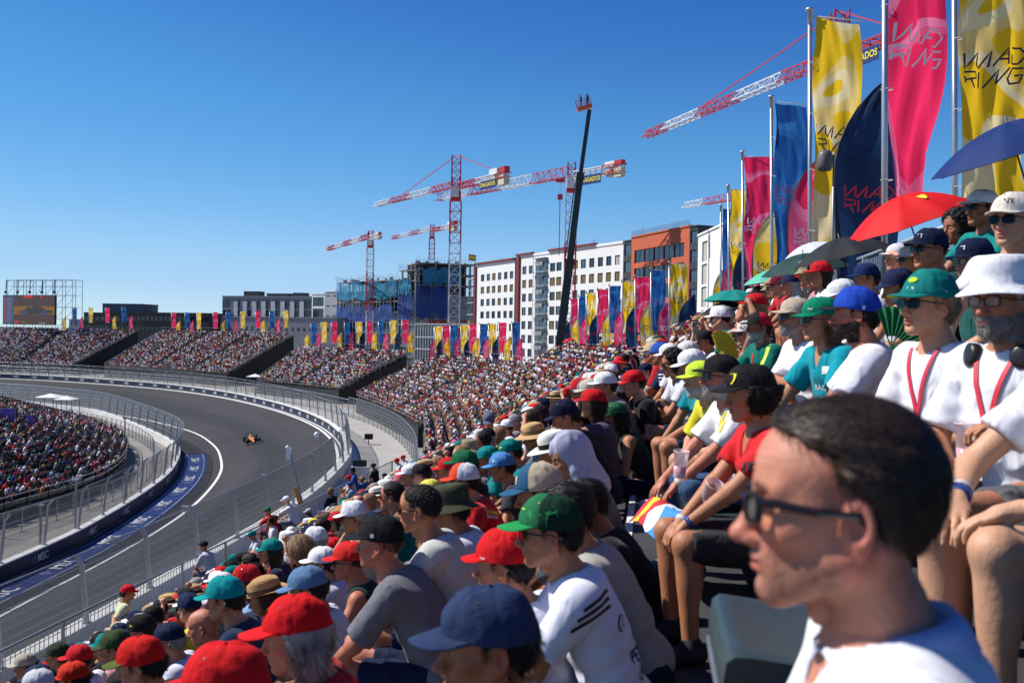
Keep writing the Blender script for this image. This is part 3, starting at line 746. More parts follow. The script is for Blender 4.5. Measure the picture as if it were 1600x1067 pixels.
# ---- concrete shell under construction, wrapped in netting
def shell():
    A = W(527, 500, 342); B = W(649, 500, 306); C = W(742, 500, 312)
    root = empty('unfinished_building', (A[0], A[1], 0)); tag(root, 'unfinished concrete building shell with turquoise netting and glazed lower floors', 'building')
    lo = np.array([A[0], A[1], 0]); mb = MB(); gb = MB(); mu = MB()
    def seg(P, Q, ztop, ms=2.05):
        p = P[:2]; q = Q[:2]; L = np.linalg.norm(q-p); d = (q-p)/L; n = np.array([d[1], -d[0]]); ang = math.atan2(d[1], d[0])
        fl = 3.35; nf = int(ztop/fl)
        for k in range(nf+1):
            z = ztop-k*fl; c = (p+q)/2-n*6
            mb.box((c[0]-lo[0], c[1]-lo[1], z), (L, 12.4, .34), rz=ang)
        nc = max(2, int(L/5.6))
        for k in range(nc+1):
            for back in (1.0, 6.0, 11.5):
                c = p+d*(L*k/nc)*.995-n*back; mb.box((c[0]-lo[0], c[1]-lo[1], ztop/2), (.5, .5, ztop), rz=ang)
        # glazing on the lower floors, mullions everywhere
        nm = int(L/ms)
        for k in range(nm+1):
            c = p+d*(L*k/nm)+n*.12; mu.box((c[0]-lo[0], c[1]-lo[1], ztop/2-1), (.13, .16, ztop-2), rz=ang)
        for k in range(nf):
            z = ztop-k*fl-.6; c = (p+q)/2+n*.14; mu.box((c[0]-lo[0], c[1]-lo[1], z+.6), (L, .12, .22), rz=ang)
        c = (p+q)/2-n*.5; zg = ztop-3*fl
        gb.box((c[0]-lo[0], c[1]-lo[1], zg/2), (L-.4, .12, zg), rz=ang)
        c = (p+q)/2-n*12.6; mb.box((c[0]-lo[0], c[1]-lo[1], ztop/2), (L, .3, ztop), rz=ang, mi=1)
        return p, d, n, L, ang
    sA = on_line(622, A, B); Bm = A+(B-A)*(sA/np.linalg.norm((B-A)[:2])); 
    p, d, n, L, ang = seg(A, Bm, 32.0)
    p2, d2, n2, L2, ang2 = seg(Bm+np.array([.3, -.1, 0]), B, 34.8, 3.4)
    p3, d3, n3, L3, ang3 = seg(B, C, 37.0, 4.2)
    mb.build('frame', [M_slab, M_bdark], root); gb.build('glazing', M_glassb, root); mu.build('mullions', M_mull, root)
    # nets: wavy sheets hung just outside
    def net(nm, p, d, n, u0, u1, za, zb, m, seed):
        r = random.Random(seed); G = []
        nu = 26
        for j in range(7):
            row = []
            for i in range(nu+1):
                u = u0+(u1-u0)*i/nu; w_ = .35+.3*math.sin(i*1.3+seed)*math.sin(j*.9)+.2*r.random()
                z = za+(zb-za)*j/6+(.5*math.sin(i*.8+seed) if j in (0, 6) else 0)
                row.append((p[0]+d[0]*u+n[0]*(w_+.3)-lo[0], p[1]+d[1]*u+n[1]*(w_+.3)-lo[1], z))
            G.append(row)
        MB().grid(G).build(nm, m, root)
    net('safety_net', p, d, n, 0, L, 26.2, 31.6, M_net1, 1); net('safety_net', p2, d2, n2, 0, L2*.85, 27.5, 32.0, M_net1, 4)
    net('safety_net', p, d, n, 0, L*.95, 18.6, 24.0, M_net2, 2); net('safety_net', p3, d3, n3, L3*.1, L3*.75, 30.5, 35.5, M_net1, 3); net('safety_net', p2, d2, n2, 0, L2, 19.5, 27.0, M_net2, 6); net('safety_net', p3, d3, n3, 0, L3*.55, 20, 30, M_net2, 7)
    # edge-protection fringe on top
    e = MB(); r = random.Random(5)
    for (pp, dd, nn_, LL, zz) in ((p, d, n, L, 32), (p2, d2, n2, L2, 34.8), (p3, d3, n3, L3, 37)):
        k = 0.0
        while k < LL:
            c = pp+dd*k; b_ = c+nn_*(.9+r.random()*.5); e.beam((c[0]-lo[0], c[1]-lo[1], zz), (b_[0]-lo[0], b_[1]-lo[1], zz+1.3+r.random()), .07); k += 1.1
        for hh in (1.0,):
            a_ = pp+nn_*.6; b_ = pp+dd*LL+nn_*.6; e.beam((a_[0]-lo[0], a_[1]-lo[1], zz+hh), (b_[0]-lo[0], b_[1]-lo[1], zz+hh), .06)
        for q in range(int(LL/3)):
            c = pp+dd*(q*3+1.5)-nn_*(1+r.random()*5); e.box((c[0]-lo[0], c[1]-lo[1], zz+.5), (.4+r.random()*1.5, .5, .4+r.random()*.9), rz=r.random())
    e.build('edge_protection', M_steel, root)
    cc = B[:2]+np.array([4, -2]); 
shell()
PA, PB = W(649, 500, 268), W(744, 500, 252)
Lp = np.linalg.norm((PB-PA)[:2]); npn = 22
rp = [(Lp*k/npn+.09, Lp*(k+1)/npn-.09, z, z+2.9) for k in range(npn) for z in (14.6, 11.4, 8.2)]
bP, ap, dp, np_, _l = building('low glazed podium with pale mullions and timber stacked on its roof', PA, PB, 0, 17.9, 14, rp, M_mull, M_glassb, muntin=0, parapet=.25, frame=M_mull)
mb = MB(); r = random.Random(8)
for k in range(34):
    q = PA[:2]+(PB-PA)[:2]*r.random()-np_*(1+r.random()*8); mb.box((q[0]-PA[0], q[1]-PA[1], 18.1+r.random()*.8), (1+r.random()*3, .3+r.random(), .2+r.random()*.5), rz=r.random()*.6, mi=r.randrange(2))
mb.build('stacked_timber', [mat('timber', (.33, .2, .1), .8, var=.2), M_dred], bP)
# thin scaffold bay between shell and white block
mb = MB(); q0 = W(731, 500, 256); q1 = W(741, 500, 250)
sc = empty('scaffold_tower', (q0[0], q0[1], 0)); tag(sc, 'slim grey scaffold tower against the end of the white apartment block', 'scaffold')
e = np.array([q1[0]-q0[0], q1[1]-q0[1], 0])
for k in range(10):
    z = 29.5-3*k
    for f in (0, .5, 1): mb.beam(e*f+(0, 0, z-3), e*f+(0, 0, z), .12)
    mb.beam((0, 0, z), e+(0, 0, z), .14); mb.beam((0, 0, z-3), e*.5+(0, 0, z), .05)
    mb.box(e*.5+np.array([0, .6, z-.1]), (np.linalg.norm(e), 1.2, .08), rz=math.atan2(e[1], e[0]))
mb.build('frame', M_mull, sc)

# ---- buildings beyond the far stands
def plain(label, pxl, pxr, Yl, Yr, ytop, depth, wallm, glass, rows, ncol, rowh, wz, gap=.12, z0=0, cat='building', top_off=1.0, roofm=None, parapet=.4, side=False):
    A, B = W(pxl, 500, Yl), W(pxr, 500, Yr); zt = W((pxl+pxr)/2, ytop, (Yl+Yr)/2)[2]; L = np.linalg.norm((B-A)[:2])
    rects = []
    for k in range(rows):
        z1_ = zt-top_off-k*rowh
        for q in range(ncol):
            w_ = L/ncol; rects.append((q*w_+w_*gap, (q+1)*w_-w_*gap, z1_-wz, z1_))
    return building(label, A, B, z0, zt, depth, rects, wallm, glass, muntin=1, parapet=parapet, roof=roofm)
h = plain('grey hotel with a dark glazed upper storey and pale piers, far left of the cranes', 347, 487, 392, 380, 464, 20, M_bgrey, M_glass, 3, 9, 4.2, 3.4, gap=.08)
hl = h[0].location
mb = MB()
for k in range(8):
    c = np.array([h[1][0], h[1][1]])+h[2]*h[4]*(.16+.105*k)+h[3]*.35; mb.box((c[0]-hl[0], c[1]-hl[1], 22), (1.7, .5, 9), rz=math.atan2(h[2][1], h[2][0]))
mb.build('pier', M_bwhite, h[0])
mb = MB(); c = np.array([h[1][0], h[1][1]])+h[2]*h[4]*.3-h[3]*6; zt = W(417, 464, 386)[2]
for q, (f, w_, hh) in enumerate(((.25, 7, 2.4), (.55, 10, 1.6), (.78, 5, 1.9))):
    c = h[1]+h[2]*h[4]*f-h[3]*7; mb.box((c[0]-hl[0], c[1]-hl[1], zt+hh/2), (w_, 4, hh), rz=math.atan2(h[2][1], h[2][0]))
mb.build('roof_plant', M_bdark, h[0])
plain('white framed block with stacked dark balconies next to the netted shell', 487, 507, 362, 358, 460, 14, M_bwhite, M_glass, 5, 1, 4.1, 3.3, gap=.08)
plain('tall grey slab building with thin slit windows beside the netted shell', 507.5, 527, 356, 350, 457, 14, M_bgrey, M_glass, 6, 2, 3.6, .5, gap=.2)
plain('long low grey building with small square windows behind the banners', 262, 527, 352, 330, 496, 16, M_bgrey, M_glass, 1, 30, 3.2, 1.2, gap=.3, top_off=3.2)
plain('dark brown flat roofed building left of the hotel', 212, 327, 345, 338, 490, 16, mat('dark_brown', (.05, .045, .04), .7, var=.15, scale=.2), M_glass, 2, 16, 3.6, 1.6, gap=.08)
plain('low dark building with a wide dark front near the big screen', 131, 212, 350, 346, 490, 16, mat('dark_olive', (.045, .045, .04), .7, var=.15, scale=.2), M_glass, 2, 10, 3.4, 1.6, gap=.08)
plain('grey rooftop plant box standing above the low dark buildings', 160, 221, 356, 354, 476, 12, mat('slate', (.10, .115, .14), .7, var=.08, scale=.2), M_glass, 1, 1, 9, .1, gap=.49)
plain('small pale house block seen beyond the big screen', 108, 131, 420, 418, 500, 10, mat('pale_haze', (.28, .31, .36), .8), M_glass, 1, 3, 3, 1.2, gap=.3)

# ---- big screen on scaffolding
def screen():
    A = W(4, 500, 300); B = W(86, 500, 292); zt = W(45, 461, 296)[2]; zb = W(45, 507, 296)[2]
    root = empty('video_screen', (A[0], A[1], zb)); tag(root, 'giant outdoor video screen showing a dark racing car, held on scaffolding', 'screen')
    lo = np.array([A[0], A[1], zb]); p = A[:2]; q = B[:2]; L = np.linalg.norm(q-p); d = (q-p)/L; n = np.array([d[1], -d[0]]); H = zt-zb
    P = lambda u, v, o=0: np.array([p[0]+d[0]*u*L+n[0]*o, p[1]+d[1]*u*L+n[1]*o, zb+v*H])-lo
    mb = MB(); c = P(.5, .5, -.3); mb.box(c, (L, .5, H), rz=math.atan2(d[1], d[0])); mb.build('cabinet', M_black, root)
    def em(nm, rgb, s):
        m, t, b = _nodes(nm); b.inputs['Base Color'].default_value = (.01, .01, .01, 1); b.inputs['Emission Color'].default_value = (*rgb, 1); b.inputs['Emission Strength'].default_value = s; return m
    E = [em('screen_dark', (.03, .025, .03), 1), em('screen_brown', (.05, .03, .03), 1), em('screen_amber', (.17, .075, .012), 1), em('screen_red', (.4, .02, .02), 1), em('screen_blue', (.03, .05, .12), 1), em('screen_white', (.16, .16, .18), 1)]
    s = MB()
    def r(u0, v0, u1, v1, m, o=.02): s.add([P(u0, v0, o), P(u1, v0, o), P(u1, v1, o), P(u0, v1, o)], [(0, 1, 2, 3)], m)
    r(.01, .02, .22, .98, 4, .03)
    for k in range(20):
        r(.03, .08+.043*k, .06, .105+.043*k, 3, .05); r(.08, .08+.043*k, .2, .095+.043*k, 5, .05) if k % 2 else r(.08, .08+.043*k, .16, .095+.043*k, 5, .05)
    r(.22, .62, .99, .98, 1, .03); r(.22, .35, .99, .62, 2, .03); r(.22, .02, .99, .35, 1, .032)
    r(.40, .90, .58, .99, 3, .06); r(.72, .9, .76, .97, 3, .06)
    r(.24, .04, .31, .12, 3, .06); r(.36, .05, .47, .09, 2, .06); r(.7, .03, .82, .07, 5, .06)
    pts = [(.30, .42), (.40, .48), (.48, .60), (.56, .58), (.62, .64), (.74, .60), (.84, .50), (.96, .47), (.96, .40), (.70, .36), (.40, .36)]
    s.add([P(u, v, .07) for u, v in pts], [tuple(range(len(pts)))], 0)
    for u, v in ((.42, .41), (.80, .41)):
        s.add([P(u+.045*math.cos(a), v+.09*math.sin(a), .09) for a in np.linspace(0, 6.28, 14)[:-1]], [tuple(range(13))], 4)
    s.build('picture', E, root)
    t = MB()
    for k in range(8):
        u = k/7*1.3
        for o in (-1.5, -4): t.beam(P(u, -1.2, o), P(u, 1.55 if k < 6 else 1.5, o), .12)
        t.beam(P(u, 1.5, -1.5), P(u, 1.5, -4), .1)
    for v in (-.6, -.2, .2, .6, 1.0, 1.3, 1.52):
        for o in (-1.5, -4): t.beam(P(0, v, o), P(1.3, v, o), .10)
    for k in range(7):
        for v0, v1 in ((-.2, .2), (.2, .6), (.6, 1.0), (1.0, 1.5)): t.beam(P(k/7*1.3, v0, -1.5), P((k+1)/7*1.3, v1, -1.5), .08)
    t.build('scaffolding', M_mull, root)
    h_ = MB()
    for k in range(5): h_.beam(P(.04+.23*k, 1.5, -.5), P(.04+.23*k, 1.02, -.3), .2); h_.box(P(.04+.23*k, 1.1, -.3), (.7, .5, .6), rz=0); h_.beam(P(.04+.23*k, 1.5, -1.5), P(.04+.23*k, 1.5, -.4), .12)
    h_.build('hoist', M_black, root)
screen()
# ================================================================== tower cranes
M_cred = mat('crane_red', (.48, .022, .03), .5, var=.1, scale=.5)
M_cwhite = mat('crane_white', (.66, .66, .66), .5, var=.08, scale=.5)
M_cblock = mat('ballast', (.55, .50, .38), .85, var=.12, scale=.6)
M_cblue = mat('sign_blue', (.01, .025, .12), .5); M_yel = mat('sign_yellow', (.75, .62, .03), .5)
CM_ = [M_cred, M_cwhite]
def lattice(mb, a, b, w, h, seg, sec=2, first=0, chord=.16, diag=.09, tri=False, taper=1.0):
    a = np.asarray(a, float); b = np.asarray(b, float); d = b-a; L = np.linalg.norm(d); d = d/L
    up = np.array([0, 0, 1.0]) if abs(d[2]) < .8 else np.array([0, 1.0, 0])
    x = np.cross(d, up); x /= np.linalg.norm(x); z = np.cross(x, d)
    n = max(2, int(round(L/seg)))
    def sect(i):
        c = a+d*L*i/n; s = 1-(1-taper)*i/n
        return [c-x*w/2, c+x*w/2, c+z*h*s] if tri else [c-x*w/2-z*h/2, c+x*w/2-z*h/2, c+x*w/2+z*h/2, c-x*w/2+z*h/2]
    for i in range(n):
        mi = (first+i//sec) % 2; s0, s1 = sect(i), sect(i+1); m = len(s0)
        for k in range(m):
            mb.beam(s0[k], s1[k], chord, mi=mi)
            k2 = (k+1) % m
            if (i+k) % 2: mb.beam(s0[k], s1[k2], diag, mi=mi)
            else: mb.beam(s0[k2], s1[k], diag, mi=mi)
            mb.beam(s0[k], s0[k2], diag, mi=mi)
def crane(label, mast_px, Y, ytop, tip, ctr, mw=2.0, jh=1.5, sec=3, apex=None, stay_px=None, first=0, sign=False, first_j=0, hook=None):
    zj = W(mast_px, ytop, Y)[2]; m = W(mast_px, 500, Y); base = np.array([m[0], m[1], 0.0])
    root = empty('tower_crane', tuple(base)); tag(root, label, 'crane', 'tower cranes over the building sites')
    mp = W(mast_px, ytop, Y)[:2]
    def hpt(px, py):
        d = ray(px, py); k = (zj-CAM[2])/d[2]; return (CAM+d*k)[:2]
    t2 = hpt(*tip)-base[:2]; c2 = hpt(*ctr)-base[:2]
    jd = t2/np.linalg.norm(t2)
    c2 = -jd*min(np.linalg.norm(c2), 20)
    mb = MB(); lattice(mb, (0, 0, 0), (0, 0, zj-2.8), mw, mw, mw*.95, sec=sec*2, first=first, chord=.17, diag=.10); mb.build('mast', CM_, root)
    mb = MB(); lattice(mb, (jd[0]*1.2, jd[1]*1.2, zj), (t2[0], t2[1], zj), 1.3, jh, 1.7, sec=6, first=first_j, chord=.13, diag=.08, tri=True, taper=.75); mb.build('jib', CM_, root)
    mb = MB(); lattice(mb, (-jd[0]*1.2, -jd[1]*1.2, zj), (c2[0], c2[1], zj), 1.4, jh*.7, 1.6, sec=5, first=(first_j+1) % 2 if not apex else 0, chord=.15, diag=.08, tri=False); mb.build('counter_jib', CM_, root)
    mb = MB(); mb.box((0, 0, zj-1.9), (mw*.9, mw*.9, 1.9), mi=0); mb.box((jd[0]*.2, jd[1]*.2-mw*.6, zj-1.2), (1.5, 1.3, 2.0), mi=1); lattice(mb, (0, 0, zj-1), (0, 0, zj+jh+.6), mw*.7, mw*.7, 1.2, sec=9, first=0, chord=.16)
    mb.build('slewing_head', CM_, root)
    mb = MB(); a = math.atan2(jd[1], jd[0]); e = c2*.93
    q_ = min(1, np.linalg.norm(c2)/16)*.8; mb.box((e[0], e[1], zj-1.1*q_), (2.6*q_, 1.5*q_, 2.3*q_), rz=a); mb.box((e[0]*.82, e[1]*.82, zj-.9*q_), (1.6*q_, 1.5*q_, 1.8*q_), rz=a); mb.build('counterweight', M_cblock, root)
    mb = MB(); mb.box((c2[0]*.78, c2[1]*.78, zj+1.2*q_), (3.6*q_, 1.4*q_, 1.5*q_), rz=a, mi=1); mb.box((c2[0]*.95, c2[1]*.95, zj+1.3*q_), (2.0*q_, 1.4*q_, 1.2*q_), rz=a, mi=0); mb.build('winch_house', CM_, root)
    if apex:
        za = W(mast_px, apex, Y)[2]; mb = MB(); lattice(mb, (0, 0, zj), (0, 0, za), mw*.8, mw*.8, 1.5, sec=99, first=0, chord=.15, tri=False)
        mb.build('apex_tower', CM_, root)
        mb = MB(); q = t2*.62; mb.beam((0, 0, za), (q[0], q[1], zj+1.2), .13); q = c2*.85; mb.beam((0, 0, za), (q[0], q[1], zj+.8), .13)
        mb.build('stays', M_cred, root)
    if hook:
        q = t2*hook[0]; mb = MB(); mb.beam((q[0], q[1], zj-.1), (q[0], q[1], zj-hook[1]), .05); mb.box((q[0], q[1], zj-hook[1]-.5), (.9, .5, 1.0)); mb.beam((q[0], q[1], zj-hook[1]-1), (q[0], q[1], zj-hook[1]-11), .12, mi=1); mb.box((q[0], q[1], zj-.4), (1.6, 1.3, .5)); mb.build('hook', [M_cred, M_cblue], root)
    if sign:
        q = c2*sign; nn = np.array([jd[1], -jd[0]]); nn = nn if nn[1] < 0 else -nn
        mb = MB(); mb.box((q[0]+nn[0]*.9, q[1]+nn[1]*.9, zj-1.3), (5.6, .08, 1.6), rz=a); s = mb.build('sign_board', M_cblue, root)
        TV, TF = T_words['DRAGADOS']; ex = np.array([nn[1]*-1, nn[0], 0]); ex = ex if ex[0] > 0 else -ex
        b0 = np.array([q[0]+nn[0]*.97, q[1]+nn[1]*.97, zj-1.3]); MB().add([b0+ex*v[0]*1.0+np.array([0, 0, v[1]*1.05]) for v in TV], TF).build('lettering', M_yel, s)
    return root
crane('short red and white tower crane over the netted building shell', 577, 290, 372, (510, 392), (626, 371), mw=1.9, sec=3, first=0, jh=1.6, hook=None)
crane('farthest small red and white tower crane behind the netted shell', 673, 335, 360, (612, 374), (703, 351), mw=1.8, sec=3, first=0, first_j=1)
crane('tall central tower crane with a pointed apex and stay lines', 709, 200, 292, (586, 323), (766, 268), mw=2.2, sec=4, apex=243, first=0, jh=1.3, sign=.72, first_j=0)
crane('flat topped tower crane rising beside the black boom lift', 889, 176, 276, (683, 314), (988, 264), mw=1.9, sec=3, first=0, jh=1.9, sign=.45, hook=(.07, 2.8))
crane('long tower crane jib slanting across the deep blue sky behind the banners', 1303, 112, 92, (1007, 216), (1425, 50), mw=2.0, sec=3, apex=18, jh=1.35, sign=.45)
crane('small distant crane whose pale jib pokes out left of the near banners', 1150, 205, 311, (1068, 325), (1190, 305), mw=1.8, sec=3)
# ---- black telescopic boom lift with camera crew in its basket
def boom():
    b = W(872, 556, 150); t = W(921, 172, 150); k = W(908, 268, 150)
    root = empty('boom_lift', (b[0], b[1], ZO)); tag(root, 'very tall black telescopic boom lift carrying an orange basket', 'boom lift'); lo = np.array([b[0], b[1], ZO])
    b = b-lo; t = t-lo; k = W(906.5, 276, 150)-lo; m2 = W(890, 410, 150)-lo
    mb = MB(); mb.beam(b, m2, 1.15, 1.2); mb.beam(m2, k, .95, .95); mb.beam(k-(k-m2)*.02, t, .55, .6)
    mb.tube([k+(-.5, -.4, .3), k+(-.9, -.5, -2), m2+(-.75, -.6, 0)], .09, 6); mb.box(k, (1.1, 1.1, 1.1)); mb.box(m2, (1.4, 1.4, 1.0))
    mb.build('boom', M_black, root)
    mb = MB(); mb.box(b+(0, 0, -.2), (3, 6, 2)); mb.build('chassis', M_black, root)
    c = t+np.array([-.75, 0, .3]); mb = MB(); mb.box(c, (2.3, 1.1, .5), ax=(np.array([.95, 0, .3]), np.array([0, 1, 0]), np.array([-.3, 0, .95])))
    for x in (-1.1, -.4, .4, 1.1):
        for y in (-.5, .5): mb.beam(c+(x*.95, y, x*.3+.1), c+(x*.95-.35, y, x*.3+1.25), .06, mi=1)
    for y in (-.5, .5):
        for h in (.6, 1.2): mb.beam(c+(-1.1-.3*h, y, -.33+h), c+(1.1-.3*h, y, .33+h), .06, mi=1)
    mb.build('basket', [mat('basket_orange', (.62, .09, .02), .5), M_cred], root)
    return root, lo+c
boom_root, basket_c = boom()
# ---- small flag on the shell corner
fl = W(738, 402, 300); rt = empty('flag', (fl[0]-1.1, fl[1], 30)); tag(rt, 'red and yellow flag flying from a rooftop pole between shell and white block', 'flag')
MB().beam((0, 0, 0), (0, 0, fl[2]-28.9), .1).build('flagpole', M_steel, rt)
mb = MB(); zc = fl[2]-30
for k, (z0, z1, mi) in enumerate(((-.9, -.45, 0), (-.45, .45, 1), (.45, .9, 0))):
    mb.grid([[(.1+.3*i, .15*math.sin(i*1.2), zc+z0-.04*i) for i in range(8)], [(.1+.3*i, .15*math.sin(i*1.2), zc+z1-.04*i) for i in range(8)]], mi)
mb.build('flag_cloth', [M_cred, M_yel], rt)

# ================================================================== banners and feather flags
def cloth_mat(name, c1, c2, seed):
    m, t, b = _nodes(name); b.inputs['Roughness'].default_value = .7; b.inputs['Specular IOR Level'].default_value = .25
    tc = t.nodes.new('ShaderNodeTexCoord'); mp = t.nodes.new('ShaderNodeMapping'); mp.inputs['Location'].default_value = (seed*3.1, seed*1.7, 0); mp.inputs['Scale'].default_value = (.8, .62, 1)
    t.links.new(tc.outputs['UV'], mp.inputs[0]); n = t.nodes.new('ShaderNodeTexNoise'); n.inputs['Scale'].default_value = 1.0; n.inputs['Detail'].default_value = 0; n.inputs['Distortion'].default_value = .8
    t.links.new(mp.outputs[0], n.inputs[0]); r = t.nodes.new('ShaderNodeValToRGB'); r.color_ramp.interpolation = 'CONSTANT'
    mid = tuple(.5*(a+b_) for a, b_ in zip(c1, c2))
    r.color_ramp.elements[0].color = (*c1, 1); r.color_ramp.elements[1].position = .52; r.color_ramp.elements[1].color = (*mid, 1)
    e = r.color_ramp.elements.new(.60); e.color = (*c2, 1); e = r.color_ramp.elements.new(.68); e.color = (*c1, 1)
    t.links.new(n.outputs[0], r.inputs[0]); t.links.new(r.outputs[0], b.inputs['Base Color'])
    tr = t.nodes.new('ShaderNodeBsdfTranslucent'); t.links.new(r.outputs[0], tr.inputs[0]); mx = t.nodes.new('ShaderNodeMixShader'); mx.inputs[0].default_value = .62
    n2 = t.nodes.new('ShaderNodeTexNoise'); n2.inputs['Scale'].default_value = 2.5; n2.inputs['Detail'].default_value = 3; mp2 = t.nodes.new('ShaderNodeMapping'); mp2.inputs['Scale'].default_value = (3, .8, 1); mp2.inputs['Rotation'].default_value = (0, 0, .4)
    t.links.new(tc.outputs['UV'], mp2.inputs[0]); t.links.new(mp2.outputs[0], n2.inputs[0]); bp = t.nodes.new('ShaderNodeBump'); bp.inputs['Distance'].default_value = .12; bp.inputs['Strength'].default_value = .6
    t.links.new(n2.outputs[0], bp.inputs['Height']); t.links.new(bp.outputs[0], b.inputs['Normal'])
    o = t.nodes['Material Output']; t.links.new(b.outputs[0], mx.inputs[1]); t.links.new(tr.outputs[0], mx.inputs[2]); t.links.new(mx.outputs[0], o.inputs[0]); return m
FC = {'yellow': cloth_mat('yellow_cloth', (.95, .60, .02), (.95, .80, .42), 1), 'pink': cloth_mat('pink_cloth', (.90, .03, .12), (.93, .20, .38), 2),
      'blue': cloth_mat('blue_cloth', (.014, .075, .27), (.03, .17, .46), 3), 'navy': cloth_mat('navy_cloth', (.010, .028, .08), (.018, .055, .14), 4)}
LOGO_C = {'yellow': mat('ink_navy', (.008, .01, .05), .6), 'pink': mat('ink_white', (.85, .8, .82), .6), 'blue': mat('ink_red', (.62, .02, .05), .6), 'navy': mat('ink_red', (.62, .02, .05), .6)}
STROKES = [[(0, 2.15), (.02, 1.2), (.85, 2.15), (.78, 1.45)], [(.78, 1.45), (.95, 1.2), (1.6, 2.15), (1.5, 1.2)], [(1.75, 1.2), (2.5, 2.15), (2.62, 1.2)], [(2.1, 1.55), (2.6, 1.5)], [(2.75, 2.15), (3.35, 2.15), (3.75, 1.7), (3.3, 1.2), (2.85, 1.2), (2.8, 1.75)],
           [(-.05, .98), (.75, .98), (.85, .62), (.05, .5)], [(-.05, .72), (.05, .5), (.0, .3)], [(.4, .5), (.7, .0)], [(1.05, .98), (1.05, .0)], [(1.35, .0), (2.1, .95), (2.0, .1)], [(2.0, .1), (2.75, .98)], [(3.6, .9), (2.95, .95), (2.7, .35), (2.85, .02), (3.45, .05), (3.6, .5), (3.15, .5)]]
def logo_mb(surf, cx, cz, w, th):
    """stroke lettering laid on surf(u, v) -> point; (cx, cz) centre, w width in metres"""
    mb = MB(); k = w/3.8
    for st in STROKES:
        P = []
        for (a, b_) in zip(st[:-1], st[1:]):
            n = max(2, int(math.dist(a, b_)*3)); P += [(a[0]+(b_[0]-a[0])*i/n, a[1]+(b_[1]-a[1])*i/n) for i in range(n)]
        P.append(st[-1])
        L = []
        for i, p in enumerate(P):
            q0 = P[max(i-1, 0)]; q1 = P[min(i+1, len(P)-1)]; dx, dy = q1[0]-q0[0], q1[1]-q0[1]; l = math.hypot(dx, dy)+1e-9; nx, ny = -dy/l*th/2, dx/l*th/2
            L.append([surf(cx+(p[0]-1.87)*k+nx*s, cz+(p[1]-1.07)*k+ny*s) for s in (1, -1)])
        mb.grid(L, smooth=False)
    return mb
def make_banner(color, seed, w=1.13, hgt=4.4, top=7.2, zbase=0.0):
    """origin at pole foot; cloth to +x"""
    r = random.Random(seed); a1, a2, a3 = [r.random()*6 for _ in range(3)]
    amp = .085
    def surf(u, v, off=0.0):      # u from pole, v down from the top (negative)
        s = min(1, -v/hgt); y = amp*math.sin(2.2*v+a1+2*u)*(.3+u)+.05*math.sin(6*u+2.2*v+a2)+.035*math.sin(14*u-1.6*v+a3)*(.3+s)+.018*math.sin(23*u+3.3*v+a1)-.13*u*math.sin(v*.7+a1)
        return (.09+u*(1-.05*s*(.5+.5*math.sin(v*1.1+a2))), y-off, top-.12+v+.05*math.sin(3*u+a3)*s)
    root = empty('banner')
    MB().tube([(0, 0, zbase), (0, 0, top)], .042, 10).lathe([(0, top+.09), (.05, top+.085), (.085, top+.06), (.09, top+.03), (.05, top), (.05, top-.25), (.043, top-.26)], 12).build('pole', M_galv, root)
    # add arm + ties to the pole mesh
    nu, nv_ = 14, 44; V = []; uv = []
    for i in range(nu+1):
        for j in range(nv_+1):
            u = w*i/nu; v = -hgt*j/nv_; V.append(surf(u, v)); uv.append((u, v))
    Fq = np.array([(i*(nv_+1)+j, i*(nv_+1)+j+1, (i+1)*(nv_+1)+j+1, (i+1)*(nv_+1)+j) for i in range(nu) for j in range(nv_)])
    c = link('banner_cloth', new_mesh('banner_cloth', V, Fq, [FC[color]], smooth=True, uv=np.array(uv)[Fq.ravel()]), root)
    lg = logo_mb(lambda u, v: surf(u, v, .012), w*.5, -hgt*.53, w*.84, .030)
    lg.build('lettering', LOGO_C[color], c)
    mb = MB(); mb.tube([(0, 0, top-.08), (.09+w, .0, top-.10)], .014, 6)
    for v in (-.9, -1.9, -3.0, -4.2):
        p = surf(0, v); mb.tube([(math.sin(q)*.085+.05, math.cos(q)*.075, top-.1+v) for q in np.linspace(0, 6.28, 10)], .006, 4, caps=False)
    mb.build('arm_and_ties', M_white, root)
    return root
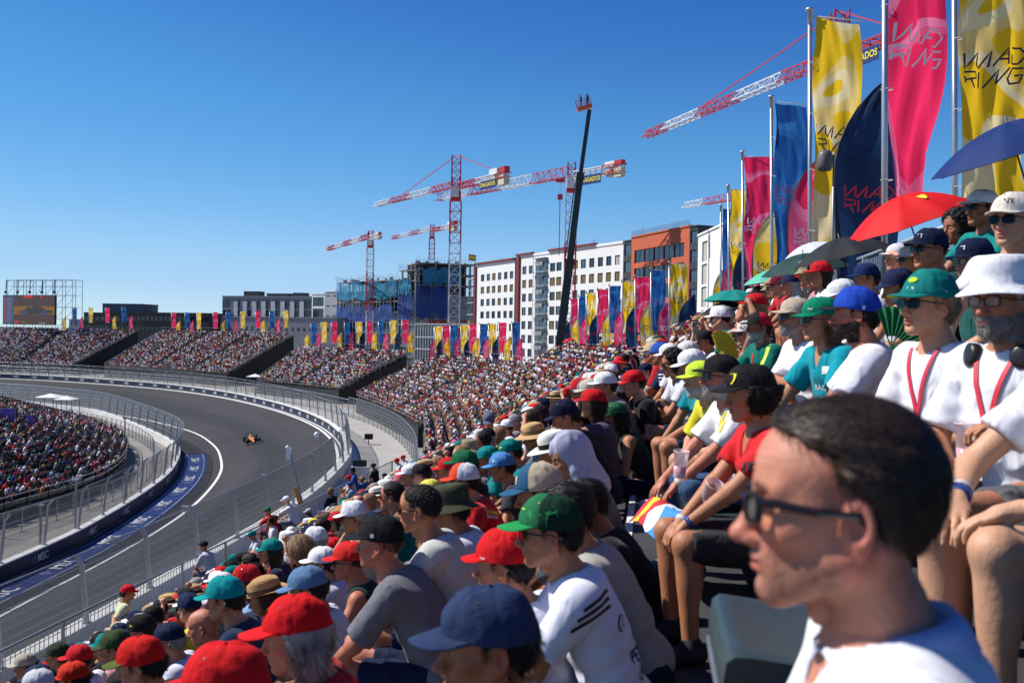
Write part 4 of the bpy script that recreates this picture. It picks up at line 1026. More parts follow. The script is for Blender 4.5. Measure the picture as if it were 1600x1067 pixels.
def make_feather(color, seed, w=.95, hgt=3.9, zb=0.0):
    r = random.Random(seed); a1, a2 = r.random()*6, r.random()*6
    def edge(s):                  # curved pole, s 0..1 from cloth bottom to tip
        z = hgt*(1-(1-s)**1.35) if s > 0 else 0; z = hgt*s**.92
        x = w*.95*max(0, (s-.55)/.45)**2.3 if s > .55 else 0.0
        return x-.10*math.sin(s*3.1), z
    def surf(u, v, off=0.0):      # u across 0..w, v height 0..hgt
        s = min(1, max(0, v/hgt))**(1/.92); x0, _ = edge(s); x1 = w*(.98+.03*math.sin(v*2+a1))
        f = min(1, max(0, u/w)); x = x0+(x1-x0)*f
        return (x, .07*math.sin(2.4*v+a1+3*f)*f+.03*math.sin(8*f+v*1.5+a2)-.1*f-off, v+zb-.12*f*(1-s))
    root = empty('feather_flag')
    pts = [(0, 0, -1.1+zb)]+[(edge(s)[0]-.01, 0, edge(s)[1]+zb) for s in np.linspace(0, 1, 14)]
    MB().tube(pts, [.024]*4+[.018]*5+[.011]*6, 6).build('pole', M_black, root)
    nu, nv_ = 10, 34; V = []; uv = []
    for i in range(nu+1):
        for j in range(nv_+1):
            V.append(surf(w*i/nu, hgt*j/nv_)); uv.append((w*i/nu+2, hgt*j/nv_))
    Fq = np.array([(i*(nv_+1)+j, (i+1)*(nv_+1)+j, (i+1)*(nv_+1)+j+1, i*(nv_+1)+j+1) for i in range(nu) for j in range(nv_)])
    c = link('flag_cloth', new_mesh('flag_cloth', V, Fq, [FC[color]], smooth=True, uv=np.array(uv)[Fq.ravel()]), root)
    lg = logo_mb(lambda u, v: surf(u, v, .012), w*.52, hgt*.5, w*.74, .028); lg.build('lettering', LOGO_C[color], c)
    return root
PB_ = {(c, k): make_banner(c, i*7+k) for i, c in enumerate(('yellow', 'pink', 'blue')) for k in range(2)}
PF_ = {c: make_feather(c, i*5+1) for i, c in enumerate(('yellow', 'pink', 'navy'))}
CHM = child_map(); _used = set()
def put(proto, key, loc, rz, label, cat, group, sc=1.0):
    if key in _used: o = copy_tree(proto, CHM)
    else: o = proto; _used.add(key)
    o.location = loc; o.rotation_euler = (R(random.uniform(-.5, .5)), R(-1.2+random.uniform(-.4, .4)), rz); o.scale = (sc, sc, sc); tag(o, label, cat, group); return o
ORD = ['first', 'second', 'third', 'fourth', 'fifth', 'sixth', 'seventh', 'eighth', 'ninth', 'tenth', 'eleventh', 'twelfth', 'thirteenth', 'fourteenth', 'fifteenth', 'sixteenth', 'seventeenth']
def banner_row(items, where, group):
    """items: (px, ytop, Y, colour, yaw) from the near end"""
    n = {}
    for i, (px, yt, Y, c, *yaw) in enumerate(items):
        p = W(px, yt, Y); n[c] = n.get(c, 0)+1; k = (c, i % 2)
        put(PB_[k], k, (p[0]+.15, p[1], p[2]-7.25), R(yaw[0] if yaw else random.uniform(12, 30)), f'tall {c} banner, {ORD[n[c]-1]} of its colour by {where}', 'banner', group)
def feather_row(items, where, group, dz=4.05):
    n = {}
    for i, (px, yt, Y, c, *yaw) in enumerate(items):
        p = W(px, yt, Y); n[c] = n.get(c, 0)+1
        put(PF_[c], ('f', c), (p[0]+.08, p[1], p[2]-3.95), R(yaw[0] if yaw else random.uniform(5, 30)), f'curved {c} feather flag, {ORD[n[c]-1]} of its colour by {where}', 'flag', group)
banner_row([(1381.5, -230, 13.3, 'pink', 34), (1494, -144, 15.6, 'yellow', 0), (1265, 16, 19.7, 'yellow', 14), (1206, 151, 25.8, 'blue', 18), (1161, 237, 34.2, 'pink', 16), (1139.5, 290, 40, 'yellow', 22), (1125, 321, 45.6, 'blue', 20)],
           'the near stand', 'banners behind the near stand')
feather_row([(1316, 106, 15.4, 'navy', 10), (1236, 228, 22, 'pink', 14), (1181, 312, 29, 'yellow', 14), (1150, 362, 36.5, 'navy', 12), (1131, 388, 42, 'pink', 12), (1118, 405, 46, 'yellow', 14)],
            'the near stand', 'feather flags behind the near stand')
banner_row([(1045, 409, 66, 'yellow', 0), (1016.5, 419, 74, 'blue'), (992.5, 430, 80, 'pink'), (971.5, 437, 86, 'yellow'), (951.5, 444, 94, 'blue'), (933, 450, 99, 'pink'), (916, 455, 105, 'yellow'), (903, 461, 110, 'blue'), (891, 465, 117, 'pink')],
           'the terracotta block', 'banners behind the second stand')
feather_row([(1063, 458, 62, 'navy', -10), (1030, 467, 69, 'pink', -10), (1002, 470, 76, 'yellow'), (980, 476, 82, 'navy'), (960.5, 482, 89, 'pink'), (942.5, 484, 95, 'yellow'), (922.5, 490, 101, 'navy'), (906.5, 492, 107, 'pink'), (894, 495, 112, 'yellow'), (884, 497, 118, 'navy')],
            'the terracotta block', 'feather flags behind the second stand')
c3 = ('blue', 'pink', 'yellow')
banner_row([(px, yt, 137+(803-px)*.21, c3[i % 3]) for i, (px, yt) in enumerate(((800, 502), (779, 502.5), (763.5, 504), (749, 504.5), (733, 505), (719.5, 506), (703.5, 507), (691, 507.5), (679, 508)))],
           'the white apartment block', 'banners in front of the white block')
feather_row([(px, yt, 135+(811-px)*.21, ('pink', 'yellow', 'navy')[i % 3]) for i, (px, yt) in enumerate(((806, 527), (788, 526), (770, 527), (755, 527), (739, 527), (726, 528), (710, 528), (694, 527), (683, 529), (673, 528)))],
            'the white apartment block', 'feather flags in front of the white block')
banner_row([(628, 498.5, 187, 'pink'), (609, 499, 191, 'yellow'), (591, 500, 195, 'blue'), (572.5, 501, 199, 'pink'), (556.5, 501.5, 202, 'yellow'), (538, 502, 206, 'blue'), (518, 502, 211, 'pink'), (501.5, 502, 214, 'yellow'), (486, 504, 218, 'blue')],
           'the netted shell', 'banners in front of the netted shell')
feather_row([(637, 517, 186, 'yellow'), (618, 518, 190, 'navy'), (599, 518, 194, 'pink'), (581, 518, 198, 'yellow'), (563, 518, 202, 'navy'), (545, 518, 206, 'pink'), (527, 519, 210, 'yellow'), (494, 519, 216, 'pink'), (476, 521, 220, 'yellow')],
            'the netted shell', 'feather flags in front of the netted shell')
banner_row([(443, 484, 253, 'yellow'), (421, 485, 255, 'blue'), (399, 485, 257, 'pink'), (375, 485.5, 259, 'yellow'), (353, 486, 262, 'blue'), (333, 487, 265, 'pink'), (307, 488, 270, 'yellow'), (289, 487.5, 273, 'blue'), (268, 487.5, 277, 'pink')],
           'the grey hotel', 'banners below the hotel')
feather_row([(432, 497, 254, 'pink'), (408, 499, 256, 'yellow'), (365, 500, 261, 'pink'), (346, 500, 264, 'yellow'), (297, 500, 272, 'pink'), (276, 501, 276, 'yellow')], 'the grey hotel', 'feather flags below the hotel')
banner_row([(190.5, 479, 292, 'blue'), (164.5, 480, 294, 'pink'), (138.5, 480, 296, 'yellow'), (113, 480.5, 298, 'blue')], 'the big screen', 'banners beside the big screen')
feather_row([(202, 493, 291, 'pink'), (176, 493, 293, 'yellow'), (125, 494, 297, 'pink'), (98, 494, 299, 'yellow')], 'the big screen', 'feather flags beside the big screen')
# ================================================================== people: smooth distance fields turned into one continuous skin
def snet(fn, lo, hi, h):
    lo = np.array(lo, np.float32); n = np.maximum(np.ceil((np.array(hi)-lo)/h).astype(int)+1, 3)
    ax = [lo[i]+h*np.arange(n[i], dtype=np.float32) for i in range(3)]
    c4 = 4; axc = [a[np.minimum(np.arange(0, len(a)+c4-1, c4), len(a)-1)] for a in ax]
    X, Y, Z = np.meshgrid(*axc, indexing='ij'); Dc = fn(np.stack([X.ravel(), Y.ravel(), Z.ravel()], 1)).reshape(X.shape)
    for i in range(3):                                    # coarse look first, fine values only near the surface
        near_ = np.minimum((np.arange(n[i])+c4//2)//c4, Dc.shape[i]-1); Dc = np.take(Dc, near_, axis=i)
    D = Dc.astype(np.float32); need = np.argwhere(np.abs(D) < h*c4*1.25+.004)
    P = np.stack([ax[i][need[:, i]] for i in range(3)], 1); D[need[:, 0], need[:, 1], need[:, 2]] = fn(P)
    ins = D < 0; c = ins[:-1, :-1, :-1].astype(np.int8)
    s = sum(ins[a:n[0]-1+a, b:n[1]-1+b, d:n[2]-1+d].astype(np.int8) for a in (0, 1) for b in (0, 1) for d in (0, 1))
    act = (s > 0) & (s < 8); idx = np.argwhere(act)
    if len(idx) == 0: return np.zeros((0, 3)), np.zeros((0, 4), int)
    acc = np.zeros((len(idx), 3), np.float32); cnt = np.zeros(len(idx), np.float32)
    cor = [(a, b, d) for a in (0, 1) for b in (0, 1) for d in (0, 1)]
    for a in cor:
        for axi in range(3):
            if a[axi]: continue
            b = list(a); b[axi] = 1
            da = D[idx[:, 0]+a[0], idx[:, 1]+a[1], idx[:, 2]+a[2]]; db = D[idx[:, 0]+b[0], idx[:, 1]+b[1], idx[:, 2]+b[2]]
            m = (da < 0) != (db < 0); t = np.where(m, da/(da-db+1e-12), 0)
            p = idx+np.array(a); p = p.astype(np.float32); p[:, axi] += t
            acc[m] += p[m]; cnt[m] += 1
    V = lo+h*acc/cnt[:, None]
    vid = -np.ones(act.shape, int); vid[act] = np.arange(len(idx)); F = []
    for axi in range(3):
        o = [i for i in range(3) if i != axi]
        sl0 = [slice(None)]*3; sl1 = [slice(None)]*3; sl0[axi] = slice(0, -1); sl1[axi] = slice(1, None)
        A = ins[tuple(sl0)]; B = ins[tuple(sl1)]; e = np.argwhere(A != B)
        e = e[(e[:, o[0]] > 0) & (e[:, o[1]] > 0) & (e[:, o[0]] < n[o[0]]-1) & (e[:, o[1]] < n[o[1]]-1)]
        q = []
        for d0, d1 in ((-1, -1), (0, -1), (0, 0), (-1, 0)):
            c = e.copy(); c[:, o[0]] += d0; c[:, o[1]] += d1; q.append(vid[c[:, 0], c[:, 1], c[:, 2]])
        q = np.stack(q, 1); fl = A[e[:, 0], e[:, 1], e[:, 2]]
        if axi == 1: fl = ~fl
        q[~fl] = q[~fl][:, ::-1]; F.append(q)
    F = np.concatenate(F); return V, F[(F >= 0).all(1)]
def rc(P, a, b, r1, r2):
    a = np.asarray(a, np.float32); b = np.asarray(b, np.float32); ba = b-a; pa = P-a
    h = np.clip(pa@ba/(ba@ba+1e-9), 0, 1); return np.linalg.norm(pa-h[:, None]*ba, axis=1)-(r1+(r2-r1)*h)
def el(P, c, r, M=None):
    q = P-np.asarray(c, np.float32)
    if M is not None: q = q@M
    r = np.asarray(r, np.float32); k0 = np.linalg.norm(q/r, axis=1); k1 = np.linalg.norm(q/(r*r), axis=1)+1e-9
    return k0*(k0-1)/k1
def sm(a, b, k):
    h = np.clip(.5+.5*(b-a)/k, 0, 1); return b+(a-b)*h-k*h*(1-h)
def smx(a, b, k): return -sm(-a, -b, k)
def rotm(yaw=0, pitch=0, roll=0):
    """columns: local axes in the parent; yaw about z, then pitch (nose down +), then roll"""
    cy, sy, cp, sp, cr_, sr = math.cos(yaw), math.sin(yaw), math.cos(pitch), math.sin(pitch), math.cos(roll), math.sin(roll)
    Rz = np.array([[cy, -sy, 0], [sy, cy, 0], [0, 0, 1]]); Ry = np.array([[cp, 0, sp], [0, 1, 0], [-sp, 0, cp]]); Rx = np.array([[1, 0, 0], [0, cr_, -sr], [0, sr, cr_]])
    return Rz@Ry@Rx
_nl = rng.random((32, 32, 32)).astype(np.float32)
def noise3(P, f, s=0.0):
    Q = P*np.asarray(f, np.float32)+s; i = np.floor(Q).astype(int); t = Q-i; t = t*t*(3-2*t); r = 0
    for a in (0, 1):
        for b in (0, 1):
            for c in (0, 1):
                w_ = (t[:, 0] if a else 1-t[:, 0])*(t[:, 1] if b else 1-t[:, 1])*(t[:, 2] if c else 1-t[:, 2])
                r = r+w_*_nl[(i[:, 0]+a) % 32, (i[:, 1]+b) % 32, (i[:, 2]+c) % 32]
    return r*2-1
# ---- head: origin between the ears, nose to +x, left ear +y, chin at z -.11, crown at z +.125
HEADS = {'man': dict(age=.35, jaw=1.0, nose=1.0, brow=1.0, chin=1.0, cheek=1.0, w=1.0, lip=1.0), 'big': dict(age=.8, jaw=1.12, nose=1.12, brow=1.15, chin=1.1, cheek=1.1, w=1.05, lip=.9),
         'old': dict(age=1.0, jaw=1.0, nose=1.25, brow=1.2, chin=1.0, cheek=1.05, w=1.0, lip=.8), 'woman': dict(age=.0, jaw=.84, nose=.8, brow=.45, chin=.85, cheek=1.0, w=.95, lip=1.3),
         'youth': dict(age=.05, jaw=.9, nose=.92, brow=.6, chin=.9, cheek=.92, w=.95, lip=1.2)}
def head_fn(hp):
    j, nz, br, ch, ck, ww, lp = [hp[k] for k in ('jaw', 'nose', 'brow', 'chin', 'cheek', 'w', 'lip')]
    def f(P):
        P = P.copy(); S = P.copy(); S[:, 1] = np.abs(S[:, 1])/ww
        d = el(S, (-.014, 0, .034), (.098, .076, .092))
        d = sm(d, el(S, (.036, 0, .046), (.056, .062, .060)), .03)
        d = sm(d, el(S, (.034, 0, -.028), (.053, .056*ck, .070)), .03)
        d = sm(d, rc(S, (-.004, .052*j, -.045), (.066, .014, -.093), .022, .017), .03)
        d = sm(d, el(S, (.072+.006*(ch-1), 0, -.094), (.021, .024, .018*ch)), .018)
        d = sm(d, el(S, (.052, .043, -.014), (.026, .020*ck, .022)), .022)
        d = sm(d, el(S, (.066, 0, -.060), (.028, .034, .028)), .02)
        d = sm(d, rc(S, (.082, .010, .027), (.066, .044, .031), .0075*br+.003, .007*br+.002), .014)
        d = -sm(-d, el(S, (.096, .031, .008), (.022, .019, .0145)), .014)     # sockets
        d = sm(d, el(S, (.0725, .031, .008), (.0145, .0165, .0125)), .006)        # eyeballs under the lids
        d = sm(d, rc(S, (.084, 0, .020), (.100+.007*nz, 0, -.026), .0075, .0115*.5+.006*nz), .012)   # nose bridge
        d = sm(d, el(S, (.104+.007*nz, 0, -.031), (.0135, .0115, .0105)), .010)
        d = sm(d, el(S, (.093+.003*nz, .0125, -.036), (.0125, .0078, .0085)), .008)
        d = -sm(-d, el(S, (.099+.004*nz, .0062, -.044), (.006, .0034, .004)), .003)
        d = sm(d, el(S, (.0905, .0, -.0555), (.0115, .023, .0055+.0018*lp)), .006)
        d = sm(d, el(S, (.0885, .0, -.0685), (.0115, .019, .0055+.0025*lp)), .006)
        d = -sm(-d, el(S, (.104, 0, -.0620), (.014, .026, .0014)), .0035)
        d = -sm(-d, el(S, (.096, 0, -.079), (.010, .018, .005)), .008)
        # ear
        Me = rotm(-.38, 0.0, 0.05); ea = el(S, (-.012, .079, -.006), (.019, .0085, .033), Me)
        ea = -sm(-ea, el(S, (-.009, .089, -.002), (.0115, .0095, .020), Me), .004)
        ea = sm(ea, rc(S, (-.004, .073, -.022), (-.012, .077, -.032), .0065, .006), .008)
        ea = sm(ea, el(S, (-.001, .0755, -.006), (.005, .004, .009)), .005)
        d = sm(d, ea, .006)
        ag = hp['age']
        if ag:
            d = -sm(-d, rc(S, (.101, .019, -.033), (.084, .034, -.068), .0012*ag, .0016*ag)+.0004, .005*ag)       # fold beside the mouth
            d = -sm(-d, rc(S, (.0905, .020, -.006), (.078, .046, -.004), .001*ag, .001*ag)+.0004, .004*ag)
            fl = np.clip((S[:, 0]-.05)/.03, 0, 1)*np.exp(-((S[:, 2]-.062)/.022)**2); d = d+np.sin(S[:, 2]*620+S[:, 1]*20)*.0007*ag*fl
            d = d+noise3(S, 38, 3.0)*.0014*ag
        # neck
        d = sm(d, rc(S, (-.028, .012, -.045), (-.050, .016, -.175), .046, .050), .028)
        d = sm(d, rc(S, (-.038, .058, -.035), (.000, .012, -.165), .012, .012), .02)
        d = sm(d, el(S, (.022, 0, -.118), (.012, .014, .018)), .02)
        return d
    return f
_hd = {}
def head_mesh(kind='man', h=.0045, brows=(.25, .2, .18), stubble=0.0):
    key = (kind, h, stubble > 0)
    if key not in _hd:
        V, F = snet(head_fn(HEADS[kind]), (-.125, -.10, -.19), (.125, .10, .14), h)
        x, y, z = V[:, 0], np.abs(V[:, 1]), V[:, 2]
        T = np.ones((len(V), 3), np.float32)
        lips = np.exp(-(((z+.0625)/.0095)**2)**1.6)*np.exp(-((y/.024)**2)**2)*(x > .082)
        T = T*(1-lips[:, None]*np.array([.10, .45, .38])*1.0)
        bz = .031-.25*np.maximum(0, y-.03); bro = np.exp(-(((z-bz)/.0048)**2)**1.5)*np.clip((y-.010)/.006, 0, 1)*np.clip((.052-y)/.008, 0, 1)*(x > .055)
        T = T*(1-bro[:, None]*np.array([.72, .75, .75]))
        red = np.exp(-((z+.034)/.02)**2-(y/.02)**2)*(x > .09)+.7*np.exp(-((z+.025)/.022)**2-((y-.045)/.02)**2)*(x > .03)+1.0*((y > .073)*np.exp(-((x+.01)/.03)**2))
        T = T*(1-np.clip(red, 0, 1)[:, None]*np.array([-.02, .22, .20]))
        mott = noise3(V, 45, 2)*.6+noise3(V, 140, 5)*.5; T = T*(1-np.clip(mott, -.7, 1)[:, None]*np.array([.05, .13, .13]))
        if stubble:
            st = np.clip((-.030-z)/.02, 0, 1)*np.clip((z+.125)/.02, 0, 1)*np.clip((x+.005)/.02, 0, 1)*(1-lips)
            st = st*(.62+.38*noise3(V, 150)); T = T*(1-stubble*st[:, None]*np.array([.62, .52, .42]))
        cap = (z > .045) & False
        _hd[key] = (V, F, T)
    return _hd[key]
def put_verts(V, Rm, t, s=1.0): return (V*s)@np.asarray(Rm).T+np.asarray(t)
# ---- hands: wrist at the origin, fingers to +x, thumb to +y, palm faces -z
def hand_fn(curl=(.35, .4, .45, .5), thumb=.4, spread=.05):
    def f(P):
        d = el(P, (.045, .0, 0), (.048, .040, .0165)); d = sm(d, rc(P, (-.03, 0, 0), (.02, 0, 0), .024, .024), .02)
        L = ((.036, .024, .019), (.042, .028, .021), (.038, .026, .020), (.030, .020, .017))
        for k, (ls, c) in enumerate(zip(L, curl)):
            y = .030-.020*k; p = np.array([.078-(.006 if k == 3 else 0)-(.003 if k == 0 else 0), y, .002]); a = 0.0; r = .0090-.0008*(k == 3)
            g = None; yaw = spread*(1.5-k)
            for q, l in enumerate(ls):
                a += c*(1.0 if q else .7); e = p+l*np.array([math.cos(a)*math.cos(yaw), math.sin(yaw), -math.sin(a)])
                s = rc(P, p, e, r, r-.0009); g = s if g is None else sm(g, s, .004); p = e; r -= .0009
            d = sm(d, g, .007)
        p = np.array([.018, .030, -.004]); g = None; r = .0115
        for l, (dx, dy, dz) in ((.034, (.72, .62, -.25)), (.028, (.9, .25, -.3-thumb*.5)), (.022, (.92, .0, -.3-thumb))):
            v = np.array([dx, dy, dz]); v /= np.linalg.norm(v); e = p+v*l; s = rc(P, p, e, r, r-.0012); g = s if g is None else sm(g, s, .005); p = e; r -= .0014
        return sm(d, g, .010)
    return f
_hands = {}
def hand_mesh(kind='relaxed', h=.0045):
    if (kind, h) not in _hands:
        prm = {'relaxed': ((.30, .36, .42, .48), .3, .04), 'grip': ((.85, .9, .95, 1.0), .9, .02), 'open': ((.08, .06, .08, .12), .1, .10), 'clasp': ((.6, .65, .7, .72), .6, .0)}[kind]
        _hands[(kind, h)] = snet(hand_fn(*prm), (-.06, -.06, -.11), (.20, .085, .035), h)
    return _hands[(kind, h)]
# ---- body posture
def nrm(v): v = np.asarray(v, float); return v/(np.linalg.norm(v)+1e-9)
def bend(a, b, l1, l2, hint):
    """middle joint of a two-bone chain from a to b"""
    a = np.asarray(a, float); b = np.asarray(b, float); d = b-a; L = min(np.linalg.norm(d), (l1+l2)*.995); u = nrm(d); b = a+u*L
    x = (l1*l1-l2*l2+L*L)/(2*L); y = math.sqrt(max(0, l1*l1-x*x)); h = np.asarray(hint, float); h = h-u*(h@u); return a+u*x+nrm(h)*y, b
def posture(p):
    """p: dict(lean, side, stand, arms=(left, right), w (build width), hy, hp, hr (head yaw pitch roll), knees)"""
    J = {}; ln = p.get('lean', .25); sd = p.get('side', 0.0); bw = p.get('w', 1.0); sc = p.get('h', 1.0)
    z0 = .92 if p.get('stand') else .10
    P0 = np.array([0, 0, z0]); u = nrm((math.sin(ln), sd, math.cos(ln))); u2 = nrm((math.sin(ln*1.25), sd, math.cos(ln*1.25)))
    tw = p.get('twist', 0.0); lat = np.array([-math.sin(tw), math.cos(tw), 0.0])
    J['pel'] = P0; J['waist'] = P0+u*.18*sc; J['chest'] = P0+u*.34*sc; J['neck'] = J['chest']+u2*.155*sc
    for s, nme in ((1, 'L'), (-1, 'R')):
        sh = J['chest']+u2*.115*sc+lat*s*.165*bw+np.array([0, 0, p.get('shrug', 0)]); J['sh'+nme] = sh
        hip = P0+np.array([.02, s*.085, -.01]); J['hip'+nme] = hip
        if p.get('stand'):
            st = p.get('stride', .06)*s; kn = hip+np.array([st*.6, s*.02, -.43]); an = kn+np.array([st*.2-.03, 0, -.42])
        else:
            kx, ky, kz = p.get('knees', (.43, .13, .02)); kn = hip+np.array([kx, s*(ky-.085), kz]); an = kn+np.array(p.get('shin', (-.03, 0, -.43)))*np.array([1, s, 1])
        J['kn'+nme] = kn; J['an'+nme] = an
        arm = p.get('arms', ('knee', 'knee'))[0 if s == 1 else 1]
        tgt, hint = {'knee': (kn+np.array([-.05, -s*.01, .09]), (-.3, s*1.0, -.3)), 'lap': (J['hip'+nme]+np.array([.26, -s*.05, .11]), (-.4, s*1.0, -.4)),
                     'clasp': (np.array([kn[0]-.02, s*.035, kn[2]+.05]), (-.2, s*1.0, -.4)), 'cross': (J['chest']+np.array([.20, -s*.12, -.08]), (.3, s*1.0, -.8)),
                     'chin': (J['neck']+np.array([.14, s*.03, .02]), (.5, s*.6, -1)), 'up': (J['neck']+np.array([.30, s*.10, .16]), (.1, s*.7, -1)), 'visor': (J['neck']+np.array([.14, s*.10, .20]), (.3, s*1.0, -.3)),
                     'down': (sh+np.array([.02, s*.06, -.55]), (-1, s*.3, 0)), 'back': (P0+np.array([-.14, s*.03, .10]), (-.3, s*1.0, 0)), 'reach': (kn+np.array([.12, -s*.02, -.02]), (-.3, s*.8, -.3)),
                     'phone': (J['neck']+np.array([.33, s*.07, .10]), (.1, s*.8, -1)), 'fan': (J['neck']+np.array([.24, s*.16, -.02]), (.1, s*.8, -1)), 'cup': (J['hip'+nme]+np.array([.28, s*.10, .28]), (-.5, s*.9, -.6))}[arm] if isinstance(arm, str) else (np.array(arm[0]), arm[1])
        el_, wr = bend(sh, tgt, .285*sc, .255*sc, hint); J['el'+nme] = el_; J['wr'+nme] = wr
    hd = J['neck']+u2*.045+np.array([.045+.03*math.sin(ln), 0, .125])
    J['head'] = hd+np.array(p.get('hoff', (0, 0, 0))); J['hR'] = rotm(p.get('hy', 0), p.get('hp', 0), p.get('hr', 0)); J['u'] = u; J['u2'] = u2; J['lat'] = lat; J['bw'] = bw; J['fat'] = p.get('fat', 1.0); J['sc'] = sc
    J['stand'] = bool(p.get('stand')); return J
def torso(P, J, g=0.0, k=.05):
    bw, ft = J['bw'], J['fat']; R_ = np.stack([np.cross(J['lat'], J['u']), J['lat'], J['u']], 1); R2 = np.stack([np.cross(J['lat'], J['u2']), J['lat'], J['u2']], 1)
    d = el(P, J['pel']+(0, 0, .02), (.115*ft+g, .165*bw+g, .115+g), R_)
    d = sm(d, el(P, J['waist'], (.105*ft+g, .135*bw*ft**.5+g, .14+g), R_), k)
    d = sm(d, el(P, J['chest']+J['u']*.0, (.110*ft**.5+g, .160*bw+g, .175+g), R_), k)
    d = sm(d, rc(P, J['shL'], J['shR'], .052+g, .052+g), .06)
    d = sm(d, rc(P, J['chest']+J['u2']*.12+np.array([-.02, 0, 0]), J['neck']+J['u2']*.03, .085+g*.7, .055+g*.4), .05)
    return d
def body_fn(J, hands=False):
    def f(P):
        d = torso(P, J)
        for s in 'LR':
            g = rc(P, J['sh'+s], J['el'+s], .048, .037); g = sm(g, rc(P, J['el'+s], J['wr'+s], .040, .024), .02); d = sm(d, g, .03)
            g = rc(P, J['hip'+s], J['kn'+s], .083, .056); g = sm(g, rc(P, J['kn'+s], J['an'+s], .054, .035), .025)
            mid = J['kn'+s]*.68+J['an'+s]*.32; g = sm(g, el(P, mid+np.array([-.02, 0, 0]), (.048, .048, .11)), .03); d = sm(d, g, .04)
            if not hands: d = sm(d, el(P, J['wr'+s]+nrm(J['wr'+s]-J['el'+s])*.06, (.045, .045, .04)), .02)
        hn = J['head']+J['hR']@np.array([-.045, 0, -.10]); d = sm(d, rc(P, hn, J['neck'], .050, .058), .035)
        return d
    return f
def shirt_fn(J, g=.014, sleeve=.62, neckr=.075, vneck=0.0, hem=-.02, seed=0.0, folds=1.0, tank=False):
    def f(P):
        d = torso(P, J, g)
        if not tank:
            for s in 'LR':
                e = J['sh'+s]+(J['el'+s]-J['sh'+s])*min(1, sleeve); q = rc(P, J['sh'+s], e, .055+g, .052+g+.004)
                if sleeve > 1: w_ = J['el'+s]+(J['wr'+s]-J['el'+s])*(sleeve-1); q = sm(q, rc(P, J['el'+s], w_, .046+g, .032+g), .02)
                else: dd = nrm(J['el'+s]-J['sh'+s]); q = smx(q, (P-e)@dd, .006)
                d = sm(d, q, .035)
        else:
            for s, sg in (('L', 1), ('R', -1)): d = smx(d, -((np.linalg.norm((P-J['sh'+s]-J['lat']*sg*.035)*np.array([1, 1, .8]), axis=1))-.075), .02)
        if folds:
            n = noise3(P+0.0, (9, 7, 9), seed)*.008+(np.abs(noise3(P, (17, 13, 11), seed+3))-.3)*.009
            c = (P-J['waist'])@J['u']; n = n+np.sin(c*58+noise3(P, 7, seed+9)*2.6)*.005*np.clip(1-np.abs(c-.02)/.16, 0, 1)
            d = d+n*folds*np.clip((np.linalg.norm(P-J['neck'], axis=1)-.07)/.10, .15, 1)
        nk = J['neck']+J['u2']*.02; ax_ = nrm(J['head']-nk+np.array([-.02, 0, 0]))
        q = P-nk; al = q@ax_; rad = np.linalg.norm(q-al[:, None]*ax_, axis=1); hole = np.where(al > -.03, rad-(neckr+.35*np.maximum(al, 0)), 1)
        if vneck: fr = q@np.cross(J['lat'], J['u2']); hole = np.minimum(hole, np.where((fr > 0) & (al < .0), np.abs(q@J['lat'])-(.055+al*.055/vneck), 1))
        d = smx(d, -hole, .006)
        cut = J['pel'][2]+hem; d = smx(d, cut-P[:, 2], .01)
        return d
    return f
def legs_fn(J, g=.014, to=.85, seed=2.0):
    def f(P):
        d = el(P, J['pel'], (.125+g, .17*J['bw']+g, .12+g))
        for s in 'LR':
            k_ = J['hip'+s]+(J['kn'+s]-J['hip'+s])*min(1, to); q = rc(P, J['hip'+s], k_, .086+g, (.066 if to <= 1 else .058)+g)
            if to > 1: a = J['kn'+s]+(J['an'+s]-J['kn'+s])*(to-1); q = sm(q, rc(P, J['kn'+s], a, .057+g, .046+g), .03)
            else: q = smx(q, (P-k_)@nrm(J['kn'+s]-J['hip'+s]), .006)
            d = sm(d, q, .03)
        d = d+noise3(P, (16, 16, 16), seed)*.005+noise3(P, (40, 30, 40), seed+1)*.002
        return smx(d, P[:, 2]-(J['pel'][2]+.075), .01)
    return f
def shoe_V(J, s):
    a = J['an'+s]; mb = None
    def f(P):
        d = rc(P, a+np.array([-.03, 0, -.03]), a+np.array([.15, 0, -.055]), .045, .036); d = sm(d, rc(P, a, a+np.array([0, 0, .02]), .045, .042), .03); return smx(d, (a[2]-.085)-P[:, 2], .006)
    return snet(f, a+np.array([-.12, -.08, -.11]), a+np.array([.24, .08, .10]), .012)
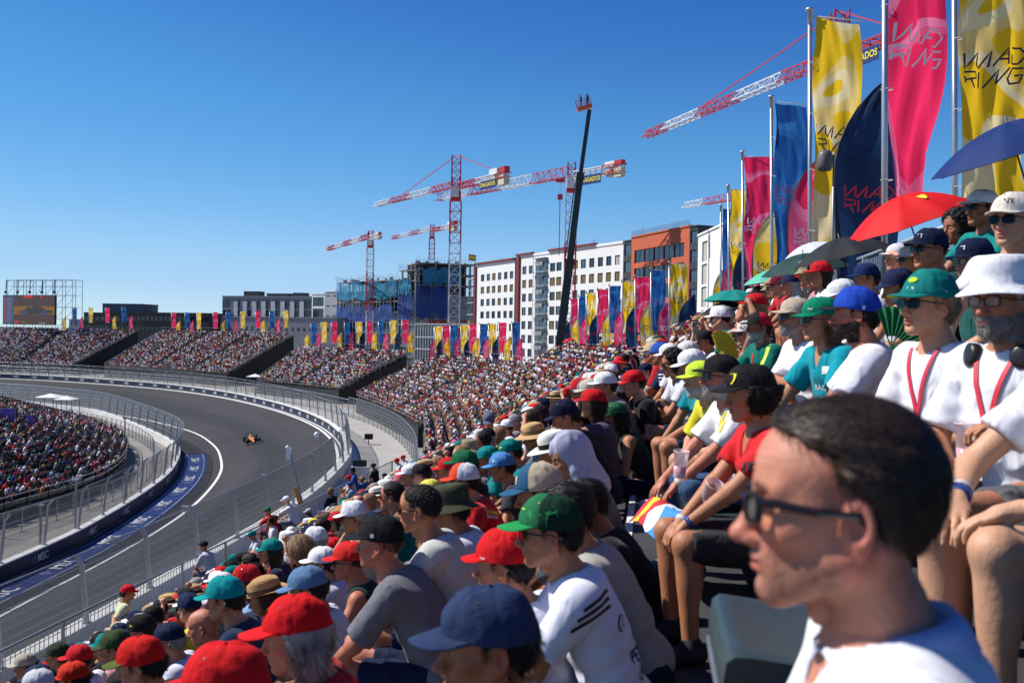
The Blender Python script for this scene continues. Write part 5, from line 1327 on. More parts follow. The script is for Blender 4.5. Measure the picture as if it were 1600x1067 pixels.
# ---- hair
def hair_fn(kind, seed=0.0, len_=.35, cap=False):
    def f(P):
        S = P.copy(); S[:, 1] = np.abs(S[:, 1]); th = {'short': .008, 'thick': .015, 'swept': .007, 'curly': .030, 'buzz': .0008, 'long': .014, 'bob': .016}.get(kind, .01)
        d = el(S, (-.016, 0, .036), (.100+th, .077+th, .093+th*1.1)); d = sm(d, el(S, (.030, 0, .050), (.058+th*.8, .064+th*.8, .060+th)), .03)
        z = P[:, 2]; x = P[:, 0]; wob = noise3(P, (55, 55, 55), seed)*.005
        lim = np.where(z > .0, .010+.80*z-.9*np.maximum(0, z-.075), .010+.9*z) if kind != 'thick' else np.where(z > .0, .012+.80*z-.25*np.maximum(0, z-.07), np.maximum(.010+.7*z, -.03))
        if kind == 'swept': lim = np.where(z > 0, -.004+.32*z+1.9*np.maximum(0, z-.072), np.maximum(-.004+.8*z, -.034))
        fr = x-lim+wob; d = smx(d, fr*.8, .010)
        d = smx(d, -.088-z+.3*(x+.05)*0, .012)
        if kind in ('swept', 'short', 'buzz', 'thick'): d = smx(d, -el(S, (-.006, .085, -.010), (.027, .040, .042)), .008)
        if kind in ('long', 'bob'):
            L = len_ if kind == 'long' else .13
            b = rc(S, (-.045, .040, -.03), (-.060, .048, -.03-L), .052, .030); d = sm(d, b, .03); d = sm(d, rc(S, (-.02, .070, .0), (-.02, .074, -.10), .020, .014), .02)
        if kind == 'curly': d = sm(d, el(S, (-.03, .055, -.03), (.06, .042, .055)), .02); d = d+noise3(P, 60, seed)*.011+noise3(P, 130, seed+2)*.006
        elif kind == 'buzz': d = d+noise3(P, 60, seed)*.0012+noise3(P, 260, seed)*.0008
        else:
            ang = np.arctan2(P[:, 1], P[:, 2]+.0); Q = np.stack([P[:, 0]*20, ang*11, np.full(len(P), seed)], 1) if kind in ('short', 'thick', 'swept') else np.stack([P[:, 0]*90, P[:, 1]*90, P[:, 2]*9], 1)
            ka = .4 if kind == 'swept' else 1; d = d+noise3(Q, 1, seed)*.0035*ka+noise3(Q*2.3, 1, seed+5)*.0018*ka
        if cap:
            a = np.arctan2(P[:, 1], P[:, 0]+.012); d = np.maximum(d, P[:, 2]-(.018+.022*(.5+.5*np.cos(a)))-.012)
            d = smx(d, P[:, 0]-.035, .01)
        return d
    return f
def strands(V, F, n, L, flow, kind_ear=False, lift=.003, wd=.0011, seed=0, jit=.35, zmax=9):
    """loose hairs standing off a surface, as thin ribbons"""
    r = np.random.default_rng(seed); A, B, C_ = V[F[:, 0]], V[F[:, 1]], V[F[:, 2]]; nr = np.cross(B-A, C_-A); ar = np.linalg.norm(nr, axis=1)+1e-12; nr = nr/ar[:, None]
    ctr = V.mean(0); sgn = np.sign(((A-ctr)*nr).sum(1)); nr = nr*sgn[:, None]; ok = (A[:, 2] < zmax); ok = ok & ~((np.abs(A[:, 1]) > .066) & (np.abs(A[:, 0]+.004) < .030) & (A[:, 2] < .036) & (A[:, 2] > -.055)) if kind_ear else ok; w_ = ar*ok; i = r.choice(len(F), n, p=w_/w_.sum()); P = A[i]+(B[i]-A[i])*r.random((n, 1))*.9+(C_[i]-A[i])*r.random((n, 1))*.5
    N_ = nr[i]; f = np.asarray(flow(P), float)+r.normal(0, jit, (n, 3)); t = f-N_*(f*N_).sum(1)[:, None]; t /= np.linalg.norm(t, axis=1)[:, None]+1e-9; sd = np.cross(t, N_)*wd; Ls = L*r.uniform(.5, 1.2, (n, 1)); lf = lift*r.uniform(.3, 1.6, (n, 1))
    cu = r.normal(0, .25, (n, 1)); Q = [P-N_*.001, P+t*Ls*.4+N_*lf+sd*cu*3, P+t*Ls*.8+N_*lf*1.1+sd*cu*9-np.array([0, 0, .12])*Ls, P+t*Ls-np.array([0, 0, .22])*Ls+N_*lf*.6+sd*cu*14]
    Vs = []; 
    for k, q in enumerate(Q): k_ = (1, 1, .8, .15)[k]; Vs += [q+sd*k_, q-sd*k_]
    VV = np.stack(Vs, 1).reshape(-1, 3); b = (np.arange(n)*8)[:, None]; FF = np.concatenate([b+np.array([2*k, 2*k+1, 2*k+3, 2*k+2]) for k in range(3)]); return VV, FF
def hair_flow(kind):
    def f(P):
        if kind in ('long', 'bob'): return np.tile((0, 0, -1.0), (len(P), 1))
        if kind == 'curly': return np.random.default_rng(1).normal(0, 1, P.shape)
        z = P[:, 2]; return np.stack([np.where(z > .05, -.7, -.45), P[:, 1]*4, np.where(z > .05, -.1, -1.0)], 1)
    return f
def with_strands(VF, n, L, flow, **k):
    V, F = VF; a, b = strands(V, F, n, L, flow, **k); return np.concatenate([V, a]), np.concatenate([F, b+len(V)])
_hair = {}
def hair_mesh(kind, h=.006, seed=0.0, cap=False):
    if (kind, h, seed, cap) not in _hair:
        lo = -.42 if kind == 'long' else -.22; _hair[(kind, h, seed, cap)] = snet(hair_fn(kind, seed, cap=cap), (-.17, -.15, lo), (.13, .15, .175), h)
    return _hair[(kind, h, seed, cap)]
def beard_mesh(h=.005, full=True):
    key = ('beard', h, full)
    if key not in _hair:
        hf = head_fn(HEADS['man'])
        def f(P):
            d = hf(P)-.0013-noise3(P, 60, 1)*.0034-noise3(P, 190, 4)*.0022; x, y, z = P[:, 0], np.abs(P[:, 1]), P[:, 2]
            reg = np.maximum.reduce([z-(-.028-.35*np.maximum(0, .05-x)*0)+np.where(x > .075, .012, 0)*0, -.02-x+.0, -(z+.128)])
            reg = np.maximum(reg, z+.034+.15*np.clip(x-.03, 0, .06)-.5*np.clip(.02-x, 0, .03))
            mouth = el(np.stack([x, y, z], 1), (.10, 0, -.0620), (.03, .024, .0085)); return np.maximum(np.maximum(d, reg), -mouth)
        _hair[key] = snet(f, (-.05, -.10, -.15), (.13, .10, .0), h)
    return _hair[key]
# ---- headgear (head frame)
def cap_mb(high=1.0, brim_len=.072, brim_curve=.9, back=False, flat=False, droop=.0, tilt=.0):
    """materials: 0 crown, 1 brim / front panels, 2 trim"""
    mb = MB(); cx, cz = -.011, .040; rx, ry, rz = .1125, .093, .0935*high; n, m = 84, 16; sd_ = high*7+brim_len*90+droop*5
    def rim(a): return .018+.022*(.5+.5*math.cos(a))
    G = []
    for j in range(m+1):
        row = []
        for i in range(n):
            a = 2*math.pi*i/n; e = math.pi/2*j/m; ca, sa = math.cos(a), math.sin(a)
            seam = min(abs(((a+math.pi/6) % (math.pi/3))-math.pi/6*0), abs(math.pi/3-((a+math.pi/6) % (math.pi/3))))
            k = 1-.020*math.exp(-(seam/.045)**2)*max(1e-5, math.cos(e))**.3
            fz = 1+.10*max(0, ca)**2*math.sin(2*e); r = max(1e-5, math.cos(e))**.82*k
            z = rim(a)*(1-j/m)+(cz*.35+rz*math.sin(e))*1.0*fz if j else rim(a)
            zz = rim(a)+(cz+rz-rim(a))*max(0.0, math.sin(e))**.95*(1+.06*max(0, ca)*math.sin(2*e))
            row.append((cx+rx*r*ca*(1+.02*math.sin(5*a+e*3)), ry*r*sa, zz+.002*math.sin(3*a+7*e)))
        if 0 < j < m:
            q = np.array(row); nn_ = noise3(q, 16, sd_)*.0042+np.abs(noise3(q, (34, 34, 26), sd_+4))*.004*(1 if j < m-1 else 0); c0 = np.array([cx, 0, .04]); dd = (q-c0); dd /= np.linalg.norm(dd, axis=1)[:, None]; row = [tuple(x_) for x_ in q+dd*nn_[:, None]]
        G.append(row)
    b = len(mb.v); mb.grid(G, 0, True, True)
    for fi in range(len(mb.f)):        # front panels keep slot 3 so two-tone caps can colour them
        c = np.mean([mb.v[q] for q in mb.f[fi]], 0)
        if abs(math.atan2(c[1], c[0]-cx)) < math.pi/3: mb.m[fi] = 3
    inner = [[(x*.97-.0003, y*.97, z+.001) for x, y, z in G[0]], [(x*.90, y*.90, z+.035) for x, y, z in G[0]]]
    mb.grid([G[0], inner[0], inner[1]], 2, True, True)
    mb.lathe([(0, .0045), (.005, .004), (.0075, 0), (.006, -.003)], 10, (cx, 0, cz+rz+.001), 0)
    for k in range(6):
        i = int(round((k*math.pi/3)/(2*math.pi)*n)) % n; p = np.array(G[int(m*.62)][i]); c0 = np.array([cx, 0, .04]); d_ = (p-c0)/np.linalg.norm(p-c0); x_ = np.cross(d_, (0, 0, 1)); x_ /= np.linalg.norm(x_); y_ = np.cross(x_, d_)
        mb.add([p+d_*.0012+(x_*math.cos(t)+y_*math.sin(t))*.0030 for t in np.linspace(0, 6.28, 9)[:-1]], [tuple(range(8))], 4)
    s = -1 if back else 1; half = math.radians(58); T_, B_ = [], []
    for i in range(25):
        p = -1+2*i/24; a = p*half; x0, y0, z0 = cx+rx*1.0*math.cos(a), ry*math.sin(a)*1.01, rim(a)+.004
        Lb = brim_len*(1-abs(p)**2.6)**.6; r1, r2 = [], []
        for q in range(7):
            v = q/6; x = x0+Lb*v; y = y0*(1-.06*v*(1-abs(p))); z = z0-brim_curve*.26*(abs(y0)**1.6)*(4.2)*v*.9*(1-p**4)-.10*Lb*v-droop*v*v*.03+.003*math.sin(v*math.pi)
            r1.append((x, y, z+.0016)); r2.append((x, y, z-.0016))
        T_.append(r1); B_.append(r2)
    rim_e = [[t[-1] for t in T_], [b_[-1] for b_ in B_]]
    k0 = len(mb.f); mb.grid(T_, 1); mb.grid(B_, 2); mb.grid(rim_e, 1)
    if back: mb.v = [(2*cx-x, -y, z) if True else 0 for x, y, z in mb.v]
    return mb
def cap_patch(mb, kind, az, el_, size, mi, high=1.0):
    """small raised mark on the crown; kind: shield, oval, rect, text shapes given as polygons in units of size"""
    cx, cz = -.011, .040; rx, ry, rz = .1125, .093, .0935*high
    def S(a, e, o=.0022):
        ca, sa = math.cos(a), math.sin(a); rm_ = .018+.022*(.5+.5*ca); r = max(1e-4, math.cos(e))**.82
        return (cx+(rx+o)*r*ca, (ry+o)*r*sa, rm_+(cz+rz+o-rm_)*max(0.0, math.sin(e))**.95*(1+.06*max(0, ca)*math.sin(2*e))+.001)
    shapes = {'shield': [[(-.8, 1), (.8, 1), (.85, .2), (.5, -.6), (0, -1.1), (-.5, -.6), (-.85, .2)]], 'oval': [[(math.cos(t)*1.4, math.sin(t)*.6) for t in np.linspace(0, 6.28, 15)[:-1]]], 'rect': [[(-.8, -1), (.8, -1), (.8, 1), (-.8, 1)]],
              'lines': [[(-1, .5), (1, .5), (1, .8), (-1, .8)], [(-1, 0), (.7, 0), (.7, .3), (-1, .3)], [(-1, -.6), (.9, -.6), (.9, -.2), (-1, -.2)]], 'bar': [[(-1.6, -.2), (1.6, -.2), (1.6, .2), (-1.6, .2)]],
              'cat': [[(-1, .3), (-.2, .1), (.6, .6), (1, .4), (.4, -.2), (.3, -.8), (.1, -.3), (-.6, -.1), (-.9, -.7)]], 'horse': [[(-.15, .7), (.2, .8), (.1, .2), (.35, -.1), (.05, -.3), (.2, -.8), (-.1, -.7), (-.25, 0)]]}
    if kind in T_words:
        TV, TF = T_words[kind]; mb.add([S(az+v[0]*size/.1, el_+v[1]*size/.1) for v in TV], [f[::-1] for f in TF], mi); return mb
    for poly in shapes[kind]: mb.add([S(az-x*size/.1, el_+y*size/.1) for x, y in poly], [tuple(range(len(poly)))], mi)
    return mb
def bucket_mb(brim=.055, h_=.10, flare=.6, top=.84, fluff=.004, band=True, crease=0.0, curl=0.0, r0=.104, dz=0.0):
    mb = MB(); G = []; n = 48; cx, cz = -.010, .046+dz; prof = [(1.0+brim/r0, -.0-flare*brim), (1.0+brim*.5/r0, -flare*brim*.45), (1.0, 0), (.985, h_*.35), (.95, h_*.7), (top+.04, h_*.97), (top*.86, h_*1.05), (top*.45, h_*1.08), (.001, h_*1.08)]
    for j, (r, z) in enumerate(prof):
        row = []
        for i in range(n):
            a = 2*math.pi*i/n; rr_ = r*r0; zz = z+fluff*math.sin(3*a+j)*(1 if j < 2 else .3)
            if j < 2 and curl: zz += curl*abs(math.sin(a))**2.0*(2-j)/2
            if j > 4 and crease: zz -= crease*math.exp(-(math.sin(a)*r*2.2)**2)*(1-(.0 if j < 7 else .0)); rr_ *= 1-.10*max(0, math.cos(a))**2*(crease > 0)
            row.append((cx+rr_*1.10*math.cos(a), rr_*.93*math.sin(a), cz+zz))
        G.append(row)
    mb.grid(G, 0, True, True); mb.grid([[(x*.995-.0, y*.995, z-.003) for x, y, z in G[k]] for k in (2, 1, 0)], 2, True, True); mb.grid([[p for p in G[0]], [(x*.995, y*.995, z-.003) for x, y, z in G[0]]], 0, True, True)
    if band: mb.grid([[(cx+(x-cx)*1.012, y*1.012, z) for x, y, z in G[2]], [(cx+(x-cx)*1.015, y*1.015, z) for x, y, z in G[3]]], 1, True, True)
    return mb
def eyes_mb():
    mb = MB()
    for s in (1, -1):
        c = np.array([.0725, s*.031, .008]); r = np.array([.0152, .0172, .0132])
        def S(a, b, k=1.0): return tuple(c+r*k*np.array([math.cos(a)*math.cos(b), math.sin(a)*math.cos(b), math.sin(b)]))
        top = [(-.62+1.24*i/12) for i in range(13)]
        mb.grid([[S(a, .06+.26*math.cos(a/.62*1.5)*1.0, 1.02) for a in top], [S(a, .03, 1.035) for a in top], [S(a, .0-.13*math.cos(a/.62*1.5), 1.02) for a in top]], 0)
        q = [(.26*math.cos(t), .06+.20*math.sin(t)) for t in np.linspace(0, 6.28, 13)[:-1]]; mb.add([S(a, b, 1.06) for a, b in q], [tuple(range(12))], 1)
    return mb
def glasses_mb(kind='shades', wrap=.22, fat=1.0):
    """0 frame, 1 lens"""
    mb = MB()
    for s in (1, -1):
        c = np.array([.0985, s*.033, .006]); ex = np.array([-math.sin(wrap)*1, s*math.cos(wrap), 0]); ex = nrm(ex); ez = nrm((-.10, 0, 1)); nn = nrm(np.cross(ex, ez))*(s)
        w_, h_ = .028, (.021 if kind == 'shades' else .0195); ring, ring2 = [], []
        for k in range(24):
            a = 2*math.pi*k/24; ca, sa = math.cos(a), math.sin(a); q = (abs(ca)**3.2+abs(sa)**3.2)**(-1/3.2)
            ring.append(c+ex*ca*q*w_+ez*(sa*q*h_*(1.0 if sa > 0 else .95+.05*ca)))
        ring = np.array(ring); inn = c+(ring-c)*(.86 if kind == 'shades' else .88-.08*fat)
        for o in (.0018*fat, -.0018*fat):
            mb.grid([[tuple(p+np.array([o, 0, 0])) for p in ring], [tuple(p+np.array([o, 0, 0])) for p in inn]], 0, False, True)
        mb.grid([[tuple(p+np.array([.0018*fat, 0, 0])) for p in ring], [tuple(p-np.array([.0018*fat, 0, 0])) for p in ring]], 0, False, True)
        mb.add([tuple(p) for p in inn], [tuple(range(24))], 1)
        hx = c+ex*w_*.98+ez*h_*.55
        mb.tube([hx, hx+np.array([-.012, s*.004, 0]), (.03, s*.081, .010), (-.012, s*.086, .008), (-.030, s*.083, -.018)], [.0028*fat, .0028*fat, .0026*fat, .0024*fat, .002], 6)
    mb.tube([(.104, .010, .013), (.107, 0, .015), (.104, -.010, .013)], .0022*fat, 6)
    return mb
# ================================================================== one person = body (skin) + clothes, hair, headgear as parts
M_skin = oc_mat('skin', .50, .22, 520, attr='tint', var=.10, spec=.4, wrinkle=(70, .10, .3, 'FBM'))
M_cloth = oc_mat('garment', .88, .30, 420, var=.06, spec=.12, sheen=.1, wrinkle=(7.5, .55, 1.4, 'RIDGED_MULTIFRACTAL'))
M_cloth2 = oc_mat('garment_trousers', .85, .35, 300, var=.18, spec=.15, wrinkle=(11, .6, 1.2, 'RIDGED_MULTIFRACTAL'))
M_hair = oc_mat('hair', .62, .55, 260, var=.35, spec=.22)
M_hairs = oc_mat('hair_strand', .5, .2, 200, var=.95, spec=.35)
M_hat = oc_mat('hat_cloth', .82, .30, 420, var=.13, spec=.12, wrinkle=(22, .22, .8, 'FBM'))
M_lens = mat('dark_lens', (.004, .004, .005), .16, var=0, spec=.22)
M_frame = mat('spectacle_frame', (.008, .007, .008), .25, var=0)
M_eyew = mat('eye_white', (.55, .53, .50), .3, var=.02); M_iris = mat('eye_iris', (.02, .012, .008), .15, var=0)
M_sole = mat('shoe', (.05, .05, .05), .6, var=.2)
_clr = lambda c: mat('hat_%02d%02d%02d' % tuple(int(v*99) for v in c), c, .82, var=.05, scale=20, bump=.15, bscale=500, spec=.2)
M_clear = None
def clear_lens():
    global M_clear
    if M_clear is None:
        M_clear, t, b = _nodes('clear_lens'); b.inputs['Base Color'].default_value = (.8, .8, .8, 1); b.inputs['Alpha'].default_value = .12; b.inputs['Roughness'].default_value = .03
    return M_clear
_cache = {}
def person_meshes(pz, st, hb, hh):
    """meshes in the person's own frame: origin on the seat (or the ground), face to +x"""
    J = posture(pz); hands = st.get('hands'); out = {}
    fb = body_fn(J, hands=bool(hands))
    lo = np.min([J[k] for k in ('pel', 'elL', 'elR', 'wrL', 'wrR', 'anL', 'anR', 'knL', 'knR', 'neck', 'head')], 0)-.20; hi = np.max([J[k] for k in ('pel', 'elL', 'elR', 'wrL', 'wrR', 'knL', 'knR', 'anL', 'anR', 'neck')], 0)+.20
    if not st.get('full', True): lo[2] = max(lo[2], -.05)
    V, F = snet(fb, lo, hi, hb); VV, FF, TT = [V], [F], [np.ones((len(V), 3))]; n = len(V)
    hV, hF, hT = head_mesh(st.get('head', 'man'), hh, stubble=st.get('stubble', 0)); hs = st.get('hs', 1.0)
    VV.append(put_verts(hV, J['hR'], J['head'], hs)); FF.append(hF+n); TT.append(hT); n += len(hV)
    if hands:
        for s, sg in (('L', 1), ('R', -1)):
            kind = hands if isinstance(hands, str) else hands[0 if s == 'L' else 1]
            a, b_ = hand_mesh(kind, st.get('hhand', .0055)); x = nrm(J['wr'+s]-J['el'+s]+np.array([0, 0, -.03])); pal = np.array(st.get('palm', (0, 0, -1)), float)
            z = -nrm(pal-x*(x@pal)); y = np.cross(z, x); a = a.copy()
            q = a*np.array([1, sg*-1*-1 if s == 'R' else -1, 1])    # thumbs point towards each other
            fl = (s == 'L'); R3 = np.stack([x, y, z], 1); VV.append(q@R3.T+J['wr'+s]); FF.append((b_[:, ::-1] if fl else b_)+n); TT.append(np.ones((len(a), 3))); n += len(a)
    out['body'] = (np.concatenate(VV), np.concatenate(FF), np.concatenate(TT)); out['J'] = J
    if st.get('shirt') is not None:
        kw = dict(st['shirt']); f = shirt_fn(J, **kw); tlo = np.min([J[k] for k in ('pel', 'elL', 'elR', 'neck', 'shL', 'shR')]+([J['wrL'], J['wrR']] if kw.get('sleeve', .6) > 1 else []), 0)-.21
        thi = np.max([J[k] for k in ('pel', 'elL', 'elR', 'neck', 'shL', 'shR')]+([J['wrL'], J['wrR']] if kw.get('sleeve', .6) > 1 else []), 0)+.21; out['shirt'] = snet(f, tlo, thi, hb*.92)
    if st.get('legs') is not None:
        kw = dict(st['legs']); f = legs_fn(J, **kw); tlo = np.min([J[k] for k in ('pel', 'knL', 'knR', 'anL', 'anR')], 0)-.18; thi = np.max([J[k] for k in ('pel', 'knL', 'knR')], 0)+.18
        out['legs'] = snet(f, tlo, thi, hb*1.1)
    return out
def head_obj(name, mesh, J, parent, color=None, s=1.0):
    o = link(name, mesh, parent); M = np.eye(4); M[:3, :3] = J['hR']*s; M[:3, 3] = J['head']; o.matrix_local = Matrix(M.tolist())
    if color is not None: o.color = (*color, 1)
    return o
def decal(root, J, origin, direction, up, size, polys, m, name='print', lift=.003, part='shirt', V2=None, parent=None):
    """lay flat shapes on a garment: cast each point on to it"""
    g = [c for c in root.children if c.name.split('.')[0] == part][0]; me = g.data
    key = ('bvh', me.name)
    if key not in _cache:
        V = [v.co.copy() for v in me.vertices]; _cache[key] = BVHTree.FromPolygons(V, [tuple(p.vertices) for p in me.polygons])
    bv = _cache[key]; d = nrm(direction); x = nrm(np.cross(up, -d)); y = nrm(np.cross(-d, x)); mb = MB()
    for poly in polys:
        pts = []
        n = len(poly)
        for i in range(n):
            a, b_ = np.array(poly[i]), np.array(poly[(i+1) % n]); k = max(1, int(np.linalg.norm(b_-a)*size/.02))
            pts += [a+(b_-a)*q/k for q in range(k)]
        out = []
        for q in pts:
            o = np.asarray(origin)+x*q[0]*size+y*q[1]*size-d*.6; h = bv.ray_cast(Vector(o), Vector(d), 1.5)
            if h[0] is None: out = []; break
            out.append(tuple(np.array(h[0])-d*lift))
        if len(out) > 2: mb.add(out, [tuple(range(len(out)))])
    if mb.v: return mb.build(name, m, g)
def strip_polys(x0, y0, x1, y1, w_, n=8):
    a = np.array([x0, y0]); b_ = np.array([x1, y1]); d = (b_-a)/np.linalg.norm(b_-a); nn_ = np.array([-d[1], d[0]])*w_/2
    return [[a+(b_-a)*i/n+nn_, a+(b_-a)*(i+1)/n+nn_, a+(b_-a)*(i+1)/n-nn_, a+(b_-a)*i/n-nn_] for i in range(n)]
def word_polys(k):
    TV, TF = T_words[k]; return [[(TV[i][0], TV[i][1]) for i in f] for f in TF]
def make_person(name, pz, loc, deg, st, label=None, group=None, hb=.012, hh=.0045, key=None):
    root = empty(name, loc, R(deg))
    if label: tag(root, label, 'person', group)
    k = key or id(st)
    if k not in _cache:
        pm = person_meshes(pz, st, hb, hh); V, F, T = pm['body']
        _cache[k] = dict(J=pm['J'], body=new_mesh('body', V, F, [M_skin], smooth=True, attrs={'tint': T}))
        for q, mm in (('shirt', M_cloth), ('legs', M_cloth2)):
            if q in pm: _cache[k][q] = new_mesh(q, *pm[q], [mm], smooth=True)
        if st.get('full', True): 
            a, b_ = shoe_V(pm['J'], 'L'); c, d = shoe_V(pm['J'], 'R'); _cache[k]['shoeL'] = new_mesh('shoe', a, b_, [M_hat], smooth=True); _cache[k]['shoeR'] = new_mesh('shoe', c, d, [M_hat], smooth=True)
    C = _cache[k]; J = C['J']; hs = st.get('hs', 1.0)
    b = link('body', C['body'], root); b.color = (*st['skin'], 1)
    if 'shirt' in C: o = link(st.get('shirtn', 'shirt'), C['shirt'], root); o.color = (*st['shirtc'], 1)
    if st.get('print') is not None and 'shirt' in C:
        kk = ('print', k, st['print'][0])
        if kk not in _cache:
            dm = decal(root, J, *{'back': (J['chest']+(-.1, .02, .04), (.95, -.25, 0), (0, 0, 1), .055), 'sleeve': (J['shL']+(0, .02, -.05), (.1, -1, -.2), (0, 0, 1), .06)}[st['print'][0]], word_polys('RACING')+[[(q[0], q[1]-1.3) for q in p] for p in strip_polys(-1.6, 0, 1.6, 0, .35)] if st['print'][0] == 'back' else strip_polys(-1, .6, 1, .6, .25)+strip_polys(-1, 0, 1, 0, .25)+strip_polys(-1, -.6, 1, -.6, .25), M_cloth)
            _cache[kk] = dm.data if dm else None
            if dm: dm.color = (*st['print'][1], 1)
        elif _cache[kk] is not None: o = link('print', _cache[kk], [c for c in root.children if c.name.split('.')[0] == 'shirt'][0]); o.color = (*st['print'][1], 1)
    if 'legs' in C: o = link('trousers' if st['legs'].get('to', .85) > 1 else 'shorts', C['legs'], root); o.color = (*st['legc'], 1)
    if 'shoeL' in C: sc_ = [(.5, .5, .5), (.04, .04, .045), (.25, .25, .27), (.6, .58, .55)][len(bpy.data.objects) % 4]; a_ = link('shoe', C['shoeL'], root); b_ = link('shoe', C['shoeR'], root); a_.color = b_.color = (*sc_, 1)
    hat = st.get('hat'); capd = bool(hat)
    if st.get('hair'):
        kd, c = st['hair'][:2]; kk = ('hm', kd, hh, capd)
        if kk not in _cache:
            vf = hair_mesh(kd, max(hh, .005) if kd != 'curly' else max(hh, .004), cap=capd)
            if hh < .0058: vf = with_strands(vf, 9000 if hh < .0035 else 2600, .11 if kd == 'long' else .085 if kd == 'bob' else (.022 if kd == 'curly' else .007 if kd == 'buzz' else .026 if kd == 'swept' else .034), hair_flow(kd), kind_ear=kd in ('short', 'swept', 'buzz', 'thick'), lift=.006 if kd == 'curly' else .0018 if kd == 'swept' else .0035, jit=.14 if kd == 'swept' else .3, zmax=.03 if capd else 9, wd=.0008 if hh < .0035 else .0011)
            nb_ = len(hair_mesh(kd, max(hh, .005) if kd != 'curly' else max(hh, .004), cap=capd)[1]); _cache[kk] = new_mesh('hair', *vf, [M_hair, M_hairs], (np.arange(len(vf[1])) >= nb_).astype(int), smooth=True)
        head_obj('hair', _cache[kk], J, root, c, hs)
    if st.get('beard'):
        if ('bm', hh) not in _cache: _cache[('bm', hh)] = new_mesh('beard', *(with_strands(beard_mesh(max(hh, .004)), 4200, .016, lambda P: np.stack([np.full(len(P), .5), P[:, 1]*3, np.full(len(P), -1.0)], 1), lift=.004, wd=.0006, jit=.6) if hh < .0058 else beard_mesh(max(hh, .004))), [M_hair], smooth=True)
        head_obj('beard', _cache[('bm', hh)], J, root, st['beard'], hs)
    if st.get('shades') or st.get('glasses'):
        sh = 'g_s' if st.get('shades') else 'g_t' if hh < .0035 else 'g_c'
        if sh not in _cache: g_ = glasses_mb('shades' if sh == 'g_s' else 'specs', fat=2.1 if sh == 'g_t' else 1); _cache[sh] = new_mesh('sunglasses', g_.v, g_.f, [M_frame, M_lens if sh == 'g_s' else clear_lens()], g_.m, False)
        head_obj('sunglasses' if sh == 'g_s' else 'spectacles', _cache[sh], J, root, None, hs)
    if not st.get('shades') and hh < .006:
        if 'eyes' not in _cache: g_ = eyes_mb(); _cache['eyes'] = new_mesh('eyes', g_.v, g_.f, [M_eyew, M_iris], g_.m, True)
        head_obj('eyes', _cache['eyes'], J, root, None, hs)
    if hat:
        kind, kw = hat; hc = st['hatc']; kw = dict(kw); marks = tuple(kw.pop('marks', ())); kk = ('hat', kind, tuple(sorted(kw.items())), marks, tuple(map(tuple, hc)))
        if kk not in _cache:
            if kind == 'cap':
                mb = cap_mb(**kw); ms = [M_hat, _clr(hc[1]) if len(hc) > 1 and hc[1] else M_hat, _clr(hc[2]) if len(hc) > 2 and hc[2] else M_hat, _clr(hc[3]) if len(hc) > 3 and hc[3] else M_hat, M_frame]
                for (mk, az, e_, sz, mc) in marks: ms.append(_clr(mc)); cap_patch(mb, mk, az, e_, sz, len(ms)-1, kw.get('high', 1.0))
            else: mb = bucket_mb(**kw); ms = [M_hat, _clr(hc[1]) if len(hc) > 1 and hc[1] else M_hat, M_hat]
            _cache[kk] = new_mesh('cap' if kind == 'cap' else 'hat', mb.v, mb.f, ms, mb.m, mb.s)
        o = head_obj('cap' if kind == 'cap' else 'hat', _cache[kk], J, root, hc[0], hs)
        if st.get('hattilt'): o.matrix_local = o.matrix_local @ Matrix.Rotation(st['hattilt'], 4, 'Y')
    return root, J
# ================================================================== the closest spectators, one by one
from mathutils.bvhtree import BVHTree
HEADS_AT = []                      # ground-plan positions already taken
SK = (.43, .18, .088); SK2 = (.31, .12, .058); SK3 = (.55, .27, .16); SKR = (.47, .165, .095)
BLK = (.012, .012, .014); NAV = (.012, .018, .05); WHT = (.74, .74, .76); RED = (.55, .012, .018); TEAL = (.0, .20, .20); GRN = (.012, .13, .06); DGRN = (.012, .06, .035); BEI = (.48, .40, .29); GRY = (.17, .17, .19); YEL = (.75, .62, .03); ORG = (.62, .16, .02); PNK = (.55, .18, .22); LBL = (.13, .30, .55); BLU = (.015, .06, .38); DRED = (.22, .015, .03); OLV = (.06, .075, .035); BRN = (.10, .05, .025); STR = (.50, .33, .15)
HB, HG, HBR, HBL = (.012, .009, .008), (.30, .29, .28), (.05, .025, .014), (.28, .17, .08)
def locate(px, py, D): return W(px, py, D)
_grp = {}
def hero(px, py, D, deg, pz, st, label, hb=.012, hh=.0045, name='person', group=None):
    J0 = posture(pz); P = locate(px, py, D); a = R(deg); hd = J0['head']
    loc = (P[0]-(math.cos(a)*hd[0]-math.sin(a)*hd[1]), P[1]-(math.sin(a)*hd[0]+math.cos(a)*hd[1]), P[2]-hd[2])
    st = dict(st); st.setdefault('skin', SK); st.setdefault('legs', dict(to=.85)); st.setdefault('legc', NAV); st.setdefault('shirt', dict()); st.setdefault('shirtc', WHT); st.setdefault('head', 'man')
    _keep.append(st); HEADS_AT.append((loc[0], loc[1])); HEADS_AT.append((P[0], P[1]))
    return make_person(name, pz, tuple(map(float, loc)), deg, st, label, group, hb, hh)
_keep = []
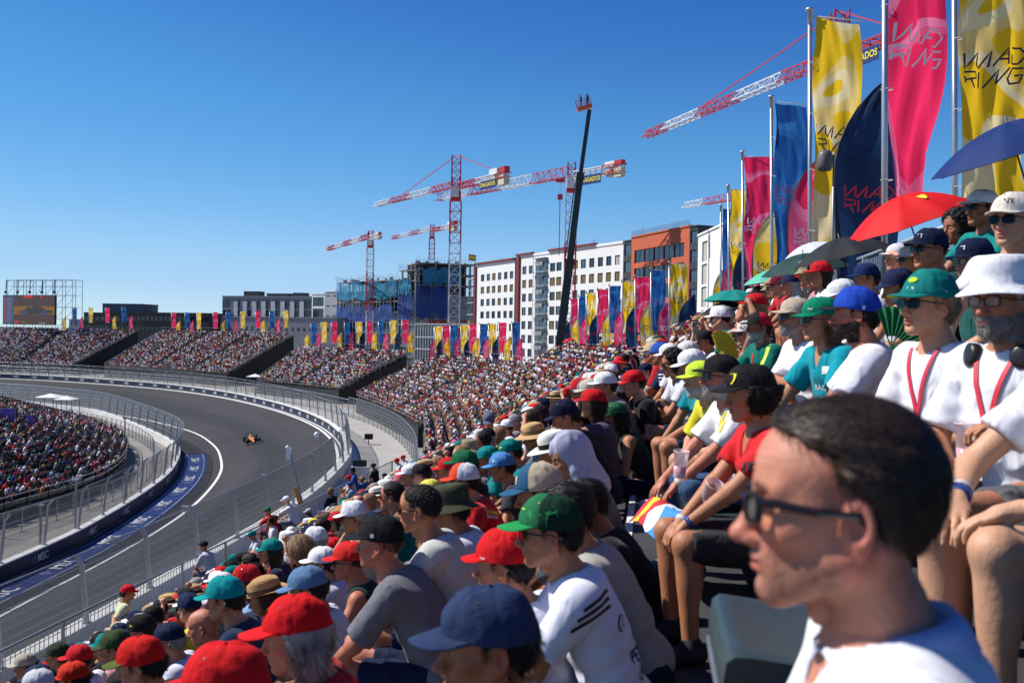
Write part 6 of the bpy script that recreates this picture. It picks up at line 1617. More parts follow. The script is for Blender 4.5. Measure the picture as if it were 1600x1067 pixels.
def collar(root, J, c, r=.066, hgt=.035, open_=.5, th=.004):
    ax_ = nrm(J['head']-J['neck']+np.array([-.03, 0, 0])); fw = nrm(np.array([1, 0, 0])-ax_*ax_[0]); lt = np.cross(ax_, fw); b0 = J['neck']+J['u2']*.005-fw*.004
    G = []
    for (rr_, z) in ((r, -.006), (r+.001, hgt*.6), (r+.004, hgt), (r+.016, hgt*.55), (r+.026, -.004)):
        row = []
        for i in range(41):
            a = open_+(2*math.pi-2*open_)*i/40; dip = -.03*math.cos(a)*(1 if math.cos(a) > 0 else .3)
            row.append(b0+fw*math.cos(a)*rr_*1.08+lt*math.sin(a)*rr_+ax_*(z+dip-.012*max(0, math.cos(a))))
        G.append(row)
    mb = MB(); mb.grid(G); o = mb.build('collar', M_cloth, root); o.color = (*c, 1); return o
def wristband(root, J, s, m, w_=.02, t=.12, r=.031):
    a = J['wr'+s]+(J['el'+s]-J['wr'+s])*t; d = nrm(J['el'+s]-J['wr'+s]); mb = MB(); mb.tube([a-d*w_/2, a+d*w_/2], [r, r*1.06], 14); mb.build('wristband', m, root)
def lanyard(root, J, m, low=.20, w_=.018):
    mb = MB(); k = 'shirt'
    g = [c for c in root.children if c.name.split('.')[0] == k][0].data
    bv = BVHTree.FromPolygons([v.co.copy() for v in g.vertices], [tuple(p.vertices) for p in g.polygons])
    end = J['chest']+J['u']*(.10-low)
    for s in (1, -1):
        st_ = J['neck']+J['lat']*s*.074+J['u2']*.01; L = []
        for i in range(15):
            q = st_+(end-st_)*i/14; o = q+np.array([.5, 0, .0]); h = bv.ray_cast(Vector(o), Vector((-1, 0, 0)), 1.0)
            p = np.array(h[0])+np.array([.007, 0, 0]) if h[0] is not None else q+np.array([.03, 0, .03])
            L.append([tuple(p+np.array([0, w_/2, 0])), tuple(p-np.array([0, w_/2, 0]))])
        mb.grid(L)
    mb.build('lanyard', m, root)
M_lan = mat('lanyard_red', (.62, .02, .05), .6, var=.1); M_bandb = mat('band_blue', (.02, .05, .22), .5); M_bandw = mat('band_white', (.6, .6, .6), .5)
M_pb = mat('print_black', (.012, .012, .014), .7); M_pw = mat('print_white', (.75, .75, .75), .7); M_py = mat('print_yellow', (.78, .6, .02), .7); M_pr = mat('print_red', (.6, .02, .03), .7); M_pt = mat('print_teal', (0, .25, .25), .7); M_pn = mat('print_navy', (.012, .02, .1), .7)
cap = lambda **k: ('cap', k)
# --- the man filling the lower corner
r_, J_ = hero(1309, 797, 1.17, 169, dict(lean=.10, hp=.02, hy=0.0, arms=('lap', 'lap'), fat=1.15, w=1.1), dict(head='big', stubble=.85, skin=(.50, .20, .125), hair=('swept', (.034, .019, .012)), glasses=True, shirt=dict(neckr=.068, vneck=.16, folds=.8, sleeve=.7), shirtc=(.78, .79, .83), hands='clasp', legs=dict(to=.9)),
    'dark haired man in black rimmed glasses and white polo shirt, face in profile', hb=.009, hh=.0032)
collar(r_, J_, (.50, .55, .78), r=.070, hgt=.04, open_=.42)
# --- same row, further along
r_, J_ = hero(1172, 617, 4.35, 186, dict(lean=.16, hp=.12, h=.97, arms=('clasp', 'clasp'), knees=(.44, .15, .03)), dict(head='youth', skin=SK, hair=('curly', HB), hat=cap(brim_len=.078, marks=(('shield', .42, .42, .024, YEL), ('horse', .42, .42, .020, BLK))), hatc=[BLK], shirt=dict(vneck=.14), shirtc=(.56, .015, .02), legs=dict(to=.98), legc=(.03, .03, .032), hands='clasp'),
    'curly haired youth in black cap with yellow shield, red jersey and torn denim shorts', hb=.010)
wristband(r_, J_, 'L', M_bandb); wristband(r_, J_, 'R', M_bandw, t=.05)
decal(r_, J_, J_['chest']+(.04, .10, .0), (-.6, -.8, -.1), (0, 0, 1), .085, word_polys('HECT'), M_pb)
decal(r_, J_, J_['chest']+(.03, .10, -.17), (-.5, -.9, 0), (0, 0, 1), .11, [[(-.8, -.6), (.5, -.7), (.9, .2), (.4, .9), (-.6, .7), (-.9, .1)]], M_py)
decal(r_, J_, J_['chest']+(.03, .10, -.17), (-.5, -.9, 0), (0, 0, 1), .11, [[(.9, -.9), (1.15, -.9), (1.3, 1.0), (1.05, 1.0)], ], M_pw, lift=.004)
r_, J_ = hero(1126, 590, 5.7, 188, dict(lean=.32, hp=-.02, arms=('reach', 'reach'), fat=1.1), dict(head='old', skin=SKR, hair=('short', HG), beard=(.42, .40, .38), shades=True, hat=cap(), hatc=[BLK], shirt=dict(sleeve=.8), shirtc=(.76, .74, .74), legs=dict(to=1.9), legc=(.05, .10, .20), hands='relaxed'),
    'grey bearded man in black cap and dark blue sunglasses, white sleeves, hands on his jeans', hb=.011)
wristband(r_, J_, 'L', M_bandw, t=.05)
decal(r_, J_, J_['chest']+(.02, .06, -.05), (-.6, -.8, 0), (0, 0, 1), .16, [[(-.9, -1.1), (.2, -1.1), (.5, .9), (-.2, 1.1), (-.9, .6)]], M_pn)
decal(r_, J_, J_['chest']+(.02, .06, .0), (-.6, -.8, 0), (0, 0, 1), .16, strip_polys(-.75, .1, -.45, .95, .14)+strip_polys(-.45, .1, -.15, 1.0, .10), M_py, lift=.005)
r_, J_ = hero(1094, 594, 6.9, 190, dict(lean=.5, hp=.1, arms=('clasp', 'clasp')), dict(head='old', skin=SK3, hair=('short', HG), beard=(.62, .60, .58), hat=cap(), hatc=[(.55, .75, .05)], shirt=dict(sleeve=.8), shirtc=(.72, .62, .03), legs=dict(), hands='clasp'),
    'white bearded man in lime cap and bright yellow shirt')
r_, J_ = hero(1081, 572, 7.8, 186, dict(lean=.3, hp=.25, arms=('clasp', 'clasp')), dict(skin=SK, hair=('short', HB), hat=cap(marks=(('bar', .0, .7, .012, BLK),)), hatc=[WHT], shirt=dict(), shirtc=(.0, .22, .26)), 'person in big white cap tipped low over the face, teal shirt')
hero(1051, 570, 9.4, 188, dict(lean=.35, hp=.15, arms=('cross', 'clasp')), dict(head='youth', skin=SK, hair=('curly', HB), shades=True, shirtc=(.62, .62, .66), shirt=dict()), 'dark curly haired man in sunglasses and pale shirt beside the big white cap')
hero(1046, 556, 10.6, 186, dict(lean=.3, hp=.2), dict(skin=SK, hair=('short', HB), hat=cap(), hatc=[WHT], shirtc=WHT), 'man in plain white cap just above the dark curly haired man')
hero(1009, 581, 13.5, 192, dict(lean=.15, hp=.1, h=.9), dict(head='youth', hs=.92, skin=SK3, hair=('short', HBR), hat=cap(), hatc=[NAV], shirtc=WHT), 'child sitting upright in navy cap and clean white shirt')
# --- lower row (backs and caps)
r_, J_ = hero(964, 618, 9.6, 186, dict(lean=.35, hp=.05), dict(head='woman', skin=SK3, hair=('long', HBR), hat=cap(back=True, marks=(('bar', 0, .5, .008, RED),)), hatc=[WHT], shirt=dict(), shirtc=(.5, .16, .03)), 'long haired woman in white cap worn backwards, orange and white top')
r_, J_ = hero(961, 652, 8.7, 182, dict(lean=.45, hp=.22), dict(head='woman', skin=SK, hair=('long', HB), hat=cap(marks=(('bar', 1.5, .25, .006, WHT),)), hatc=[(.02, .11, .05)], shirt=dict(tank=True, neckr=.1), shirtc=(.03, .03, .03)), 'woman in dark green cap with long black hair and bare shoulders')
r_, J_ = hero(926, 632, 8.4, 180, dict(lean=.15, hp=.0, arms=('up', 'lap')), dict(head='woman', skin=SK3, hair=('bob', HB), shirt=dict(sleeve=.5), shirtc=(.08, .06, .10), hat=cap(), hatc=[RED], hands='open', palm=(1, 0, 0)), 'woman in red cap raising an open pale hand beside her face')
wristband(r_, J_, 'L', mat('watch_grey', (.3, .32, .36), .4), t=.1)
hero(883, 652, 7.9, 184, dict(lean=.5, hp=.35), dict(skin=SK, hair=('short', HB), hat=cap(high=1.1), hatc=[(.010, .012, .035)], shirtc=BLK), 'person bending forward in a large dark navy cap next to the raised hand')
r_, J_ = hero(890, 716, 5.7, 190, dict(lean=.40, hp=.35), dict(skin=SK, hair=None, hat=None, shirtc=(.10, .115, .115), shirt=dict(sleeve=.9)), 'person under a pale grey hooded towel, dark grey shirt, behind the white fedora')
def hood():
    hp = J_['head']; Rm = J_['hR']
    def f(P):
        q = (P-hp)@Rm; d = el(q, (-.02, 0, .04), (.118, .098, .112)); d = sm(d, rc(q, (-.05, 0, -.02), (-.09, 0, -.20), .085, .105), .06); d = sm(d, rc(q, (.0, .06, -.05), (-.02, .10, -.22), .045, .05), .05); d = sm(d, rc(q, (.0, -.06, -.05), (-.02, -.10, -.22), .045, .05), .05)
        d = d+noise3(q, (11, 20, 4), 4)*.020+(np.abs(noise3(q, (20, 34, 8), 5))-.3)*.014; d = -sm(-d, rc(q, (.06, 0, -.03), (.25, 0, -.05), .07, .14), .02); return d
    V, F = snet(f, hp-.42, hp+.25, .010); o = link('towel_hood', new_mesh('towel_hood', V, F, [M_cloth], smooth=True), r_); o.color = (.40, .40, .52, 1)
hood()
hero(866, 706, 7.2, 192, dict(lean=.45, hp=.3), dict(skin=SK, hair=('short', HB), hat=('hat', dict(brim=.085, curl=.012, flare=.15, crease=.02, h_=.105)), hatc=[(.72, .69, .63), BLK], shirtc=WHT), 'person in cream fedora with a black band')
hero(881, 684, 8.8, 190, dict(lean=.35, hp=.15), dict(head='woman', skin=SK, hair=('long', (.09, .03, .012)), hat=('hat', dict(brim=.095, curl=.01, flare=.1, crease=.025, h_=.11)), hatc=[(.42, .27, .14), (.06, .03, .02)], shirtc=(.01, .07, .055)), 'woman with auburn hair in wide tan felt hat and dark green jersey')
hero(834, 684, 9.8, 190, dict(lean=.35, hp=.2), dict(skin=SK, hair=('short', HB), hat=('hat', dict(brim=.10, curl=.0, flare=.25, crease=.02, h_=.10)), hatc=[STR, (.25, .15, .06)], shirtc=GRY), 'person in broad woven straw hat next to the tan felt hat')
r_, J_ = hero(843, 772, 4.5, 178, dict(lean=.42, hp=.22), dict(skin=SK2, hair=('short', HB), hat=cap(high=1.08, brim_len=.078, marks=(('rect', .25, .42, .017, (.6, .5, .3)),)), hatc=[(.46, .38, .27), (.015, .085, .17), (.3, .3, .3), (.015, .085, .17)], shirtc=(.05, .055, .06)), 'person in two tone cap, blue front and beige mesh back, head bowed')
r_, J_ = hero(858, 833, 3.5, 180, dict(lean=.38, hp=.08, arms=('cross', 'cross')), dict(head='man', skin=SK, hair=('short', HB), shades=True, hat=cap(high=1.02, brim_len=.080, marks=(('bar', .25, .55, .012, (.45, .85, .05)), ('cat', .9, .4, .03, (.02, .25, .08)), ('cat', 1.5, .55, .03, (.02, .22, .07)), ('lines', 1.2, .2, .02, (.03, .3, .1)))), hatc=[(.008, .035, .018), (.01, .26, .06), (.01, .1, .03), (.01, .14, .05)], shirt=dict(sleeve=.75, neckr=.068), shirtc=(.68, .69, .80)),
    'man in green patterned cap and white team jersey with black sleeve stripes', hb=.010)
pd = (-.35, -1, -.15); pd = (0.25, 1.0, -.2)
# facing +x, camera side is his left (+y is his left: towards the viewer when he looks along -x)
decal(r_, J_, J_['chest']+(-.02, .14, .06), (.25, -1, -.35), (0, 0, 1), .09, strip_polys(-.9, .1, .5, .9, .13)+strip_polys(-1.1, -.25, .5, .6, .13)+strip_polys(-1.3, -.6, .5, .3, .13), M_pb)
decal(r_, J_, J_['chest']+(-.20, -.02, -.10), (.85, -.5, 0), (0, 0, 1), .055, word_polys('PETRONAS'), M_pb)
decal(r_, J_, J_['chest']+(-.17, .0, -.17), (.85, -.5, 0), (0, 0, 1), .042, word_polys('CREDIT'), M_pb)
decal(r_, J_, J_['chest']+(-.10, .10, -.19), (.75, -.75, 0), (0, 0, 1), .05, [[(-2.4, .1), (-1.9, -.5), (-1.5, .6), (-1.7, .6), (-1.95, -.1), (-2.3, .3)]], M_pr)
decal(r_, J_, J_['chest']+(-.10, .10, .02), (.75, -.75, 0), (0, 0, 1), .028, [[(math.cos(a), math.sin(a)) for a in np.linspace(0, 6.28, 20)[:-1]]], M_pb)
decal(r_, J_, J_['chest']+(-.10, .10, .02), (.75, -.75, 0), (0, 0, 1), .024, [[(math.cos(a), math.sin(a)) for a in np.linspace(0, 6.28, 20)[:-1]]], mat('print_pale', (.68, .69, .80), .8), lift=.005)
decal(r_, J_, J_['chest']+(-.10, .10, .02), (.75, -.75, 0), (0, 0, 1), .024, strip_polys(0, 0, 0, .95, .12, 2)+strip_polys(0, 0, .8, -.5, .12, 2)+strip_polys(0, 0, -.8, -.5, .12, 2), M_pb, lift=.007)
r_, J_ = hero(787, 884, 3.7, 158, dict(lean=.42, hp=.10, hy=.15, arms=('chin', 'cross')), dict(skin=SK, hair=('short', HB), hat=cap(high=1.05, brim_len=.06, marks=(('TEAM', .9, .08, .010, WHT), ('oval', 3.3, .12, .022, BLK))), hatc=[(.60, .010, .014)], shirtc=(.66, .66, .78), hands='grip'), 'person in bright red cap with fist at the mouth and white shirt', hb=.010)
hero(760, 1012, 2.22, 196, dict(lean=.45, hp=.05), dict(skin=SK2, hair=('short', HB), hat=cap(high=1.04, brim_len=.074), hatc=[(.022, .038, .095)], shirtc=(.03, .03, .04)), 'person in faded navy blue cap very close to the camera', hb=.010, hh=.004)
r_, J_ = hero(462, 995, 3.3, 184, dict(lean=.35, hp=.15, arms=('knee', 'knee')), dict(skin=SKR, hair=('bob', (.24, .235, .23)), hat=cap(high=1.03, brim_len=.084, marks=(('shield', .05, .45, .026, YEL),)), hatc=[(.62, .008, .012)], shirt=dict(sleeve=.7), shirtc=(.42, .008, .012)), 'grey haired person in red cap and red shirt with a yellow shield badge', hb=.010)
decal(r_, J_, J_['chest']+(-.05, .10, .05), (.5, -.8, -.3), (0, 0, 1), .030, [[(-.8, 1), (.8, 1), (.8, 0), (.4, -.9), (0, -1.2), (-.4, -.9), (-.8, 0)]], M_py)
decal(r_, J_, J_['chest']+(-.05, .10, .05), (.5, -.8, -.3), (0, 0, 1), .024, [[(-.15, .7), (.25, .8), (.15, .2), (.45, -.1), (.1, -.3), (.2, -.9), (-.15, -.7), (-.35, 0)]], M_pb, lift=.005)
hero(350, 1086, 2.6, 186, dict(lean=.4, hp=.08), dict(skin=SKR, hair=('short', HBR), hat=cap(high=1.02, brim_len=.08, marks=(('bar', .8, .05, .006, WHT),)), hatc=[(.60, .010, .013)], shirtc=WHT), 'person in red cap with white brim seam at the very bottom of the view', hb=.012, hh=.004)
r_, J_ = hero(594, 850, 4.7, 170, dict(lean=.50, hp=.02, hy=.0, arms=('reach', 'reach'), fat=1.15, w=1.08), dict(head='big', skin=SKR, hair=('buzz', HBR), hat=cap(high=1.05, brim_len=.076, marks=(('lines', 1.35, .2, .010, WHT), ('bar', .1, .5, .012, (.3, .3, .32)))), hatc=[BLK], shirt=dict(sleeve=.85, neckr=.068), shirtc=(.15, .15, .175), hands='relaxed'), 'heavy man in black cap and plain grey T-shirt leaning his arm forward', hb=.011)
hero(655, 797, 4.95, 172, dict(lean=.42, hp=.0, arms=('reach', 'reach')), dict(head='man', skin=SK, hair=('buzz', HB), shades=True, shirt=dict(sleeve=.8), shirtc=(.50, .51, .48)), 'man with cropped black hair and sunglasses in pale grey T-shirt')
hero(703, 797, 5.8, 172, dict(lean=.45, hp=.15), dict(skin=SK2, hair=('short', HB), hat=('hat', dict(brim=.05, flare=.75)), hatc=[(.055, .06, .035)], shirtc=(.60, .60, .72)), 'person in olive bush hat and white T-shirt behind the cropped haired man')
r_, J_ = hero(725, 753, 7.3, 178, dict(lean=.45, hp=.12), dict(head='youth', skin=SKR, hair=('short', HB), shades=True, hat=cap(high=1.05, brim_len=.076, marks=(('bar', 1.3, .35, .008, (.15, .15, .2)), )), hatc=[(.58, .58, .60), (.68, .05, .02), (.3, .1, .05), (.68, .06, .02)], shirtc=(.50, .010, .018)), 'youth in red, orange and pale grey cap with red team shirt')
decal(r_, J_, J_['chest']+(-.05, .12, .10), (.4, -.7, -.55), (0, 0, 1), .045, word_polys('CHAMP'), M_py); decal(r_, J_, J_['chest']+(-.05, .12, .06), (.4, -.7, -.55), (0, 0, 1), .030, word_polys('RACING'), M_pw)
hero(784, 731, 8.6, 180, dict(lean=.42, hp=.18), dict(skin=SK, hair=('short', HB), hat=cap(high=1.0, brim_len=.074, marks=(('cat', .9, .4, .03, (.35, .6, .85)), ('lines', 1.4, .3, .012, BLK))), hatc=[(.07, .22, .52)], shirtc=(.035, .04, .045)), 'man in light blue patterned cap and dark shirt looking down')
hero(797, 708, 9.4, 182, dict(lean=.4, hp=.25), dict(skin=SK, hair=('short', HB), hat=cap(marks=(('oval', .6, .4, .016, (.45, .6, .05)), )), hatc=[(.0, .17, .15)], shirtc=TEAL), 'man in teal team cap with a small lime badge and teal shirt')
hero(762, 717, 10.2, 182, dict(lean=.4, hp=.2), dict(skin=SK, hair=('short', HB), hat=cap(), hatc=[(.0, .22, .21)], shirtc=TEAL), 'man in smaller teal cap between the standing woman and the straw hat')
r_, J_ = hero(546, 878, 6.5, 178, dict(lean=.3, hp=.1, arms=('knee', 'knee')), dict(head='old', skin=SKR, hair=('buzz', HBR), shades=True, hat=cap(brim_len=.078, marks=(('cat', .2, -.0, .010, BLK),)), hatc=[(.62, .02, .018)], shirt=dict(tank=True), shirtc=(.012, .03, .024)), 'man in bright red cap, sunglasses and sleeveless dark green top')
hero(503, 881, 7.6, 178, dict(lean=.35, hp=.1), dict(skin=SK, hair=('short', HB), hat=cap(), hatc=[WHT], shirtc=(.6, .6, .7)), 'person in clean white cap beside the sleeveless man')
hero(481, 921, 5.6, 180, dict(lean=.4, hp=.25), dict(skin=SK2, hair=('short', HB), hat=cap(high=.98, brim_len=.076), hatc=[(.10, .19, .33)], shirtc=(.55, .55, .6)), 'person in washed denim blue cap with head bowed')
hero(414, 935, 6.7, 182, dict(lean=.35, hp=.25), dict(head='woman', skin=SK, hair=('long', HBR), hat=('hat', dict(brim=.06, curl=.03, flare=.2, crease=.02, h_=.095)), hatc=[(.42, .25, .11), (.08, .05, .04)], shirtc=BLK), 'curly haired woman in tan cowboy hat with dark braided band')
hero(351, 937, 5.8, 178, dict(lean=.42, hp=.15), dict(skin=SK, hair=('short', HB), hat=cap(high=1.05, brim_len=.076), hatc=[(.0, .25, .26)], shirt=dict(sleeve=1.8), shirtc=(.012, .022, .06)), 'man in turquoise cap and dark navy jacket')
hero(318, 980, 6.7, 178, dict(lean=.45, hp=.25), dict(head='old', skin=SKR, hair=None, shirt=dict(sleeve=1.8), shirtc=(.012, .022, .06)), 'bald man bending his head beside the navy jacket')
hero(264, 1001, 7.3, 180, dict(lean=.4, hp=.15), dict(skin=SK, hair=('short', HG), hat=cap(), hatc=[(.012, .02, .05)], shirtc=(.62, .62, .72)), 'grey haired man in dark navy cap and white shirt')
hero(181, 1013, 7.2, 180, dict(lean=.4, hp=.2), dict(skin=SK, hair=('short', HBR), hat=cap(high=1.05), hatc=[(.035, .06, .022)], shirtc=OLV), 'man in olive green cap near the lower handrail')
hero(220, 1040, 4.7, 182, dict(lean=.4, hp=.2), dict(skin=SK, hair=('short', HB), hat=cap(high=1.05, brim_len=.075, marks=(('shield', .0, .45, .030, YEL), ('55', .0, .45, .020, BLK))), hatc=[(.56, .012, .01), (.07, .09, .01)], shirtc=BLK), 'person in red cap with yellow front badge and dark striped brim')
hero(114, 1062, 7.3, 182, dict(lean=.4, hp=.2), dict(skin=SK, hair=('short', HB), hat=cap(), hatc=[(.55, .03, .01)], shirtc=BLK), 'person in orange red cap low beside the olive cap')
hero(196, 1080, 6.0, 182, dict(lean=.4, hp=.2), dict(skin=SK, hair=('short', HB), hat=cap(), hatc=[(.02, .02, .02)], shirtc=(.6, .6, .7)), 'person in black cap with white shirt below the red and yellow cap')
hero(60, 1075, 7.0, 182, dict(lean=.4, hp=.2), dict(skin=SK, hair=('short', HB), hat=cap(), hatc=[(.5, .52, .55)], shirtc=NAV), 'person in pale grey cap and navy top near the bottom corner')
hero(424, 862, 10.0, 180, dict(lean=.3, hp=.1), dict(head='woman', skin=SK, hair=('long', HB), hat=cap(), hatc=[(.0, .20, .19)], shirtc=(.012, .018, .045)), 'dark haired woman in teal cap and dark navy top sitting alone by the rail')
hero(467, 860, 8.6, 180, dict(lean=.3, hp=.1), dict(head='woman', skin=SK3, hair=('long', HBL), shades=True, shirtc=(.22, .16, .09)), 'blonde woman in sunglasses and brown top above the white cap')
# --- standing people
r_, J_ = hero(764, 657, 15.0, 262, dict(stand=True, lean=.10, hp=.45, arms=('lap', 'lap')), dict(head='woman', skin=SK, hair=('short', HBR), hat=cap(), hatc=[(.11, .13, .19)], shirtc=(.62, .60, .66), legs=dict(to=1.9), legc=NAV), 'standing woman in grey blue cap and printed white T-shirt looking down')
decal(r_, J_, J_['chest']+(0, -.02, -.02), (-1, 0, 0), (0, 0, 1), .10, strip_polys(-1, .5, .9, .7, .12)+strip_polys(-.8, .1, 1, .3, .1)+strip_polys(-.9, -.3, .2, .5, .1)+strip_polys(-.2, -.7, .9, .4, .12)+strip_polys(.3, -.7, .6, .7, .1)+[[(.3, .7), (.9, .6), (.8, .2), (.4, .1)]], M_pb)
hero(200, 926, 15.8, 20, dict(stand=True, lean=.05, hp=.1, arms=('back', 'back')), dict(skin=SK, hair=('short', HB), hat=cap(), hatc=[(.58, .01, .02)], shirtc=(.58, .60, .38), legs=dict(to=.9), legc=NAV), 'man standing on the front walkway in red cap and pale yellow T-shirt')
# --- row above the camera, faces turned to the track
r_, J_ = hero(1566, 474, 3.3, 206, dict(lean=.08, hp=.03, hy=.05, arms=('cup', 'lap'), fat=1.15), dict(head='old', skin=SK, hair=('short', HG), beard=(.26, .245, .23), glasses=True, hat=('hat', dict(brim=.046, flare=.8, band=False, h_=.088, dz=.020)), hatc=[(.74, .74, .78)], shirt=dict(sleeve=.85, neckr=.07), shirtc=(.74, .75, .80), legs=dict(to=.6), legc=(.1, .1, .11), hands='grip'), 'bearded man in white bucket hat with headphones round his neck', hb=.010, hh=.004)
lanyard(r_, J_, M_lan)
mb = MB()
for s in (1, -1):
    c = J_['neck']+J_['lat']*s*.095+J_['u2']*(-.005)+np.array([.065, 0, 0]); fw = nrm((.9, s*.45, .1)); mb.tube([c-fw*.018, c-fw*.008, c+fw*.018, c+fw*.024], [.034, .042, .042, .030], 18)
q = [(J_['neck']+J_['lat']*math.sin(a)*.105+np.array([math.cos(a)*.09+.0, 0, .022-.01*math.cos(a)])) for a in np.linspace(.75, 2*math.pi-.75, 22)]; mb.tube(q, .010, 8); mb.build('headphones', M_black, r_)
wristband(r_, J_, 'L', M_bandb, w_=.03)
r_, J_ = hero(1450, 479, 3.85, 198, dict(lean=.12, hp=-.02, hy=.0, arms=('lap', 'lap'), w=.98), dict(head='youth', skin=(.56, .27, .15), hair=('thick', HBL), shades=True, hat=cap(high=1.08, brim_len=.078, marks=(('oval', .15, .55, .018, (.45, .6, .02)), ('TEAM', .15, .22, .014, WHT), ('RACING', 1.35, .2, .010, WHT))), hatc=[(.0, .17, .15), (.0, .19, .17), (.45, .50, .03), (.0, .17, .15)], shirt=dict(sleeve=.85, neckr=.08), shirtc=(.76, .76, .80)), 'long faced young man in teal team cap, sunglasses, white T-shirt and red lanyard', hb=.010, hh=.004)
lanyard(r_, J_, M_lan)
hero(1336, 494, 4.9, 166, dict(lean=.15, hp=.0), dict(skin=SKR, hair=('short', HB), beard=(.03, .02, .015), hat=cap(high=1.1, brim_len=.075, marks=(('rect', 1.75, .1, .007, WHT),)), hatc=[(.015, .06, .42), BLK], shirt=dict(sleeve=.8), shirtc=(.76, .76, .82)), 'bearded man in bright royal blue cap with black brim, white T-shirt', hb=.011)
r_, J_ = hero(1281, 502, 5.7, 192, dict(lean=.2, hp=.05), dict(head='woman', skin=(.5, .23, .12), hair=('bob', (.25, .10, .04)), shades=True, hat=cap(high=1.05, marks=(('TEAM', .5, .3, .012, WHT),)), hatc=[(.0, .20, .10)], shirt=dict(sleeve=.75, vneck=.12), shirtc=(.0, .26, .32)), 'woman in green cap and sunglasses wearing a turquoise team shirt')
decal(r_, J_, J_['chest']+(0, .05, .04), (-.9, -.4, 0), (0, 0, 1), .05, [[(-.6, -.4), (.6, -.4), (.6, .5), (-.6, .5)]], M_pw); decal(r_, J_, J_['chest']+(0, .03, -.06), (-.9, -.4, 0), (0, 0, 1), .045, word_polys('RACING'), M_pw); decal(r_, J_, J_['chest']+(0, .03, -.12), (-.9, -.4, 0), (0, 0, 1), .035, word_polys('TEAM'), M_pw)
r_, J_ = hero(1243, 497, 6.4, 190, dict(lean=.28, hp=.0, arms=('cross', 'cross'), fat=1.2), dict(head='big', skin=(.40, .16, .08), hair=('short', HG), beard=(.36, .35, .34), shades=True, hat=cap(high=.98), hatc=[(.50, .40, .30)], shirt=dict(sleeve=.8), shirtc=(.74, .74, .78)), 'grey bearded man in sand coloured cap and white T-shirt with folded arms')
r_, J_ = hero(1185, 512, 8.7, 196, dict(lean=.15, hp=.0), dict(head='old', skin=SK2, hair=('short', HB), beard=(.5, .48, .46), hat=cap(high=1.0), hatc=[(.50, .012, .03), BLK, BLK, BLK], shirt=dict(sleeve=.8), shirtc=(.0, .14, .10)), 'man in black and red cap wearing a green jersey with lime shoulders')
decal(r_, J_, J_['chest']+(0, .09, .05), (-.75, -.6, -.2), (0, 0, 1), .12, strip_polys(-.1, -1.2, .1, .9, .35), mat('print_lime', (.5, .7, .05), .7))
decal(r_, J_, J_['chest']+(0, -.03, .0), (-1, -.1, 0), (0, 0, 1), .12, strip_polys(0, -1, 0, .8, .18), M_lan, lift=.005)
r_, J_ = hero(1166, 522, 10.0, 200, dict(lean=.2, hp=.05, arms=('fan', 'visor')), dict(head='woman', skin=SK3, hair=('bob', (.10, .03, .02)), hat=cap(), hatc=[(.62, .60, .58)], shades=True, shirtc=(.52, .30, .30), hands='open'), 'woman in sunglasses and pink top shading her face beside a yellow fan')
hero(1118, 514, 14.5, 200, dict(lean=.2, hp=.0), dict(skin=SK, hair=('short', HB), hat=cap(), hatc=[(.62, .58, .50)], shirtc=(.5, .55, .66)), 'man in cream cap and pale blue shirt above the yellow fan')
# --- two rows up
r_, J_ = hero(1452, 392, 6.1, 196, dict(lean=.1, hp=.0), dict(head='man', skin=SK, hair=('buzz', HB), shades=True, hat=cap(high=1.05, marks=(('lines', .25, .42, .018, WHT),)), hatc=[(.008, .013, .045)], shirtc=(.01, .05, .05)), 'man in navy cap with white lettering, sunglasses and dark green shirt')
hero(1522, 410, 5.7, 192, dict(lean=.12, hp=.08), dict(head='woman', skin=SK3, hair=('short', HBL), glasses=True, hat=cap(high=1.05, marks=(('lines', .3, .42, .016, WHT),)), hatc=[(.008, .013, .045)], shirtc=(.01, .09, .08)), 'fair person in spectacles and navy cap with white lettering')
hero(1534, 327, 6.6, 196, dict(lean=.1, hp=.0, stand=False), dict(skin=SK2, hair=('short', HB), shades=True, hat=cap(high=.95), hatc=[(.72, .72, .76)], shirtc=(.0, .19, .17)), 'tanned man in thin white cap and teal shirt')
r_, J_ = hero(1582, 348, 4.5, 216, dict(lean=.05, hp=.0), dict(head='man', skin=(.50, .25, .15), hair=('short', HBR), shades=True, hat=cap(high=1.02, marks=(('NY', .30, .45, .040, BLK),)), hatc=[(.66, .60, .52)], shirtc=(.72, .72, .74)), 'serious man in cream cap with black letters NY and sunglasses', hh=.004)
hero(1353, 436, 8.4, 186, dict(lean=.15, hp=.1), dict(skin=SK, hair=('short', HB), hat=cap(high=1.0), hatc=[(.012, .025, .10)], shirtc=(.6, .6, .65)), 'person in plain dark blue cap below the black umbrella')
hero(1316, 466, 7.0, 186, dict(lean=.15, hp=.2), dict(skin=SK, hair=('short', HB), hat=cap(), hatc=[(.70, .70, .72)], shirtc=WHT), 'person in white cap behind the royal blue cap')
hero(1402, 404, 9.0, 192, dict(lean=.15, hp=.0, arms=('visor', 'lap')), dict(skin=SK3, hair=('short', HB), hat=cap(), hatc=[(.68, .68, .74)], shirtc=WHT, hands='relaxed'), 'person in white cap holding a hand to the face')
hero(1422, 408, 8.6, 192, dict(lean=.15, hp=.0), dict(skin=(.6, .3, .12), hair=('short', HB), shades=True, hat=cap(), hatc=[(.72, .72, .74)], shirtc=ORG), 'person in white cap and sunglasses, sunlit orange shirt')
hero(1404, 452, 6.4, 186, dict(lean=.1, hp=.2), dict(skin=SK, hair=('short', HB), hat=cap(), hatc=[(.014, .02, .06)], shirtc=(.62, .62, .66)), 'person in dark navy cap and white top behind the teal team cap')
hero(1496, 358, 7.4, 190, dict(lean=.1, hp=.1), dict(skin=SK2, hair=('curly', HB), shirtc=BLK), 'dark haired person in the shade behind the navy caps')
